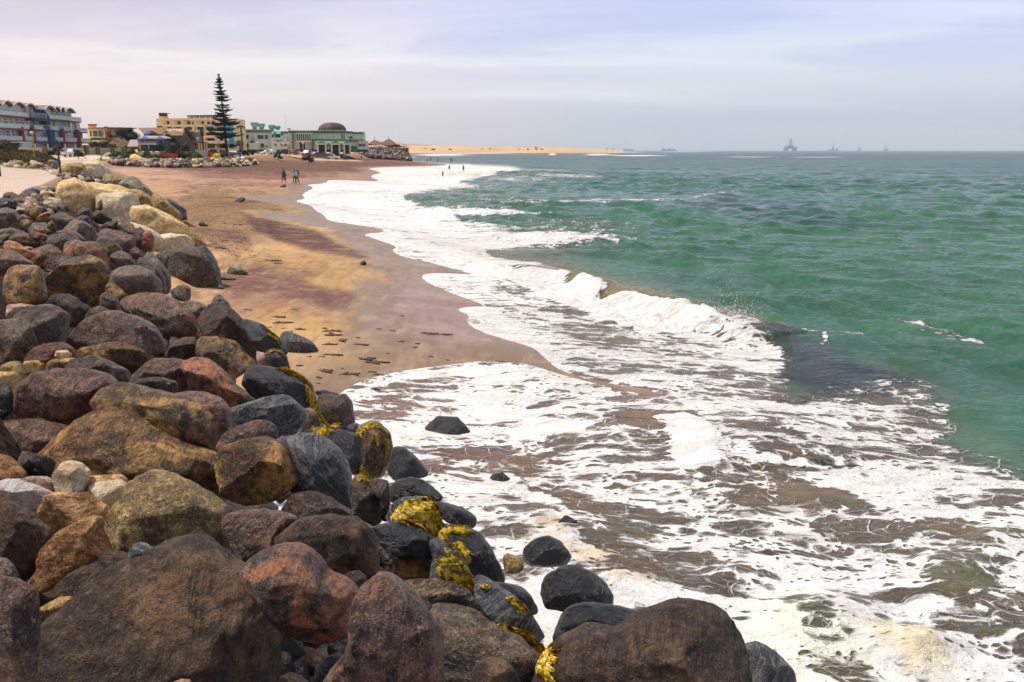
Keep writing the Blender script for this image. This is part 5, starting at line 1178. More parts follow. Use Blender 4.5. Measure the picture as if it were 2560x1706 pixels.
def house_yellow():
    f = Fac(218, 268, 270, 262, zbase(240, 265), 'yellow_house', 'square yellow house with red trim right of the apartment block', 'house')
    P = lambda X, Y: (X / 5.6, 160 + Y / 5.6)
    f.part('wall', YEL, *P(1228, 903), *P(1500, 1215), 0, 9)
    f.part('roof_trim', TERRA, *P(1222, 890), *P(1508, 903), -0.3, 9.2)
    f.part('chimney', YELD, *P(1232, 862), *P(1262, 889), 2, 4); f.part('chimney_cap', TERRA, *P(1228, 842), *P(1266, 862), 1.9, 4.1)
    f.win(*P(1266, 940), *P(1282, 1015), 0, WOODD, 0); f.win(*P(1308, 940), *P(1366, 1015), 0, WOODD, 2); f.win(*P(1384, 935), *P(1425, 1015), 0, WOODD, 1); f.win(*P(1430, 945), *P(1448, 1010), 0, YELD, 0)
    f.part('corner_pier', TERRA, *P(1470, 945), *P(1503, 1034), -0.25, 1)
    f = Fac(228, 250, 297, 250, zbase(265, 250), 'low_house', 'low house with a grey roof and yellow gable in front of the yellow house', 'house')
    f.part('wall', YELD, *P(1500, 1075), *P(1655, 1230), 0, 7); 
    x0, z0 = f.L(*P(1265, 1068)); x1, _ = f.L(*P(1640, 1068)); z1 = f.L(*P(1450, 1035))[1]
    MB().prism([(x0, z0), (x1, z0 - 0.2), (x1 - 0.8, z1), (x0 + 0.6, z1)], -0.5, 6).build('roof', ROOFG, f.root)
    a = f.L(*P(1560, 1060)); b = f.L(*P(1655, 1060)); c = f.L(*P(1608, 1040)); d = f.L(*P(1608, 1152))
    MB().prism([(a[0], d[1]), (b[0], d[1]), (b[0], a[1] - .6), (c[0], c[1] - .3), (a[0], a[1] - .6)], -1.2, -0.02).build('gable', YEL, f.root)
    MB().prism([(a[0] - .4, a[1] - .8), (c[0], c[1] - .25), (b[0] + .4, a[1] - .8), (b[0] + .4, a[1] - .5), (c[0], c[1] + .1), (a[0] - .4, a[1] - .5)], -1.5, -0.5).build('gable_roof', TERRA, f.root)
    f.win(*P(1600, 1112), *P(1630, 1150), -1.2, YELD, 0)
house_yellow()

Q = lambda X, Y: (300 + X / 5.6, 160 + Y / 5.6)
def hotel():
    f = Fac(392, 305, 572, 300, zbase(480, 300), 'beach_hotel', 'tall cream-yellow hotel block with rows of deep balconies behind the pine', 'hotel')
    f.part('wall', YEL, *Q(522, 765), *Q(1480, 1215), 1.6, 16)
    f.part('parapet', M('cream_light', (0.74, 0.60, 0.34)), *Q(518, 760), *Q(1484, 790), 0.9, 1.6)
    f.part('tower_wall', YELD, *Q(545, 735), *Q(612, 762), 3, 6)
    f.part('tower_lantern', WOODD, *Q(546, 697), *Q(610, 738), 3.3, 5.7); f.part('tower_cap', M('slate_cap', (0.08, 0.08, 0.07)), *Q(540, 686), *Q(615, 697), 2.6, 6.3)
    for y0, y1 in ((855, 882), (925, 958), (1006, 1038), (1078, 1112)):      # balcony fronts
        for a, b in ((525, 745), (750, 880), (885, 1042), (1055, 1180), (1190, 1328), (1338, 1478)):
            if y0 > 870 and a < 1050: continue
            f.part('balcony_front', YEL if (a + y0) % 2 else M('cream_light', (0.74, 0.60, 0.34)), *Q(a, y0), *Q(b, y1), 0, 0.3)
    for x in (745, 880, 1048, 1186, 1332, 1480): f.part('cross_wall', M('cream_light', (0.74, 0.60, 0.34)), *Q(x - 4, 885), *Q(x + 6, 1215), 0.02, 1.62)
    for a, b, y0, y1 in [(630, 690, 805, 845), (785, 847, 805, 845), (930, 985, 805, 845), (1015, 1030, 808, 848), (1145, 1172, 805, 845), (1225, 1252, 808, 845), (1290, 1330, 805, 845),
                         (645, 735, 885, 922), (760, 870, 885, 922), (935, 1005, 885, 922), (1090, 1168, 885, 922), (1220, 1318, 885, 922), (1345, 1440, 885, 922),
                         (1092, 1168, 962, 1000), (1220, 1318, 962, 1000), (1345, 1440, 962, 1000), (1198, 1330, 1040, 1076), (1348, 1448, 1040, 1076)]:
        f.win(*Q(a, y0), *Q(b, y1), 1.58, WOODD, 2 if b - a > 60 else 1, DARK)
    for a, b in ((610, 640), (765, 790), (905, 925)): f.part('oriel', YELD, *Q(a - 8, 795), *Q(b + 15, 850), 1.2, 1.58)
    f.part('recess_shade', DARK, *Q(1200, 1120), *Q(1470, 1180), 1.3, 1.58)  # dark slab in place of the shaded ground floor recess
    # roof pergola
    m = MB(); f.box(m, *Q(933, 718), *Q(1352, 727), 2.0, 8.0)
    m.build('pergola_beam', WOODD, f.root)
    for k in range(17):
        x = 945 + k * 25; f.part('pergola_post', WOODD, *Q(x, 727), *Q(x + 7 + (k % 3) * 3, 764), 2.4 + (k % 2) * 3, 2.8 + (k % 2) * 3)
    f.part('sign_board', M('sign_white', (0.66, 0.66, 0.62)), *Q(1188, 856), *Q(1442, 884), -0.15, -0.02)
    text('BEACH HOTEL SWAKOPMUND', f, Q(1193, 880), Q(1436, 861), -0.17, M('sign_blue', (0.03, 0.09, 0.22)))
    f.part('sign_panel', M('sign_small', (0.70, 0.58, 0.36)), *Q(1065, 815), *Q(1130, 862), 1.45, 1.56)
    f.part('blue_column', M('turquoise', (0.01, 0.28, 0.42)), *Q(1485, 862), *Q(1552, 1190), -2.5, -0.5)
    return f
def text(body, f, p0, p1, y, mat, size=None, name='lettering'):
    cu = bpy.data.curves.new(name, 'FONT'); cu.body = body; cu.extrude = 0.03; cu.size = 1.0
    o = bpy.data.objects.new('tmp', cu); COL.objects.link(o); bpy.context.view_layer.update()
    me = bpy.data.meshes.new_from_object(o.evaluated_get(bpy.context.evaluated_depsgraph_get())); bpy.data.objects.remove(o)
    v = np.zeros(len(me.vertices) * 3, np.float32); me.vertices.foreach_get('co', v); v = v.reshape(-1, 3); mn = v.min(0); mx = v.max(0)
    x0, z0 = f.L(*p0, y); x1, z1 = f.L(*p1, y)
    w = np.stack([x0 + (v[:, 0] - mn[0]) / (mx[0] - mn[0]) * (x1 - x0), y - 0.03 - v[:, 2], z0 + (v[:, 1] - mn[1]) / (mx[1] - mn[1]) * (z1 - z0)], 1)
    me.vertices.foreach_set('co', w.astype(np.float32).ravel()); me.update(); me.materials.clear()
    return link(name, me, f.root, mat)
hotel()

def motel():
    f = Fac(408, 262, 478, 262, zbase(440, 262), 'brown_roofed_hotel', 'steep brown roofed hotel with large letters on its slope and a dark gable end', 'hotel')
    def pt(X, Y, off=0): return f.L(*Q(X, Y), off)
    # main roof slope: leaning back, long side to the beach
    lo = pt(600, 1003, 0); hi = pt(650, 900, 4); x1lo = pt(895, 1003, 0)[0]; x1hi = pt(930, 905, 4)[0]; 
    v = [(lo[0], 0, lo[1]), (x1lo, 0, lo[1]), (x1hi, 4, hi[1]), (hi[0], 4, hi[1]), (lo[0] , 8, lo[1]), (x1lo + 2.5, 8, lo[1])]
    m = MB(); m.add(v, [(0, 1, 2, 3), (3, 2, 5, 4), (0, 3, 4), (1, 5, 2), (0, 4, 5, 1)]); rf = m.build('roof', TILE, f.root)
    wl = MB().box(lo[0] + .5, 0.4, 0, x1lo + 1.6, 7.5, lo[1]).build('wall', M('brown_wall', (0.15, 0.10, 0.075)), f.root)
    a = pt(888, 1075); b = pt(980, 1000); c = pt(932, 905)
    MB().prism([(a[0], 0.2), (b[0], 0.2), (b[0], b[1]), (c[0], c[1] - .3), (a[0], b[1])], -0.6, 0.35).build('gable', M('grey_mauve', (0.17, 0.13, 0.12)), f.root)
    MB().prism([(c[0] - .5, c[1] - .3), (c[0], c[1] + .35), (b[0] + .5, b[1]), (b[0], b[1] - .5)], -1.0, 0.5).build('barge_board', WOODD, f.root)
    MB().prism([(lo[0] - 0.4, lo[1] + 1.0), (lo[0] + 0.2, lo[1] + 1.0), (hi[0] + 0.2, hi[1] + .3), (hi[0] - .4, hi[1] + .3)], 1.5, 3.5).build('verge', M('cream_light', (0.74, 0.60, 0.34)), f.root)
    for X in (903, 918, 940, 958): f.win(*Q(X, 1008), *Q(X + 12, 1072), -0.62, M('grey_mauve', (0.17, 0.13, 0.12)), 0, M('teal_glass', (0.03, 0.10, 0.13), 0.2))
    # letters lying on the slope
    cu = bpy.data.curves.new('l', 'FONT'); cu.body = 'HOTEL'; cu.extrude = 0.04; cu.offset = 0.02; o = bpy.data.objects.new('tmp', cu); COL.objects.link(o); bpy.context.view_layer.update()
    me = bpy.data.meshes.new_from_object(o.evaluated_get(bpy.context.evaluated_depsgraph_get())); bpy.data.objects.remove(o)
    v = np.zeros(len(me.vertices) * 3, np.float32); me.vertices.foreach_get('co', v); v = v.reshape(-1, 3); mn = v.min(0); mx = v.max(0); q = (v - mn) / (mx - mn)
    X0 = pt(648, 955, 2)[0]; X1 = pt(888, 955, 2)[0]; slope = (hi[1] - lo[1]) / 4
    yy = 1.9 + q[:, 1] * 1.25; w = np.stack([X0 + q[:, 0] * (X1 - X0), yy - 0.10 - q[:, 2] * 0.05, lo[1] + yy * slope + 0.06 + q[:, 2] * 0.05], 1)
    me.vertices.foreach_set('co', w.astype(np.float32).ravel()); me.update(); me.materials.clear(); link('lettering', me, rf, M('letter_cream', (0.72, 0.60, 0.40)))
    f.part('side_wing', M('grey_mauve2', (0.20, 0.155, 0.13)), *Q(985, 955), *Q(1056, 1110), 0.5, 6)
    for X in (985, 1003, 1020, 1038): f.win(*Q(X, 1025), *Q(X + 10, 1070), 0.48, WOODD, 0)
    # roof to the left behind
    f2 = Fac(340, 275, 412, 275, zbase(380, 275), 'brown_roofed_house', 'wide house with a long brown hipped roof left of the lettered roof', 'house')
    p = lambda X, Y, o=0: f2.L(*Q(X, Y), o)
    a = p(225, 895, 3); b = p(640, 885, 3); c = p(600, 1000); d = p(330, 985)
    m = MB(); m.add([(d[0], 0, d[1]), (c[0], 0, d[1]), (b[0], 4, b[1]), (a[0], 4, a[1]), (c[0], 9, d[1]), (d[0], 9, d[1])], [(0, 1, 2, 3), (3, 2, 4, 5), (0, 3, 5), (1, 4, 2), (0, 5, 4, 1)]); m.build('roof', TILE, f2.root)
    f2.part('wall', M('brown_wall', (0.15, 0.10, 0.075)), *Q(340, 985), *Q(600, 1180), 0.5, 8)
    f2.part('chimney', WOODD, *Q(520, 870), *Q(570, 892), 4, 5.5)
    # terrace house with white rail and parasols
    f3 = Fac(343, 240, 416, 240, zbase(380, 240), 'terrace_house', 'grey roofed house with a white railed terrace and blue parasols', 'house')
    f3.part('wall', M('dark_plaster', (0.09, 0.085, 0.085)), *Q(255, 1045), *Q(640, 1225), 1.5, 8)
    p = lambda X, Y, o=0: f3.L(*Q(X, Y), o)
    a = p(270, 1005, 3); b = p(610, 1007, 3); c = p(655, 1045, 1.2); d = p(240, 1045, 1.2)
    m = MB(); m.add([(d[0], 1.2, d[1]), (c[0], 1.2, d[1]), (b[0], 4, b[1]), (a[0], 4, a[1]), (c[0], 8.5, d[1]), (d[0], 8.5, d[1])], [(0, 1, 2, 3), (3, 2, 4, 5), (0, 3, 5), (1, 4, 2), (0, 5, 4, 1)]); m.build('roof', M('grey_roof', (0.30, 0.25, 0.22)), f3.root)
    f3.part('terrace', WHITE, *Q(255, 1113), *Q(560, 1132), -1.5, 1.4)
    rl = f3.part('rail', WHITE, *Q(258, 1092), *Q(505, 1096), -1.45, -1.35)
    for k in range(14): f3.part('rail_post', WHITE, *Q(262 + k * 18, 1096), *Q(265 + k * 18, 1113), -1.44, -1.36)
    for X in (262, 392, 540): f3.part('column', WHITE, *Q(X, 1132), *Q(X + 7, 1190), -1.3, -1.0)
    for n, (X, Y) in enumerate([(343, 1030), (560, 1030), (385, 962)]):
        s, h = f3.L(*Q(X, Y + 20), -0.6 if n < 2 else 6)
        loc = f3.root.matrix_world if False else None
        P = f3.A + f3.u * s + f3.nrm * (-0.6 if n < 2 else 6)
        r = empty('parasol', (P[0], P[1], f3.base + h - 2.2 + (0 if n < 2 else .2)), 0, ['left blue parasol on the white railed terrace', 'right blue parasol on the white railed terrace', 'blue parasol standing above the grey terrace roof'][n], 'parasol', 'blue parasols')
        MB().tube((0, 0, 0), (0, 0, 2.6), .03).build('pole', WHITE, r); MB().lathe([(1.6, 2.2), (0.8, 2.55), (0.02, 2.95)], n=8).build('canopy', M('parasol_blue', (0.03, 0.09, 0.42)), r)
    f4 = Fac(316, 245, 346, 245, zbase(330, 245), 'grey_roofed_shed', 'low house with a pale grey tiled roof left of the terrace house', 'house')
    p = lambda X, Y, o=0: f4.L(*Q(X, Y), o); a = p(120, 1062, 2); b = p(245, 1062, 2); c = p(250, 1158); d = p(95, 1115)
    m = MB(); m.add([(d[0], 0, c[1]), (c[0], 0, c[1]), (b[0], 3, b[1]), (a[0], 3, a[1]), (c[0], 6, c[1]), (d[0], 6, c[1])], [(0, 1, 2, 3), (3, 2, 4, 5), (0, 3, 5), (1, 4, 2), (0, 5, 4, 1)]); m.build('roof', M('grey_roof', (0.30, 0.25, 0.22)), f4.root)
    f4.part('wall', STONEW, *Q(110, 1158), *Q(248, 1200), 0.4, 5.5)
    g = Fac(345, 228, 398, 228, zbase(370, 228), 'boundary_wall', 'low pale wall below the terrace house', 'wall'); MB().box(0, 0, -0.4, g.len, 0.3, 1.1).build('wall_panel', M('cream_wall', (0.66, 0.56, 0.38)), g.root)
    g = Fac(488, 232, 519, 232, zbase(500, 232), 'parking_wall', 'square pale grey wall in front of the hotel by the stop sign', 'wall'); MB().box(0, 0, -0.4, g.len, 0.3, 1.9).build('wall_panel', M('pale_grey_wall', (0.50, 0.43, 0.38)), g.root)
    pg = Fac(488, 258, 514, 258, zbase(500, 258), 'entrance_pergola', 'dark open pergola beside the hotel ground floor', 'pergola')
    m = MB().box(0, 0, 3.6, pg.len, 3, 3.85); m.build('beam', WOODD, pg.root)
    for k in range(5): MB().box(pg.len * k / 4.2, 0.1, 0, pg.len * k / 4.2 + .2, .3, 3.597).build('post', WOODD, pg.root)
motel()

def aquarium():
    R = lambda X, Y: (600 + X / 5.115, 280 + Y / 5.115)
    f = Fac(585, 318, 922, 330, zbase(760, 324) - 0.05, 'aquarium_building', 'long mint green aquarium building with a dark red and green ribbed dome', 'building')
    S = lambda X, off=0: f.L(R(X, 0)[0], 350, off)[0]
    H = lambda X, Y, off=0: f.L(*R(X, Y), off)[1]
    LG = M('pale_mint', (0.60, 0.66, 0.52)); CAP = M('mint_cap', (0.66, 0.68, 0.55)); ROOF = M('green_tin_roof', (0.17, 0.27, 0.14), 0.6)
    def blk(name, mat, X0, Y0, X1, Y1, y0, y1): return f.part(name, mat, *R(X0, Y0), *R(X1, Y1), y0, y1)
    plinth = blk('plinth', M('plinth_brown', (0.06, 0.04, 0.03)), -40, 482, 1640, 515, 0.6, 20)
    blk('wall', LG, -60, 262, 530, 482, 1.2, 18); blk('band', GREEN, -80, 230, 425, 265, 0.9, 18); blk('band_cap', CAP, -80, 223, 430, 230, 0.8, 18.1)
    blk('wall', LG, 396, 330, 605, 484, -0.6, 1.19); blk('wall', LG, 540, 275, 720, 482, 2.0, 17); blk('band', GREEN, 538, 248, 630, 276, 1.8, 17); 
    blk('wall', LG, 622, 265, 935, 482, 1.4, 19); blk('band', GREEN, 620, 243, 930, 270, 1.1, 19); blk('band_cap', CAP, 616, 236, 1365, 243, 0.7, 19.2)
    blk('rib', GREEN, 668, 245, 690, 482, 0.6, 1.39)
    blk('wall', LG, 930, 272, 1440, 484, 2.4, 20); blk('band', GREEN, 930, 246, 1440, 274, 2.1, 20); blk('wall', LG, 1436, 285, 1582, 375, 3.0, 18); blk('band', GREEN, 1438, 257, 1590, 284, 2.7, 18)
    blk('tower', LG, 1578, 262, 1606, 370, 2.6, 10); blk('wall', LG, 1515, 376, 1638, 484, 0.9, 14); blk('band_cap', CAP, 1510, 372, 1640, 384, 0.6, 14); blk('wall', LG, 1400, 384, 1520, 484, 1.6, 14); blk('band', GREEN, 1395, 352, 1580, 383, 1.2, 10)
    for X in (995, 1046, 1120, 1195, 1290, 1385): blk('pilaster', M('mint_shadow', (0.38, 0.43, 0.32)), X, 274, X + 5, 348, 2.2, 2.39)
    # big projecting window of the upper floor
    wb = blk('bay', CAP, 714, 370, 922, 388, -0.6, 1.38); blk('bay', CAP, 714, 272, 922, 282, -0.6, 1.38)
    for k in range(8): blk('mullion', CAP, 716 + k * 27, 282, 722 + k * 27, 370, -0.5, -0.2)
    for k in range(7): blk('pane', M('teal_glass', (0.03, 0.10, 0.13), 0.2) if 2 < k < 6 else GLASS, 723 + k * 27, 283, 742 + k * 27, 369, -0.3, -0.22)
    blk('entrance_shade', DARK, 765, 390, 830, 490, 1.2, 1.38); blk('stone_pillar', TILE, 918, 345, 944, 484, -0.8, 2.3)  # the dark slab on the wall stands for the shaded entrance
    # porch roof with three arched canopies
    a = S(948, -2); b = S(1420, -2); z0 = H(1180, 400, -2); z1 = H(1180, 352, 1)
    m = MB(); m.add([(a, -2.5, z0), (b, -2.5, z0), (b - 1.5, 2.3, z1), (a, 2.3, z1 + .2)], [(0, 1, 2, 3)]); m.add([(a, -2.5, z0 - .25), (b, -2.5, z0 - .25), (b, -2.5, z0 - 0.003), (a, -2.5, z0 - 0.003)], [(0, 1, 2, 3)]); m.build('porch_roof', ROOF, f.root)
    for X0, X1 in ((970, 1108), (1150, 1285), (1310, 1420)):
        xa, xb = S(X0, -3), S(X1, -3); zz = H(1180, 402, -3); h = H(1180, 378, -3) - zz
        prof = [(xa, zz), (xb, zz)] + [(xa + (xb - xa) * (1 - k / 8), zz + h * sin(pi * k / 8)) for k in range(9)]
        cn = MB().prism(prof, -3.6, -1.5).build('canopy', ROOF, f.root); MB().box(xa - .1, -3.75, zz - .55, xb + .1, -3.3, zz - 0.005).build('canopy_edge', CAP, cn)
        MB().box(xa + .3, -1.0, 0, xb - .3, 2.36, zz - .56).build('porch_shade', DARK, f.root)  # solid dark box painted as the shade under the porch
        for xx in (xa + .2, xb - .8): MB().box(xx, -3.4, -0.3, xx + .6, -2.9, zz - .56).build('porch_column', LG, f.root)
    for X in (950, 1110, 1290): blk('porch_wall', LG, X, 402, X + 40, 484, -0.7, 2.36)
    # dome
    cx = (S(1004, 8) + S(1366, 8)) / 2; r = (S(1366, 8) - S(1004, 8)) / 2; zb = H(1180, 243, 8); zt_ = H(1180, 136, 8); hh = zt_ - zb; n = 44
    V = []; Fc = []; rings = 9
    for j in range(rings + 1):
        t = j / rings * pi / 2; rr = r * (cos(t) ** 0.82 if j < rings else 0.12); z = zb + hh * sin(t) ** 0.95
        for i in range(n):
            bump = 1.0 + (0.012 if i % 2 else -0.012)
            V.append((cx + rr * bump * cos(2 * pi * i / n), 9 + rr * bump * 0.9 * sin(2 * pi * i / n), z))
    Fc = [(j * n + i, j * n + (i + 1) % n, (j + 1) * n + (i + 1) % n, (j + 1) * n + i) for j in range(rings) for i in range(n)] + [tuple(range(rings * n, rings * n + n))]
    m = MB(); m.v = V; m.f = Fc; dm = m.build('dome', [M('dome_red', (0.07, 0.016, 0.016), 0.7), M('dome_green', (0.045, 0.06, 0.04), 0.7)], f.root)
    for p in dm.data.polygons: p.material_index = 1 if (p.index % n) in (1, 2, 6, 7, 8, 11, 14, 15, 19, 20, 24, 25, 29, 30, 31, 35, 38, 39, 42) else 0
    # windows
    for X0, Y0, X1, Y1 in [(40, 298, 112, 346), (222, 298, 300, 346), (318, 296, 358, 346), (410, 284, 440, 328), (452, 286, 522, 328), (265, 405, 306, 455), (38, 405, 110, 455), (1400, 312, 1438, 342)]:
        f.win(*R(X0, Y0), *R(X1, Y1), 1.18 if X0 < 1300 else 2.38, M('dark_frame', (0.06, 0.06, 0.06)), 1)
    for X in (438, 518, 566): f.win(*R(X, 408), *R(X + 28, 438), -0.62, M('dark_frame', (0.06, 0.06, 0.06)), 0)
    for X in (1292, 1310, 1328): blk('slit_window', DARK, X, 293, X + 9, 348, 2.3, 2.41)
    for X in (1517, 1572): f.win(*R(X, 412), *R(X + 32 + (X < 1550) * 16, 442), 0.88, M('dark_frame', (0.06, 0.06, 0.06)), 2)
    blk('door', M('grey_door', (0.36, 0.38, 0.36)), 147, 300, 186, 368, 1.05, 1.19); blk('steps', M('brown_steps', (0.08, 0.05, 0.04)), 134, 370, 176, 398, 0.2, 1.19)
    blk('stair_block', LG, 112, 398, 236, 482, -0.8, 1.19)
    blk('shutter', M('bright_green', (0.02, 0.17, 0.07)), 1420, 440, 1492, 505, 0.0, 0.2); blk('wall_lamp', M('brown_plaque', (0.18, 0.10, 0.07)), 322, 432, 352, 448, 1.0, 1.19)
    m = MB()
    for k, (xa, xb) in enumerate(((410, 445), (452, 490), (492, 522))):
        x0, x1 = S(xa), S(xb); za = H(440, 240, .5); zb2 = H(440, 280, -1.5)
        m.add([(x0, 1.15, za), (x1, 1.15, za), (x1 + .4, -0.7, zb2), (x0, -0.7, zb2)], [(0, 1, 2, 3)])
    m.build('awning', M('turquoise_awning', (0.08, 0.36, 0.30)), f.root)
    text('NATIONAL MARINE', f, R(436, 371), R(558, 356), -0.62, M('letter_blue', (0.05, 0.12, 0.28))); text('AQUARIUM', f, R(466, 385), R(536, 373), -0.62, M('letter_blue', (0.05, 0.12, 0.28)))
    for n_, (X0, X1, Y0) in enumerate(((158, 240, 138), (246, 326, 152), (380, 454, 169), (456, 522, 180))):
        xa, xb = S(X0, 6), S(X1, 6); z1 = H(300, Y0, 6); z0 = H(300, 230, 6); mid = z1 - 0.9; dx = (xb - xa) * 0.16; dep = xb - xa
        m = MB(); m.add([(xa + dx, 4 + dx, z0), (xb - dx, 4 + dx, z0), (xb - dx, 4 + dep - dx, z0), (xa + dx, 4 + dep - dx, z0), (xa, 4, mid), (xb, 4, mid), (xb, 4 + dep, mid), (xa, 4 + dep, mid)],
              [(0, 3, 2, 1), (4, 5, 6, 7), (0, 1, 5, 4), (1, 2, 6, 5), (2, 3, 7, 6), (3, 0, 4, 7)])
        t = m.build('roof_tank', M('tank_beige', (0.46, 0.42, 0.32)), f.root)
        MB().box(xa - .15, 3.85, mid + .004, xb + .15, 4.15 + dep, z1).build('tank_cap', M('turquoise_cap', (0.10, 0.36, 0.27)), t)
        m = MB(); m.tube((xa + dx, 3.9 + dx, z0), (xb, 3.93, mid), .09).tube((xb - dx, 3.9 + dx, z0), (xa, 3.93, mid), .09); m.build('brace', WOODD, t)
    P0 = f.A + f.u * S(593) + f.nrm * 6
    r = empty('radio_mast', (P0[0], P0[1], f.base + H(590, 240, 6)), 0, 'thin white aerial mast with a dish on the aquarium roof', 'aerial')
    MB().tube((0, 0, 0), (0, 0, 5.8), .07).build('mast', WHITE, r); MB().lathe([(0.1, 0.3), (0.9, 0.7), (0.9, .8)], c=(1.2, 0, 0)).build('dish', M('grey_dish', (0.3, 0.27, 0.25)), r)
    m = MB(); [m.tube((0, 0, 3 + k), (.5, 0, 3.2 + k), .05) for k in range(3)]; m.build('antenna', WHITE, r)
    return f
aquarium()

def tent():
    R = lambda X, Y: (600 + X / 5.115, 280 + Y / 5.115)
    f = Fac(920, 425, 1023, 440, zbase(960, 430) - 0.2, 'tent_pavilion', 'brown tented pavilion with two peaks on piles beside the sea', 'pavilion')
    CL = M('tent_brown', (0.14, 0.062, 0.038), 0.85); P = lambda X, Y, o=0: f.L(*R(X, Y), o)
    # draped roof: height profile with two peaks, swept back
    prof = [(1645, 408), (1680, 390), (1705, 373), (1722, 358), (1740, 372), (1775, 384), (1810, 388), (1850, 382), (1880, 366), (1899, 344), (1915, 368), (1945, 398), (1975, 418), (2010, 440), (2060, 455), (2150, 458)]
    V = []; n = len(prof)
    for j, (y, k) in enumerate(((-1, 0.0), (3, 0.75), (6, 1.0), (9, 0.75), (14, 0.0))):
        for X, Y in prof:
            s, h = P(X, Y, 6); e = P(1900, 452, 6)[1]; V.append((s, y, e + (h - e) * (0.35 + 0.65 * k if k < 1 else 1) if h > e else e))
    Fc = [(j * n + i, j * n + i + 1, (j + 1) * n + i + 1, (j + 1) * n + i) for j in range(4) for i in range(n - 1)]
    m = MB(); m.v = V; m.f = Fc; m.build('canopy', CL, f.root, True)
    s0 = P(1648, 450)[0]; s1 = P(2010, 450)[0]; MB().box(s0, 0, 0, s1, 12, P(1850, 448)[1]).build('side_wall', CL, f.root)
    for X, Y in ((1722, 318), (1899, 318)):
        s, h = P(X, Y, 6); MB().tube((s, 6, 0), (s, 6, h), .13).build('mast', WOODD, f.root)
    for X, Y in ((1962, 392), (1978, 388), (2022, 412), (2036, 410), (2098, 415), (2126, 418), (2152, 452), (2096, 440)):
        s, h = P(X, Y, 3); MB().tube((s, 3, -2.5), (s, 3, h), .16).build('pile', WOODD, f.root)
    s2 = P(2150, 470)[0]; MB().box(s1 - 4, -1, P(2000, 540)[1], s2, 8, P(2000, 518)[1]).build('deck', M('deck_grey', (0.13, 0.10, 0.08)), f.root)
    MB().box(s1 - 2, -0.9, P(2000, 516)[1], s2 - .3, -0.7, P(2000, 462)[1]).build('deck_screen', M('deck_screen', (0.12, 0.085, 0.06)), f.root)
    for X0, X1 in ((1762, 1822), (1640, 1660)): f.part('wall_panel', M('pale_mint', (0.60, 0.66, 0.52)), *R(X0, 436), *R(X1, 500), -1.6, -1.2)
    f.part('wall_panel_inset', DARK, *R(1768, 445), *R(1815, 470), -1.7, -1.61)
tent()
# ================================================================== street furniture, cars, people, trees
def post_lamp(px, pyb, pyt, label, head='yellow', zk=None):
    p = march(px, pyb, terrain); D = p[1]; h = float(at(px, pyt, D)[2] - p[2])
    r = empty('street_lamp', (p[0], p[1], p[2] - 0.1), 0, label, 'street lamp', 'lamps along the promenade')
    gr_ = 3.3 / F * D * (1.35 if px < 100 else 1); pm = M('lamp_post_yellow', (0.52, 0.38, 0.02)) if head != 'grey' else M('lamp_post_grey', (0.14, 0.14, 0.14))
    if head == 'grey':
        MB().tube((0, 0, 0), (0, 0, h), .10, .07).build('pole', pm, r); MB().box(-.15, -.25, h, .75, .25, h + .22).build('lamp_head', pm, r)
    else:
        MB().tube((0, 0, 0), (0, 0, h - 2*gr_), .30*gr_, .24*gr_, 8).build('pole', pm, r)
        MB().lathe([(.35*gr_, h - 2.0*gr_), (.72*gr_, h - 1.6*gr_), (gr_, h - .7*gr_)], n=10).build('globe', M('lamp_globe', (0.62, 0.56, 0.46), 0.3), r)
        MB().lathe([(1.08*gr_, h - .7*gr_), (gr_, h - .3*gr_), (.4*gr_, h)], n=10).build('lamp_cap', M('cap_yellow', (0.70, 0.50, 0.03)) if head == 'yellow' else WHITE, r)
for a in [(87, 396, 326, 'yellow post lamp with a pale globe left of the dark post, by the mown bank', 'white'), (354, 402, 333, 'tall yellow post lamp in front of the terrace house with the white rail', 'yellow'), (498, 395, 343, 'yellow post lamp in front of the hotel by the stop sign', 'yellow'),
          (549, 396, 348, 'white capped yellow post lamp just left of the pine trunk', 'white'), (573, 394, 347, 'yellow post lamp standing against the pine trunk', 'yellow'), (646, 391, 355, 'pale post lamp on the lawn before the left wing of the aquarium', 'white'),
          (723, 391, 355, 'yellow post lamp before the middle of the aquarium', 'yellow'), (759, 387, 354, 'thin yellow post lamp before the large aquarium window', 'yellow'), (710, 386, 357, 'short yellow post lamp behind the parked cars', 'yellow'), (825, 386, 352, 'thin post lamp beside the porch canopies', 'yellow'), (884, 386, 358, 'thin post lamp before the green shutter', 'yellow'),
          (50, 378, 305, 'grey street light in front of the apartment block, leftmost of the grey ones', 'grey'), (165, 376, 330, 'grey street light behind the white pickup', 'grey'), (269, 382, 318, 'grey street light right of the yellow house', 'grey'), (232, 378, 324, 'short grey street light before the yellow house', 'grey')]:
    post_lamp(*a[:4], a[4])
p = march(152, 440, terrain); h = float(at(145, 352, p[1])[2] - p[2])
r = empty('dark_post', tuple(p), 0, 'plain dark post at the far corner of the paving', 'post'); MB().tube((0, 0, -.3), (0, 0, h), .075, .065, 10).build('shaft', M('dark_steel', (0.03, 0.033, 0.036), 0.5), r); MB().lathe([(.085, h), (.085, h + .05), (.02, h + .09)], n=10).build('cap', M('dark_steel', (0.03, 0.033, 0.036), 0.5), r)
p = march(1, 442, terrain); r = empty('bollard', tuple(p), 0, 'short dark bollard on the paving at the left frame edge', 'bollard'); MB().tube((0, 0, -.2), (0, 0, .85), .07, .07, 8).build('shaft', M('dark_steel', (0.03, 0.033, 0.036), 0.5), r)

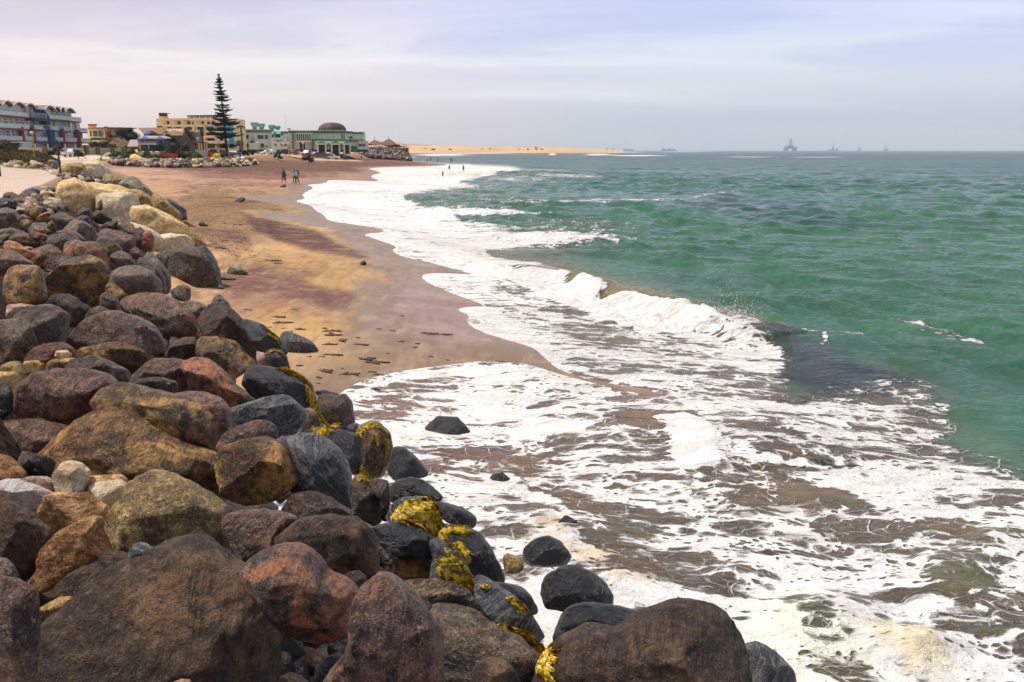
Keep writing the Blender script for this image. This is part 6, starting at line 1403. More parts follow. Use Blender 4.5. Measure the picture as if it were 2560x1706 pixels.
def bench(px, py, label, col, rz=0.0, w=1.9):
    p = march(px, py, terrain); r = empty('bench', (p[0], p[1], p[2] + .02), rz, label, 'bench'); m = M('paint_' + col[0], col[1])
    s = 1.25
    MB().box(-w/2*s, -.3*s, .42*s, w/2*s, .25*s, .5*s).build('seat', m, r); MB().box(-w/2*s, .25*s, .5*s, w/2*s, .34*s, 1.0*s).build('backrest', m, r)
    for x in (-w/2*s, w/2*s - .12*s): MB().prism([(x, 0), (x + .12*s, 0), (x + .12*s, .75*s), (x, .75*s)], -.34*s, .36*s).build('side_panel', m, r)
RED = ('red', (0.50, 0.045, 0.02)); YL = ('yellow', (0.72, 0.52, 0.02)); BL = ('blue', (0.02, 0.10, 0.30))
bench(423, 398, 'red bench on the promenade above the far rubble bank', RED, 0.35, 3.0); bench(541, 396.5, 'yellow bench between a red bin and a lamp post', YL, -0.5, 1.6); bench(591, 393.5, 'blue bench beside the pine trunk', BL, -0.3, 2.0)
def bin_(px, py, label, s=1.0, m=RED):
    p = march(px, py, terrain); r = empty('litter_bin', (p[0], p[1], p[2]), 0.3, label, 'bin'); mm = M('paint_' + m[0], m[1])
    MB().lathe([(.42*s, 0), (.62*s, 1.25*s)], n=10).build('bucket', mm, r); MB().lathe([(.70*s, 1.253*s), (.70*s, 1.4*s)], n=10).build('rim', mm, r)
bin_(460, 396, 'big red litter bin beside the red bench', 1.15); bin_(528, 396, 'red litter bin left of the yellow bench', 1.15); bin_(578, 393, 'small red litter bin beside the blue bench', .9); bin_(738, 388, 'square red bin with a person beside it, before the aquarium', 1.2); bin_(776, 382, 'red bin in front of the red parked car', 1.4); bin_(897, 386, 'yellow bin at the edge of the dark rocks', 1.0, YL)
bin_(756, 391, 'low red block on the sand before the aquarium', .6)

def car(px, D, label, col, kind='sedan', rz=0.0, group='parked cars'):
    a = at(px, 376, D); z = zt(a[0], a[1]); body = M('car_' + col[0], col[1], 0.28, spec=0.6)
    r = empty('parked_car', (a[0], a[1], z), rz, label, 'pickup' if kind == 'pickup' else 'car', group)
    BL_ = M('tyre', (0.02, 0.02, 0.02)); GL = M('car_glass', (0.03, 0.04, 0.05), 0.1, spec=0.8)
    if kind == 'pickup':
        prof = [(-2.6, .45), (2.6, .45), (2.62, .95), (2.45, 1.05), (1.2, 1.12), (-.6, 1.12), (-2.62, 1.1)]; cab = [(-.75, 1.121), (1.15, 1.121), (.45, 1.72), (-.55, 1.75)]
    elif kind == 'suv':
        prof = [(-2.2, .4), (2.2, .4), (2.25, .9), (1.9, 1.08), (.9, 1.12), (-2.2, 1.15)]; cab = [(-2.1, 1.151), (1.1, 1.151), (.5, 1.75), (-1.95, 1.78)]
    else:
        prof = [(-2.1, .35), (2.1, .35), (2.15, .8), (1.8, .92), (.9, .98), (-1.6, 1.0), (-2.15, .9)]; cab = [(-1.5, 1.001), (1.0, 1.001), (.35, 1.45), (-.9, 1.47)]
    MB().prism(prof, -.85, .85).build('body', body, r); cb = MB().prism(cab, -.74, .74).build('cabin', body, r)
    x0, x1 = cab[3][0] + .08, cab[2][0] - .02; zt0, zt1 = cab[0][1] + .06, cab[2][1] - .10
    for y in (-.75, .74): MB().prism([(cab[0][0] + .25, zt0), (cab[1][0] - .28, zt0), (x1 - .02, zt1), (x0, zt1)], y - .012, y + .012).build('side_window', GL, cb)
    MB().add([(cab[1][0] - .06, -.66, zt0), (cab[1][0] - .06, .66, zt0), (cab[2][0] + .06, .62, zt1 + .03), (cab[2][0] + .06, -.62, zt1 + .03)], [(0, 1, 2, 3)]).build('windscreen', GL, cb)
    wm = None
    for x in (-1.4, 1.4):
        for y in (-.86, .66):
            m = MB(); m.prism([(x + .36 * cos(t * pi / 6), .36 + .36 * sin(t * pi / 6)) for t in range(12)], y, y + .2); w = m.build('wheel', BL_, r)
            MB().prism([(x + .2 * cos(t * pi / 4), .36 + .2 * sin(t * pi / 4)) for t in range(8)], y - .01 if y < 0 else y + .19, y + .01 if y < 0 else y + .21).build('rim', M('rim_grey', (0.4, 0.4, 0.4), 0.4), w)
    for y in (-.7, .5): MB().box(2.13, y, .68, 2.24 if kind != 'pickup' else 2.64, y + .2, .84).build('headlight', WHITE, r)
    for y in (-.8, .62): MB().box(-2.25 if kind != 'pickup' else -2.66, y, .7, -2.1, y + .18, 1.0).build('tail_light', M('tail_red', (0.35, 0.02, 0.02)), r)
WC = ('white', (0.72, 0.72, 0.72)); SV = ('silver', (0.36, 0.37, 0.38)); GYC = ('grey', (0.10, 0.10, 0.11)); RC = ('red', (0.30, 0.02, 0.03)); SN = ('sand', (0.50, 0.42, 0.30)); BK = ('black', (0.03, 0.03, 0.035)); BLC = ('blue', (0.03, 0.14, 0.36))
car(180, 200, 'white double cab pickup parked by the garden wall, seen from behind', WC, 'pickup', 1.25)
car(666, 296, 'white hatchback at the left end of the cars before the aquarium', WC, 'sedan', -2.3); car(676, 302, 'white car just behind the white hatchback', WC, 'suv', -1.0); car(685, 300, 'silver car right of the two white ones', SV, 'sedan', -1.2)
car(708, 298, 'dark grey van parked behind the short yellow lamp post', BK, 'suv', -2.6); car(724, 300, 'sand coloured pickup with its cab to the left', SN, 'pickup', 3.0); car(735, 303, 'white station wagon behind the sand coloured pickup', WC, 'suv', 0.2)
car(768, 300, 'silver car with a roof box behind the red car', SV, 'suv', -1.9); car(771, 292, 'red car in front of the large aquarium window', RC, 'sedan', 0.5); car(787, 302, 'white car half hidden by the dark grey pickup', WC, 'sedan', -2.2)
car(800, 296, 'dark grey double cab pickup before the porch', GYC, 'suv', 0.1); car(806, 303, 'black van between the dark grey pickup and the white pickup', BK, 'suv', 0.0); car(830, 300, 'white single cab pickup facing right before the porch', WC, 'pickup', -0.05)
car(541, 270, 'white car parked under the hotel left of the pine', WC, 'sedan', -1.2); car(562, 262, 'blue car parked to the left of the pine trunk', BLC, 'suv', -0.6)
# stop sign
p = march(494, 388, terrain); r = empty('stop_sign', tuple(p), 0, 'small red octagonal road sign in front of the hotel', 'road sign'); MB().tube((0, 0, 0), (0, 0, 2.7), .05).build('pole', M('dark_steel', (0.03, 0.033, 0.036), 0.5), r)
MB().prism([(.55 * cos(pi / 8 + t * pi / 4), 3.0 + .55 * sin(pi / 8 + t * pi / 4)) for t in range(8)], -.06, -.03).build('plate', M('sign_red', (0.55, 0.03, 0.04)), r)
# flag poles of the aquarium
for px, c, lab in ((687, (0.02, 0.22, 0.14), 'flagpole with a green flag before the aquarium sign'), (704, (0.10, 0.10, 0.25), 'flagpole with a dark flag right of the aquarium sign')):
    a = at(px, 376, 304); z = zt(a[0], a[1]); r = empty('flagpole', (a[0], a[1], z), 0, lab, 'flagpole'); MB().tube((0, 0, 0), (0, 0, 8.2), .06).build('pole', WHITE, r)
    MB().prism([(0, 8.0), (.9, 7.2), (.8, 6.2), (.15, 6.4)], -.03, .03).build('flag', M('flag_%d' % px, c), r)

# ---- people
def skin_chain(name, chains, mat, parent, sub=1):
    me = bpy.data.meshes.new(name); vs = []; es = []; rad = []
    key = {}
    for ch in chains:
        prev = None
        for (x, y, z, r_) in ch:
            k = (round(x, 3), round(y, 3), round(z, 3))
            if k not in key: key[k] = len(vs); vs.append((x, y, z)); rad.append(r_)
            i = key[k]
            if prev is not None and prev != i: es.append((prev, i))
            prev = i
    me.from_pydata(vs, es, []); o = link(name, me, parent, mat)
    sk = o.modifiers.new('skin', 'SKIN'); o.modifiers.new('sub', 'SUBSURF').levels = sub; o.modifiers['sub'].render_levels = sub
    for i, v in enumerate(me.skin_vertices[0].data): v.radius = (rad[i], rad[i]); v.use_root = (i == 0)
    sk.use_smooth_shade = True
    return o
def person(px, py, hpx, label, shirt=None, pants=None, skin=(0.045, 0.025, 0.018), rz=0.0, pose='stand', water=0.0, long_=True, bag=None, group=None, hair=(0.01, 0.008, 0.007)):
    p = march(px, py, (lambda x, y: np.maximum(terrain(x, y), 0.02)) if px > 1050 else terrain)
    k = hpx / F * float(np.dot(p - CP, FW)) / 1.72; k = min(max(k, 0.8), 1.18)
    r = empty('person', (p[0], p[1], p[2] - water), rz, label, 'person', group); r.scale = (k, k, k)
    SK = M('skin_%d' % int(skin[0] * 1000), skin, 0.5); hip = (0, 0, .92)
    st = .16 if pose in ('walk', 'lean', 'photo') else .07; ty = -.10 if pose == 'lean' else 0
    tx = .16 if pose == 'lean' else 0
    lf = [(-.09, 0, .90, .085), (-.10 - st * .3, -st * .8, .48, .062), (-.10 - st, -st * .4, .06, .045), (-.10 - st, -st * .4 - .12, .03, .040)]
    rt = [(.09, 0, .90, .085), (.10 + st * .3, st * .2, .48, .062), (.10 + st, st * .9, .06, .045), (.10 + st, st * .9 - .12, .03, .040)]
    tor = [(0, 0, .95, .14), (tx * .5, ty * .5, 1.20, .13), (tx, ty, 1.42, .125), (tx, ty, 1.50, .055), (tx, ty - .01, 1.56, .052)]
    if pose == 'photo': al = [(-.16, 0, 1.42, .05), (-.20, -.22, 1.62, .036), (-.04, -.30, 1.80, .028)]; ar = [(.16, 0, 1.42, .05), (.22, -.2, 1.62, .036), (.06, -.30, 1.80, .028)]
    elif pose == 'lean': al = [(tx - .14, ty, 1.42, .05), (tx - .2, ty - .18, 1.50, .036), (tx - .10, ty - .26, 1.72, .028)]; ar = [(tx + .16, ty, 1.40, .05), (tx + .3, ty - .1, 1.2, .036), (tx + .45, ty - .15, 1.25, .028)]
    elif pose == 'arms': al = [(-.17, 0, 1.42, .05), (-.34, 0, 1.20, .036), (-.44, -.05, 1.05, .028)]; ar = [(.17, 0, 1.42, .05), (.36, 0, 1.25, .036), (.46, -.1, 1.2, .028)]
    else: al = [(-.17, 0, 1.42, .05), (-.24, .02, 1.14, .036), (-.22, -.10, .90, .028)]; ar = [(.17, 0, 1.42, .05), (.24, .02, 1.14, .036), (.23, -.08, .90, .028)]
    tor_top = tor[2]
    head = [(tx, ty - .01, 1.56, .052), (tx, ty - .02, 1.62, .085), (tx, ty - .01, 1.70, .09)]
    skin_chain('body', [tor[:3] + [tor[3], tor[4]] + head[1:], [tor[0][:3] + (.14,)] + lf, [tor[0][:3] + (.14,)] + rt, [tor_top] + al, [tor_top] + ar], SK, r)
    hr = MB().lathe([(.095, 1.66), (.108, 1.72), (.09, 1.79), (.03, 1.82)], c=(tx, ty + .015, 0), n=8); hr.build('hair', M('hair_%d' % int(hair[0] * 1000), hair), r, True)
    if shirt:
        m = M('cloth_%d_%d_%d' % tuple(int(c * 100) for c in shirt), shirt)
        skin_chain('shirt', [[(0, 0, .90, .155), (tx * .5, ty * .5, 1.20, .15), (tx, ty, 1.43, .145)], [(tx, ty, 1.43, .145)] + [(a_[0], a_[1], a_[2], a_[3] + .022) for a_ in (al[:2] if not long_ else al[:2] + [tuple(.75 * u + .25 * v for u, v in zip(al[2], al[1]))])],
             [(tx, ty, 1.43, .145)] + [(a_[0], a_[1], a_[2], a_[3] + .022) for a_ in (ar[:2] if not long_ else ar[:2] + [tuple(.75 * u + .25 * v for u, v in zip(ar[2], ar[1]))])]], m, r)
    if pants:
        m = M('cloth_%d_%d_%d' % tuple(int(c * 100) for c in pants), pants); n_ = 3 if long_ else 2
        skin_chain('trousers', [[(0, 0, .95, .15)] + [(q[0], q[1], q[2] + (.03 if i == 2 else 0), q[3] + .022) for i, q in enumerate(lf[:n_])], [(0, 0, .95, .15)] + [(q[0], q[1], q[2] + (.03 if i == 2 else 0), q[3] + .022) for i, q in enumerate(rt[:n_])]], m, r)
    if bag:
        b = MB().lathe([(.10, 0), (.19, .12), (.17, .38), (.06, .46)], n=8); bo = b.build('backpack', M('bag_dark', bag), None, True)
        bo.location = (p[0] + .28 * k, p[1] - .1, p[2] + 1.12 * k); tag(bo, 'dark bag carried on the back of the leaning walker', 'bag')
W1 = 'walkers on the beach'
person(710, 457, 33, 'person in a teal jacket and dark shorts holding a child, walking on the sand', (0.02, 0.10, 0.13), (0.02, 0.02, 0.03), pose='walk', long_=False, rz=.2, group=W1)
person(712.5, 452, 20, 'child in a green top carried against the person in the teal jacket', (0.02, 0.14, 0.09), (0.30, 0.03, 0.02), pose='stand', rz=.2, group=W1)
person(737, 459.5, 33, 'person in a light blue shirt holding both hands up beside the leaning walker', (0.40, 0.42, 0.68), (0.12, 0.11, 0.14), pose='photo', rz=.3, group=W1)
person(743, 460.5, 33, 'person in a white shirt and dark jeans leaning with a dark bag', (0.60, 0.56, 0.48), (0.018, 0.020, 0.045), pose='lean', rz=0, bag=(0.015, 0.010, 0.012), group=W1)
person(696.8, 399.5, 16, 'person in a blue-grey coat bending at the head of the sand before the aquarium', (0.20, 0.26, 0.42), (0.02, 0.025, 0.05), group=W1)
person(741, 388.5, 14, 'person in a dark blue top beside the square red bin', (0.05, 0.08, 0.16), (0.03, 0.03, 0.04), group=W1)
person(861, 402.5, 18, 'person in a grey top, left of a pair standing on the far sand', (0.16, 0.20, 0.18), (0.02, 0.02, 0.02), group=W1)
person(867, 402.5, 19.5, 'person in a bright blue jacket, right of a pair on the far sand', (0.02, 0.20, 0.48), (0.02, 0.02, 0.03), group=W1)
person(903.5, 399, 10.5, 'small figure in blue alone on the far sand near the dark rocks', (0.03, 0.08, 0.18), (0.02, 0.02, 0.03), group=W1)
person(869.5, 383, 8, 'person in a dark red top on the path before the porch', (0.20, 0.03, 0.02), (0.03, 0.02, 0.02), group=W1)
person(893, 380, 9, 'person in a pale top walking by the yellow bin', (0.45, 0.42, 0.50), (0.04, 0.04, 0.06), group=W1)
person(446, 397.5, 23, 'person in dark clothes standing between the red bench and the big red bin', (0.05, 0.015, 0.02), (0.03, 0.01, 0.015), group=W1)
W2 = 'people at the far waterline'
person(1069, 404.5, 6, 'tiny dark figure leftmost at the far waterline', (0.02, 0.02, 0.03), (0.02, 0.02, 0.02), group=W2); person(1076.5, 403.5, 10, 'person in a reddish top at the far waterline', (0.22, 0.08, 0.06), (0.02, 0.02, 0.02), group=W2)
person(1095.5, 404.5, 11, 'person in a white shirt and dark trousers at the far waterline', (0.62, 0.60, 0.58), (0.04, 0.04, 0.06), group=W2); person(1128.5, 406, 10, 'dark clad person walking rightmost along the far waterline', (0.02, 0.02, 0.03), (0.02, 0.02, 0.03), group=W2)
W3 = 'bathers wading in the surf'
SKB = (0.16, 0.06, 0.035)
person(1123.5, 427, 15, 'bather in dark trunks, middle of the three in the surf', None, (0.02, 0.015, 0.015), SKB, 0.2, 'stand', .1, False, None, W3); person(1158.5, 429.5, 17, 'bare chested bather, rightmost of the three in the surf', None, (0.06, 0.02, 0.02), SKB, 0.1, 'stand', .1, False, None, W3)
person(1107, 441, 17, 'bather leaning with arms out, nearest of the three in the surf', None, (0.07, 0.01, 0.015), SKB, 0.2, 'arms', .35, False, None, W3)

# ---- trees
def leaf_mat(name, a, b, sc=0.8):
    m, t = mat_new(name); pos = t.n('ShaderNodeNewGeometry').outputs['Position']
    n = t.noise(pos, sc, 4, 0.7); c = t.mix(t.smooth(n, 0.35, 0.65), a, b)
    bs = t.n('ShaderNodeBsdfPrincipled', {'Base Color': c, 'Roughness': 0.8, 'Specular IOR Level': 0.2}); t.n('ShaderNodeOutputMaterial', {0: bs.outputs[0]}); return m
LF = {'pine': leaf_mat('pine_needles', (0.010, 0.014, 0.010), (0.028, 0.032, 0.020)), 'dark': leaf_mat('dark_leaves', (0.012, 0.016, 0.008), (0.055, 0.060, 0.022), 1.2), 'hedge': leaf_mat('hedge_leaves', (0.018, 0.032, 0.008), (0.06, 0.085, 0.020), 1.0),
      'palm': leaf_mat('palm_fronds', (0.020, 0.026, 0.010), (0.07, 0.075, 0.028), 1.0), 'brown': leaf_mat('brown_shrub', (0.03, 0.022, 0.010), (0.085, 0.065, 0.030), 1.5), 'red': leaf_mat('red_flowers', (0.12, 0.01, 0.02), (0.35, 0.03, 0.07), 2.0)}
BARK = M('bark', (0.07, 0.045, 0.032), 0.9)
def leaves(centres, sizes, per, lsz, seed, squash=1.0, up=0.0):
    rr = np.random.default_rng(seed); V = []
    for (c, s) in zip(centres, sizes):
        n = per; d = rr.normal(0, 1, (n, 3)); d /= np.linalg.norm(d, axis=1)[:, None]; rad = rr.uniform(0.45, 1.0, n) ** 0.6
        P = np.array(c) + d * rad[:, None] * np.array(s)
        a = rr.normal(0, 1, (n, 3)); a /= np.linalg.norm(a, axis=1)[:, None]; b = np.cross(a, rr.normal(0, 1, (n, 3))); b /= np.linalg.norm(b, axis=1)[:, None]
        l = lsz * rr.uniform(.6, 1.4, n)[:, None]
        V.append(np.stack([P - a * l, P + b * l * .6, P + a * l], 1).reshape(-1, 3))
    V = np.concatenate(V); return V, np.arange(len(V)).reshape(-1, 3)
def bush(px, pyb, pyt, wpx, label, mat='dark', trunk=False, seed=1, cat='bush', D=None, name='shrub', lean=0.0, group=None, n=9, dens=260, blobs=None):
    if D is None: p = march(px, pyb, terrain); D = p[1]
    a = at(px, 376, D); z0 = zt(a[0], a[1]); top = float(at(px, pyt, D)[2]); h = top - z0; w = wpx / F * D
    r = empty(name, (a[0], a[1], z0 - .1), 0, label, cat, group); rr = np.random.default_rng(seed)
    zc0 = h * (.38 if trunk else .0); C = []; Sz = []
    for k in range(n):
        u = rr.uniform(-.5, .5); env = (1 - (2 * abs(u)) ** 2) ** .5
        hh = zc0 + (h - zc0) * env * rr.uniform(.25, .85); rad = w * rr.uniform(.15, .26)
        C.append((u * w * .85 + lean * hh, rr.uniform(-.3, .3) * w, min(hh, h - rad * .55))); Sz.append((rad, rad, min(rad * .75, h * .42)))
    C.append((lean * h, 0, h * .62)); Sz.append((w * .26, w * .24, h * .38))
    V, Fc = leaves(C, Sz, dens, max(.10, w * .022), seed); link('foliage', npmesh('foliage', V, Fc, False), r, LF[mat])
    if trunk: MB().tube((0, 0, 0), (lean * h * .6, 0, h * .6), w * .03 + .05, w * .02 + .03).build('trunk', BARK, r)
    else: MB().tube((0, 0, 0), (0, 0, h * .4), w * .03 + .03, .03).build('stem', BARK, r)
    # inner mass keeps the crown from being see-through
    V0, F0 = icos(2); vs = []; fs = []
    for i, (c, s) in enumerate(zip(C, Sz)): fs.append(F0 + i * len(V0)); vs.append(V0 * np.array(s) * .72 * (1 + .18 * vn(V0 * 2 + i)[:, None]) + np.array(c))
    link('inner_foliage', npmesh('inner_foliage', np.concatenate(vs), np.concatenate(fs)), r, LF[mat])
    return r
def norfolk():
    D = 238; a = at(568, 388, D); z0 = zt(a[0], a[1]); r = empty('norfolk_pine', (a[0], a[1], z0), 0, 'very tall tiered pine rising above all the buildings', 'pine tree')
    def hz(Y): return float(at(568, 160 + Y / 5.6, D)[2]) - z0
    top = hz(138); MB().path([(0, 0, 0), (-.25, 0, top * .4), (-.45, 0, top * .75), (-.75, 0, top * .985), (-.78, 0, top)], [.42, .30, .17, .05, .01], 8).build('trunk', BARK, r)
    def tx(h): return -.78 * min(1, h / top)
    tiers = [(158, 10), (185, 17), (213, 34), (228, 26), (246, 40), (264, 50), (295, 56), (332, 66), (350, 40), (378, 78), (400, 55), (425, 86), (465, 92), (490, 62), (520, 115), (580, 88), (612, 96), (645, 158), (660, 96), (695, 120), (715, 90), (740, 125), (775, 150), (800, 130), (835, 215), (850, 190), (912, 205), (925, 190), (980, 250), (1000, 235), (1030, 150), (1142, 180), (1162, 120)]
    V = []; B = MB(); rr = np.random.default_rng(4); scale = D / F / 5.6
    for ti, (Y, hw) in enumerate(tiers):
        h = hz(Y); L = hw * scale * 1.12; nb = 7 if ti > 4 else 6; ph = rr.uniform(0, 6.28)
        for k in range(nb):
            if rr.random() < .10 and ti > 3: continue
            az = ph + 2 * pi * k / nb + rr.normal(0, .22); h = hz(Y) + rr.normal(0, .10); l = L * rr.uniform(.55, 1.12); dip = rr.normal(0.02, .07) * l; lift = .10 * l
            pts = [(tx(h) + cos(az) * l * u, sin(az) * l * u, h - dip * u - .16 * l * u * (1 - u) + lift * (u ** 3)) for u in (0, .35, .7, 1)]
            B.path(pts, [.05 + .02 * l, .04, .03, .012], 4)
            n = int(90 + 75 * l); u = rr.uniform(.10 + .12 * min(1, l / 6), 1.04, n); sp = .24 + .11 * l
            wid = sp * np.sin(np.clip(u, 0, 1) * pi * .88 + .25) * 0.95 + .05
            ax = np.array([cos(az), sin(az), 0]); side = np.array([-sin(az), cos(az), 0])
            base = np.array([[np.interp(uu, (0, .35, .7, 1.05), [p[j] for p in pts]) for j in range(3)] for uu in u])
            P = base + side * (rr.uniform(-1, 1, n) * wid)[:, None] + np.array([0, 0, 1]) * (rr.uniform(-.35, .75, n) * wid * .48)[:, None]
            d1 = ax * .7 + side * rr.uniform(-.8, .8, (n, 1)) + np.array([0, 0, 1]) * rr.uniform(-.1, .6, (n, 1)); d1 /= np.linalg.norm(d1, axis=1)[:, None]
            d2 = np.cross(d1, rr.normal(0, 1, (n, 3))); d2 /= np.linalg.norm(d2, axis=1)[:, None]; s = (.16 + .012 * l) * rr.uniform(.6, 1.4, n)[:, None]
            V.append(np.stack([P - d1 * s, P + d2 * s * .42, P + d1 * s], 1).reshape(-1, 3))
    V = np.concatenate(V); link('crown', npmesh('crown', V, np.arange(len(V)).reshape(-1, 3), False), r, LF['pine']); B.build('branches', BARK, r)
norfolk()
def palm(px, D, pyt, pyb, wpx, label, seed=1, skirt=False, arch=1.0):
    a = at(px, 376, D); z0 = zt(a[0], a[1]); h = float(at(px, pyt, D)[2]) - z0; w = wpx / F * D / 2
    r = empty('palm_tree', (a[0], a[1], z0 - .1), 0, label, 'palm tree'); th = max(.3, h - w * .55)
    MB().path([(0, 0, 0), (.1, 0, th * .5), (0, 0, th)], [.35, .28, .25], 7).build('trunk', BARK, r)
    rr = np.random.default_rng(seed); V = []; n = 44
    for k in range(n):
        az = rr.uniform(0, 2 * pi); el = rr.uniform(-.25, 1.35); L = w * rr.uniform(.8, 1.15); pts = []
        for u in np.linspace(0, 1, 8):
            x = L * u * cos(el) ; z = L * u * sin(el) * .8 - arch * .55 * L * u ** 2.2
            pts.append(np.array([cos(az) * x, sin(az) * x, th + z]))
        side = np.array([-sin(az), cos(az), 0])
        for i in range(7):
            for s in (-1, 1):
                for q in (0, .5):
                    b = pts[i] * (1 - q) + pts[i + 1] * q; l = L * .17 * sin(pi * (i + .8) / 8.6)
                    V += [b, b + (pts[i + 1] - pts[i]) * .45, b + side * s * l + (pts[i + 1] - pts[i]) * .9 + np.array([0, 0, -l * .45])]
    if skirt:
        for k in range(260):
            az = rr.uniform(0, 2 * pi); q = np.array([cos(az), sin(az), 0]) * w * .42; zz = th - rr.uniform(.1, 1.9) * w * .5; b = q * rr.uniform(.5, 1) + np.array([0, 0, zz]); V += [b, b + q * .15 + np.array([0, .1, -.3]), b + np.array([.12, 0, -.7])]
    V = np.array(V); link('crown', npmesh('crown', V, np.arange(len(V)).reshape(-1, 3), False), r, LF['palm'])
palm(384, 258, 322, 345, 34, 'bushy palm before the long brown hipped roof', 2); palm(508, 262, 320, 370, 19, 'slim palm with a skirt of dead fronds in front of the hotel', 3, True, .7); palm(606, 290, 309, 345, 26, 'palm crown showing above the aquarium roof right of the pine', 4)
palm(600, 262, 345, 380, 36, 'broad palm at the left end of the aquarium', 5); palm(281, 262, 335, 350, 16, 'small palm behind the low yellow gable', 6); palm(212, 214, 359, 372, 17, 'little palm on the garden wall before the apartment end', 7); palm(405, 232, 346, 380, 26, 'dark palm beside the terrace house', 8)
bush(318, 375, 315, 56, 'large dark tree left of the brown hipped roof', 'dark', True, 3, 'tree', 262, 'tree', n=14, dens=420); bush(300, 375, 334, 34, 'lower dark tree beside the large dark tree', 'dark', False, 4, 'tree', 255, 'tree'); bush(345, 378, 340, 30, 'dark tree behind the pale grey tiled roof', 'dark', False, 5, 'tree', 265, 'tree')
bush(425, 392, 331, 44, 'dark tree in front of the lettered roof', 'dark', True, 6, 'tree', 246, 'tree', n=13, dens=360); bush(430, 396, 353, 50, 'broad dark green shrub on the promenade left of the red bin', 'hedge', False, 7, 'shrub', 212, n=14, dens=380); bush(467, 392, 352, 36, 'round dark shrub right of the broad one', 'dark', False, 8, 'shrub', 235, n=12, dens=300)
bush(440, 380, 338, 30, 'dark tree beside the dark gable end', 'dark', False, 18, 'tree', 250, 'tree'); bush(400, 394, 352, 24, 'shaggy dark shrub left of the broad green one', 'dark', False, 9, 'shrub', 218, n=10); bush(455, 396, 376, 60, 'low green hedge behind the big red bin', 'hedge', False, 10, 'hedge', 214, 'hedge', n=16, dens=220); bush(480, 393, 375, 44, 'low green hedge left of the stop sign wall', 'hedge', False, 11, 'hedge', 222, 'hedge', n=12)
bush(532, 388, 371, 26, 'small clipped shrub left of the white capped lamp', 'dark', False, 12, 'shrub', 232); bush(553, 390, 376, 34, 'low green shrub in front of the blue car', 'hedge', False, 13, 'shrub', 228); bush(612, 390, 374, 15, 'small shrub at the foot of the broad palm', 'dark', False, 14, 'shrub', 262); bush(630, 390, 373, 20, 'rounded dark shrub before the left wing of the aquarium', 'dark', False, 15, 'shrub', 262)
bush(694, 388, 375, 22, 'low shrub before the flagpoles', 'dark', False, 16, 'shrub', 262); bush(770, 388, 380, 28, 'low green shrub below the red car', 'hedge', False, 17, 'shrub', 262); bush(8, 382, 344, 82, 'dark rounded thicket at the left frame edge behind the mown bank', 'dark', False, 20, 'thicket', 118, n=18, dens=700)
bush(194, 391, 374, 22, 'round green shrub beside the white pickup', 'hedge', True, 21, 'shrub', 190); bush(329, 389, 371, 22, 'round green tree at the head of the beach', 'hedge', True, 22, 'shrub', 206, n=9); bush(215, 391, 376, 14, 'leaning shrub right of the round green one', 'dark', True, 23, 'shrub', 192, lean=-.8, n=4, dens=120); bush(292, 394, 377, 30, 'low dark green shrub left of the round green tree', 'hedge', False, 24, 'shrub', 206, n=10)
bush(310, 394, 384, 60, 'low green ground shrub under the round green tree', 'hedge', False, 25, 'hedge', 198, 'hedge', n=14); bush(366, 394, 376, 26, 'green shrub below the terrace house wall', 'hedge', False, 26, 'shrub', 214); bush(255, 372, 352, 70, 'long dark hedge before the low yellow gable', 'dark', False, 27, 'hedge', 238, 'hedge', n=18); bush(75, 371, 365, 36, 'mound of dark red flowers behind the garden wall', 'red', False, 28, 'flower bush', 204, n=8)
bush(140, 372, 360, 36, 'dark shrubs behind the garden wall below the navy stair', 'dark', False, 29, 'shrub', 206, n=9); bush(345, 396, 387, 26, 'low green clump beside the tall yellow lamp', 'hedge', False, 30, 'shrub', 200, n=8); bush(385, 398, 385, 40, 'low green bank of shrubs left of the red bench', 'hedge', False, 31, 'hedge', 202, 'hedge', n=12)
# roadway strip behind the wall and path edging
def strip(name, pts, z, mat, w=3.0):
    m = MB(); P = [np.array(at(px, 376, D)[:2]) for px, D in pts]
    for i in range(len(P) - 1):
        a, b = P[i], P[i + 1]; d = (b - a) / np.linalg.norm(b - a); n = np.array([-d[1], d[0]]) * w
        k = 8; L = [a + (b - a) * j / k for j in range(k + 1)]
        for j in range(k):
            q = [L[j] - n, L[j + 1] - n, L[j + 1] + n, L[j] + n]; m.add([(x, y, zt(x, y) + z) for x, y in q], [(0, 1, 2, 3)])
    return tag(m.build(name, mat), kind='structure')
strip('road', [(60, 176), (150, 184), (240, 196), (290, 210)], 0.05, M('pale_road', (0.50, 0.42, 0.34), 0.9), 5.0)
strip('parking', [(640, 285), (760, 288), (900, 296)], 0.06, M('parking_sand', (0.42, 0.29, 0.19), 0.9), 6.0)
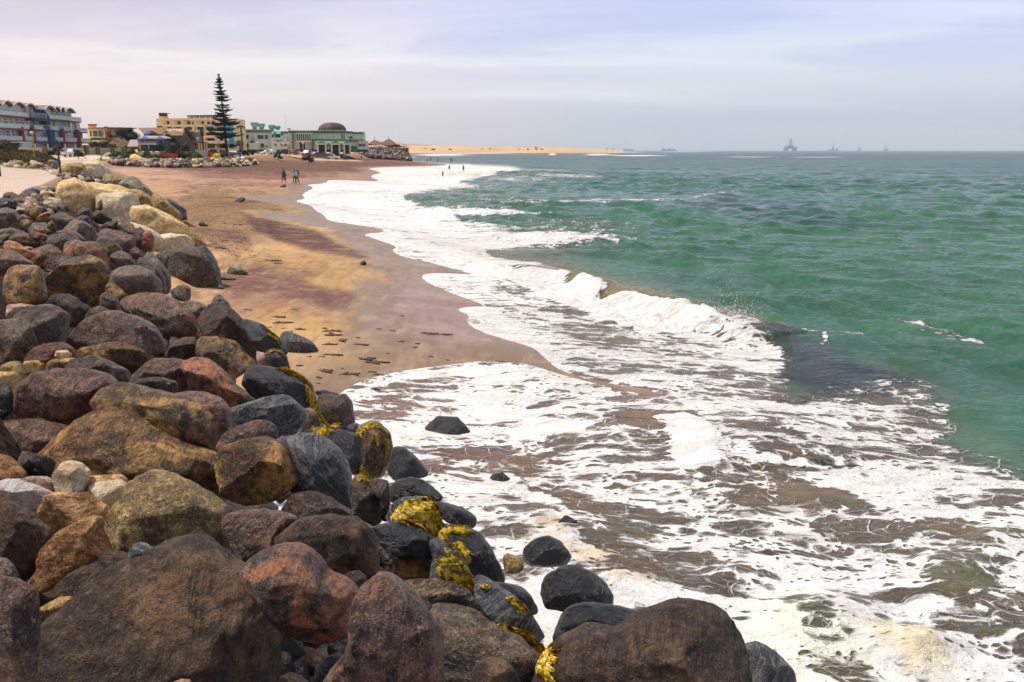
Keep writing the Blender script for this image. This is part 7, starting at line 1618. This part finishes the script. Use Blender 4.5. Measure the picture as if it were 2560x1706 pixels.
# grass on the mown bank
def grass():
    rr = np.random.default_rng(9); n = 42000
    ang = rr.uniform(0, 2 * pi, n); rad = 17 * np.sqrt(rr.uniform(0, 1, n)); x = MOUND[0] - 6 + rad * np.cos(ang); y = MOUND[1] + rad * np.sin(ang)
    z, sd, dT, dC, t = terrain(x, y, True); px, py = proj(x, y, z)
    k = (dC < -0.5) & (ell(px, py, 40, 378, 110, 36, 14, soft=0.1) > 0.4); k = (dC < -0.5) & (ell(px, py, 20, 356, 120, 27, 10, soft=0.05) > 0.5); x, y, z = x[k], y[k], z[k]; n = len(x)
    a = rr.uniform(0, pi, n); h = rr.uniform(.08, .30, n) * (0.7 + 0.6 * (fbm2(x, y, .4, 2, 3) > 0)); w = .05
    V = np.stack([np.stack([x - w * np.cos(a), y - w * np.sin(a), z], 1), np.stack([x + w * np.cos(a), y + w * np.sin(a), z], 1), np.stack([x + rr.normal(0, .08, n), y + rr.normal(0, .08, n), z + h], 1)], 1).reshape(-1, 3)
    o = link('grass', npmesh('grass', V, np.arange(len(V)).reshape(-1, 3), False), None, leaf_mat('grass_blades', (0.06, 0.055, 0.018), (0.16, 0.12, 0.045), .5)); tag(o, 'short olive and tan grass covering the mown bank', 'grass', kind='stuff')
grass()

# ---- dunes and spit beyond the pavilion
def dunes():
    m = M('dune_sand', (0.50, 0.31, 0.145), 0.95, var=.12, scale=0.01); m2 = M('far_dune', (0.42, 0.22, 0.12), 0.95, var=.15, scale=.004)
    def band(name, D, prof, thick_, mat, steps=7):
        V = []; n = len(prof)
        for j in range(steps + 1):
            u = j / steps; 
            for i, (px, py) in enumerate(prof):
                a = at(px, 376, D + u * thick_); top = float(at(px, py, D)[2]); bz = -1.5
                z = bz + (top - bz) * (sin(pi * (.06 + .9 * u)) ** .7 if 0 < u < 1 else 0); V.append((a[0], a[1], z))
        Fc = np.array([(j * n + i, j * n + i + 1, (j + 1) * n + i + 1, (j + 1) * n + i) for j in range(steps) for i in range(n - 1)])
        o = link(name, npmesh(name, V, Fc), None, mat); return tag(o, kind='structure')
    rr = np.random.default_rng(8)
    prof = [(860, 362)] + [(px, np.interp(px, (860, 940, 1080, 1200, 1330, 1420, 1490, 1530, 1560), (362, 361, 362, 364, 366.5, 369, 372.5, 375, 377.5)) + rr.normal(0, .15)) for px in range(870, 1561, 6)]
    band('sand_spit', 1700, prof, 900, m)
    prof = [(px, np.interp(px, (700, 850, 905, 925, 945, 968, 990, 1020, 1045, 1085), (362, 357, 354, 352, 348, 347.5, 351.5, 354, 356.5, 362.5)) + rr.normal(0, .1)) for px in range(700, 1090, 5)]
    band('dune_hills', 3400, prof, 1500, m2)
    sc = simple('scrub_dark', (0.08, 0.05, 0.03), 0.9)
    items = [(1205, 372.2, 5, 'bush'), (1225, 371.8, 7, 'bush'), (1234, 373.6, 4, 'bush'), (1083, 374, 11, 'bush'), (1125, 373.5, 9, 'bush'), (1340, 369.5, 9, 'bush'), (1350, 372, 4, 'bush'), (1063, 371.6, 5, 'bush')]
    for i, (px, py, w, k) in enumerate(items):
        a = at(px, py, 1690); s = w / F * 1690 / 2; V0, F0 = icos(2); P = V0 * np.array([s, s, s * .35]) * (1 + .2 * vn(V0 * 2 + i)[:, None])
        o = link('dune_scrub', npmesh('dune_scrub', P, F0), None, sc); o.location = (a[0], a[1], a[2]); tag(o, '%s dark scrub patch on the distant sand spit' % ['largest right-hand', 'long', 'small round', 'short', 'wide left-hand', 'narrow left-hand', 'farthest right', 'tiny leftmost'][i], 'scrub', 'scrub patches on the sand spit')
    for i, (px, col, lab) in enumerate([(1297, WC, 'white vehicle leftmost on the distant sand spit'), (1320, BK, 'dark vehicle on the distant sand spit beside the silver one'), (1341, SV, 'silver vehicle between two dark ones on the distant spit'), (1355, GYC, 'grey vehicle rightmost of the group on the distant spit'), (1518, WC, 'white vehicle near the tip of the distant spit'), (1532, WC, 'white vehicle at the very tip of the distant spit')]):
        a = at(px, 374.6 if i < 4 else 373.6 + (i - 4) * .8, 1685); r = empty('far_vehicle', tuple(a), 0.1, lab, 'vehicle', 'vehicles on the sand spit'); s = 1.0
        MB().prism([(-2.6, -.3), (2.6, -.3), (2.6, 1.0), (1.2, 1.1), (.6, 1.9), (-2.4, 1.9), (-2.6, 1.0)], -.9, .9).build('body', M('car_' + col[0], col[1], .28), r); m_ = MB()
        for x in (-1.6, 1.6): MB().prism([(x + .45 * cos(t * pi / 4), -.1 + .45 * sin(t * pi / 4)) for t in range(8)], -.95, .95).build('wheel', M('tyre', (0.02, 0.02, 0.02)), r)
dunes()

# ---- rigs and ships on the horizon
HAZE_BLUE = M('rig_haze_blue', (0.02, 0.26, 0.62));  # blue of the distant haze put into the steel colour itself
def rig(px, D, w, pyt, label, kind='semi', deck=None):
    a = at(px, 376.6, D); u = D / F; r = empty('oil_rig' if kind != 'ship' else 'cargo_ship', (a[0], a[1], 0), 0, label, 'oil rig' if kind != 'ship' else 'ship'); W = w * u / 2; H = (376.3 - pyt) * u
    if kind == 'semi':
        dz = 5.2 * u; dt = 4.2 * u
        for x in (-.86, .86):
            for y in (-.7, .7): MB().box(W * x - W * .22, W * y - W * .2, -3, W * x + W * .22, W * y + W * .2, dz).build('leg', HAZE_BLUE, r)
        MB().box(-W, -W * .9, dz + .02, W, W * .9, dz + dt).build('deck', HAZE_BLUE, r); MB().box(-W * .45, -W * .4, dz + dt + .02, W * .5, W * .4, dz + dt * 1.7).build('deckhouse', HAZE_BLUE, r)
        b = dz + dt * 1.7; tw = W * .24
        for s in (-1, 1):
            for y in (-1, 1): MB().tube((s * tw * 1.3, y * tw, b), (s * tw * .55, y * tw * .5, H), W * .045, W * .03, 4).build('derrick_leg', HAZE_BLUE, r)
        m = MB(); n = 7
        for k in range(n):
            z0 = b + (H - b) * k / n; z1 = b + (H - b) * (k + 1) / n; f0 = tw * (1.3 - .75 * k / n); f1 = tw * (1.3 - .75 * (k + 1) / n)
            m.tube((-f0, -tw * .7, z0), (f1, -tw * .7, z1), W * .022, None, 4).tube((f0, -tw * .7, z0), (-f1, -tw * .7, z1), W * .022, None, 4).box(-f0, -tw * .8, z0, f0, -tw * .6, z0 + W * .05)
        m.build('derrick_brace', HAZE_BLUE, r)
        for x, y in ((-.8, .9), (.75, 1.1)): MB().tube((W * x, 0, dz + dt), (W * (x - .08), 0, dz + dt * (1.3 + y)), W * .06, W * .03, 5).build('crane', HAZE_BLUE, r)
        MB().box(-W * .95, -W * .5, dz + dt, -W * .7, W * .5, dz + dt * 1.7).build('deckhouse', HAZE_BLUE, r)
    elif kind == 'drill':
        MB().prism([(-W, 2.6 * u), (-W * .92, -2), (W * .9, -2), (W, 3.2 * u), (W * .7, 2.4 * u), (-W * .6, 2.0 * u)], -W * .2, W * .2).build('hull', HAZE_BLUE, r)
        MB().box(W * .55, -W * .15, 2.4 * u, W * .95, W * .15, 6 * u).build('bridge', HAZE_BLUE, r); MB().box(-W * .55, -W * .15, 2.0 * u, W * .3, W * .15, 3.6 * u).build('deckhouse', HAZE_BLUE, r)
        for s in (-1, 1): MB().tube((s * W * .16, 0, 3.6 * u), (s * W * .05, 0, H), W * .05, W * .03, 4).build('derrick_leg', HAZE_BLUE, r)
        MB().box(-W * .16, -W * .1, 3.6 * u, W * .16, W * .1, 8 * u if H > 9 * u else H * .6).build('derrick_base', HAZE_BLUE, r); MB().tube((0, 0, H * .9), (0, 0, H * 1.12), W * .03).build('mast', HAZE_BLUE, r)
    else:
        MB().prism([(-W, 2.6 * u), (-W * .93, -2), (W * .93, -2), (W, 2.6 * u)], -W * .13, W * .13).build('hull', HAZE_BLUE, r); MB().box(-W * .85, -W * .1, 2.6 * u + .02, -W * .55, W * .1, H * .95).build('bridge', HAZE_BLUE, r)
        for k in range(5): MB().box(-W * .45 + W * .27 * k, -W * .12, 2.6 * u + .02, -W * .22 + W * .27 * k, W * .12, (3.6 + (k % 3) * .8) * u).build('cargo', HAZE_BLUE, r)
        MB().tube((-W * .7, 0, H * .9), (-W * .7, 0, H * 1.15), W * .02).build('mast', HAZE_BLUE, r)
rig(1975, 7000, 25, 347.5, 'large semi-submersible drilling rig with a tall derrick on the horizon'); rig(2082, 9600, 28, 360, 'faint drill ship right of the large rig', 'drill'); rig(2148, 9900, 9, 365, 'faintest thin rig between the two drill ships', 'drill'); rig(2214, 9300, 13, 361, 'small faint rig with a pointed derrick, rightmost on the horizon', 'drill')
rig(1672, 8200, 38, 369.5, 'long cargo ship on the horizon left of the large rig', 'ship'); rig(1570, 9300, 27, 369.5, 'faint cargo ship beyond the tip of the sand spit', 'ship')
# ---- haze
def haze():
    m, t = mat_new('haze_air'); v = t.n('ShaderNodeVolumePrincipled', {'Color': (0.86, 0.94, 1.0, 1), 'Density': 0.00009, 'Anisotropy': 0.1}); t.n('ShaderNodeOutputMaterial', {'Volume': v.outputs[0]})
    o = MB().box(-11500, -60, -9, 11500, 11500, 240).build('haze', m); tag(o, 'pale sea haze that fades the far shore and rigs', 'haze', kind='stuff')
haze()
# ================================================================== seaweed on the boulders and kelp on the sand
def rock_bvh():
    vs = np.concatenate([r.W for r in rocks]); fs = []; b = 0
    for r in rocks: fs.append(r.F + b); b += len(r.W)
    return BVHTree.FromPolygons([tuple(v) for v in vs.tolist()], np.concatenate(fs).tolist())
BV = rock_bvh()
def weed_mat():
    m, t = mat_new('yellow_seaweed'); pos = t.n('ShaderNodeNewGeometry').outputs['Position']; n = t.noise(pos, 26, 5, .75)
    c = t.mix(t.smooth(n, .38, .62), (0.09, 0.060, 0.006), (0.78, 0.52, 0.012)); bs = t.n('ShaderNodeBsdfPrincipled', {'Base Color': c, 'Roughness': 0.4}); t.n('ShaderNodeOutputMaterial', {0: bs.outputs[0]}); return m
WEED = weed_mat()
def hit(px, py):
    d = Vector(ray(px, py)).normalized(); loc, nrm, i, dist = BV.ray_cast(Vector(CP), d, 60); return (loc, nrm) if loc is not None else (None, None)
def weed(zone, pts, n, label, flow=(0.4, 1.0), L=0.30, seed=1, w=0.011, name='seaweed'):
    """strands that start on the rock inside an outline and follow the rock downhill"""
    P = zpts(zone, pts); rr = random.Random(seed); xs = [p[0] for p in P]; ys = [p[1] for p in P]; V = []; Fc = []; c = 0; tr = 0
    n = int(n * 2.2); L *= 0.42; w *= 0.36
    while c < n and tr < n * 20:
        tr += 1; x = rr.uniform(min(xs), max(xs)); y = rr.uniform(min(ys), max(ys))
        if not in_poly(x, y, P): continue
        loc, nrm = hit(x, y)
        if loc is None: continue
        c += 1; D = (loc - Vector(CP)).length; steps = 7; st = L * rr.uniform(.4, 1.2) / steps; pts_ = []; p = loc.copy(); nn = nrm.copy()
        wob = rr.uniform(-1.3, 1.3); lift = rr.uniform(0.002, 0.016)
        dirv = Vector(UPV) * -flow[1] + Vector(RT) * (flow[0] + wob * .55)
        for k in range(steps + 1):
            pts_.append(p + nn * (0.005 + lift * (0.3 + 0.7 * sin(pi * k / steps)))); t = dirv - nn * dirv.dot(nn)
            t += Vector((rr.uniform(-.5, .5), rr.uniform(-.5, .5), rr.uniform(-.3, .3)))
            if t.length < 1e-4: break
            q = p + t.normalized() * st; q2, n2, i, dd = BV.find_nearest(q, .4)
            if q2 is None: break
            p = q2; nn = n2 if n2.dot(nn) > -.2 else nn
        ww = w * rr.uniform(.6, 1.5); b = len(V)
        for k, q in enumerate(pts_):
            t = (pts_[min(k + 1, len(pts_) - 1)] - pts_[max(k - 1, 0)]); s = t.cross(nn).normalized() * ww * (1 - .7 * k / steps) if t.length > 1e-5 else Vector((ww, 0, 0))
            V += [tuple(q - s), tuple(q + s + nn * ww * .8)]
        Fc += [(b + 2*k, b + 2*k + 1, b + 2*k + 3, b + 2*k + 2) for k in range(len(pts_) - 1)]
    if not Fc: return
    me = bpy.data.meshes.new(name); me.from_pydata(V, [], Fc); me.update(); o = link(name, me, None, WEED); tag(o, label, 'seaweed', 'yellow seaweed on the boulders', 'stuff')
weed('E', '545,110 600,150 680,205 728,255 728,285 660,230 590,190', 160, 'yellow weed on the shoulder of the dark boulder near the sand', (1, .5), .28, 1, .012)
weed('E', '600,370 680,338 740,350 780,410 770,420 730,375 670,355 600,400', 120, 'small cap of yellow weed on the little black boulder', (1, .3), .2, 2)
weed('E', '668,520 740,500 830,535 930,590 985,640 970,655 880,600 780,555 700,530', 360, 'rim of bright yellow weed along the top of the big black boulder', (1, .35), .28, 3)
weed('E', '945,640 985,660 1030,740 1070,830 1105,930 1150,980 1195,1050 1160,1080 1060,1082 1020,1030 1080,1060 1110,1000 1060,930 1020,860 985,760', 900, 'bright yellow weed pouring down between the big black boulder and the dark block', (.35, 1), .30, 4, .013)
weed('E', '1190,1050 1220,1010 1280,1000 1270,1030 1230,1050', 60, 'brownish weed tuft on the slate stone above the streaked giant', (.5, .6), .15, 5)
weed('E', '1420,1110 1470,1040 1560,1005 1640,1030 1700,1090 1640,1060 1560,1040 1480,1090 1478,1180 1440,1140', 240, 'yellow-green weed on the crown of the upright weedy boulder', (.0, 1), .18, 6)
weed('E', '1600,1110 1625,1110 1625,1220 1605,1180', 40, 'thin yellow streak down the middle of the upright weedy boulder', (.1, 1), .14, 7); weed('E', '1680,1150 1720,1160 1715,1240 1690,1290 1675,1230', 90, 'yellow streaks on the right side of the upright weedy boulder', (.1, 1), .16, 8)
weed('E', '1445,1420 1480,1370 1520,1500 1515,1540 1450,1500', 160, 'yellow weed hanging in the gap under the black rounded boulder', (.1, 1), .22, 9)
weed('F', '1520,420 1580,330 1680,260 1840,240 1920,290 1950,400 1980,500 1985,590 1920,560 1820,505 1700,480 1560,460 1620,430 1720,440 1780,400 1720,370 1620,390', 1500, 'thick mat of yellow weed, largest of all, over the rounded boulder', (.9, .55), .34, 10, .014)
weed('F', '1985,520 2060,490 2150,500 2220,530 2160,550 2060,550 2020,570', 200, 'dark gold weed fringe right of the thick yellow mat', (.8, .5), .22, 11)
weed('F', '1980,600 2060,640 2130,640 2190,720 2180,800 2100,700 2010,650', 220, 'weed dripping along the edge of the dark wet slab', (.6, .8), .22, 12)
weed('F', '1930,800 2000,770 2110,800 2180,850 2250,960 2280,1070 2200,1050 2100,1000 2050,920 1960,870', 850, 'yellow weed combed down the flank of the rounded boulder', (.7, .8), .28, 13, .013); weed('F', '1980,690 2060,740 2140,820 2180,860 2120,830 2040,760', 180, 'narrow yellow strand band near the crest of the combed boulder', (.8, .6), .2, 14)
weed('G', '1240,1035 1330,1040 1440,1080 1560,1180 1660,1230 1770,1300 1720,1380 1690,1450 1640,1330 1560,1220 1440,1130 1330,1080', 950, 'long ridge of yellow weed behind the grey-brown boulder, bottom centre', (.8, .7), .26, 15, .012)
weed('G', '1310,800 1380,800 1460,860 1525,930 1470,905 1380,840', 130, 'small yellow weed streak at the edge of the slate boulder', (.9, .6), .2, 16); weed('G', '1090,685 1140,685 1145,705 1100,708', 30, 'tiny yellow weed tuft on top of the slate boulder', (.6, .3), .1, 17)
# kelp pieces lying on the sand
KM = simple('kelp_brown', (0.075, 0.030, 0.012), 0.35, var=.4, scale=6)
def kelp(px, py, wpx, label, seed, strands=4):
    p = march(px, py, lambda x, y: terrain(x, y, mesh=True))
    k = wpx / F * float(np.dot(p - CP, FW)); rr = random.Random(seed); m = MB()
    for s in range(strands):
        a = rr.uniform(-.35, .35) + (pi if rr.random() < .4 else 0); n = 7; x = rr.uniform(-.2, .2) * k; y = rr.uniform(-.1, .1) * k; L = k * rr.uniform(.3, .62); pts = []
        for j in range(n):
            pts.append((x, y, 0.004 + .018 * k * abs(sin(j * 1.7 + s)))); a += rr.uniform(-.4, .4); x += cos(a) * L / n; y += sin(a) * L / n * .8
        m.path(pts, [k * .022 * (1.7 - j / n) + .006 + (.05 * k if j in (2, 3) and s < 2 else 0) for j in range(n)], 5)
    zs = []
    m.v = [(a_, b_, c_ + float(0)) for a_, b_, c_ in m.v]
    o = m.build('kelp', KM, None, True); o.location = (p[0], p[1], p[2] - .002); o.scale = (1.5, 1.5, 1.2); tag(o, label, 'seaweed', 'kelp scraps on the beach')
KP = [(E_[0], E_[1], E_[2]) for E_ in [(700,48,110),(740,100,130),(820,98,60),(765,152,30),(905,160,110),(640,142,40),(1110,150,70),(1200,175,120),(1170,210,160),(1260,262,110),(1180,298,120),(1430,238,50),(1455,300,100),(1640,158,50),(1770,173,70),(2080,200,120),(2215,208,110),(1830,272,50),(1955,325,50),(1975,292,60),(1485,430,160),(1600,465,160),(1120,410,50),(1200,392,110),(1060,600,60),(1120,540,150),(1370,568,130),(1550,550,70),(1620,572,90),(1080,655,40),(1010,412,60),(890,495,80),(2105,410,50),(2250,442,40),(830,180,30),(1840,38,30),(1710,378,24),(1300,515,30)]]
KP.sort(); 
for i, (x, y, w) in enumerate(KP):
    kelp(500 + x / 3.647, 780 + y / 3.647, w / 3.647, 'brown kelp scrap on the wet sand, the %s of them from the left' % nth(i), 50 + i, 5 if w > 90 else 3)
for i, (px, py, w) in enumerate(sorted([(560,602,18),(600,607,14),(612,625,8),(545,620,26),(590,641,16),(550,622,24),(678,652,28),(700,660,20),(660,623,6),(735,774,12),(620,775,18),(690,793,26),(760,680,8),(585,735,10),(630,640,12),(600,563,26),(625,573,12),(555,578,10),(540,590,14),(520,575,10),(560,560,12),(640,548,8)])):
    kelp(px, py, w, 'dark kelp scrap on the dry upper sand, the %s of them from the left' % nth(i), 200 + i, 4)
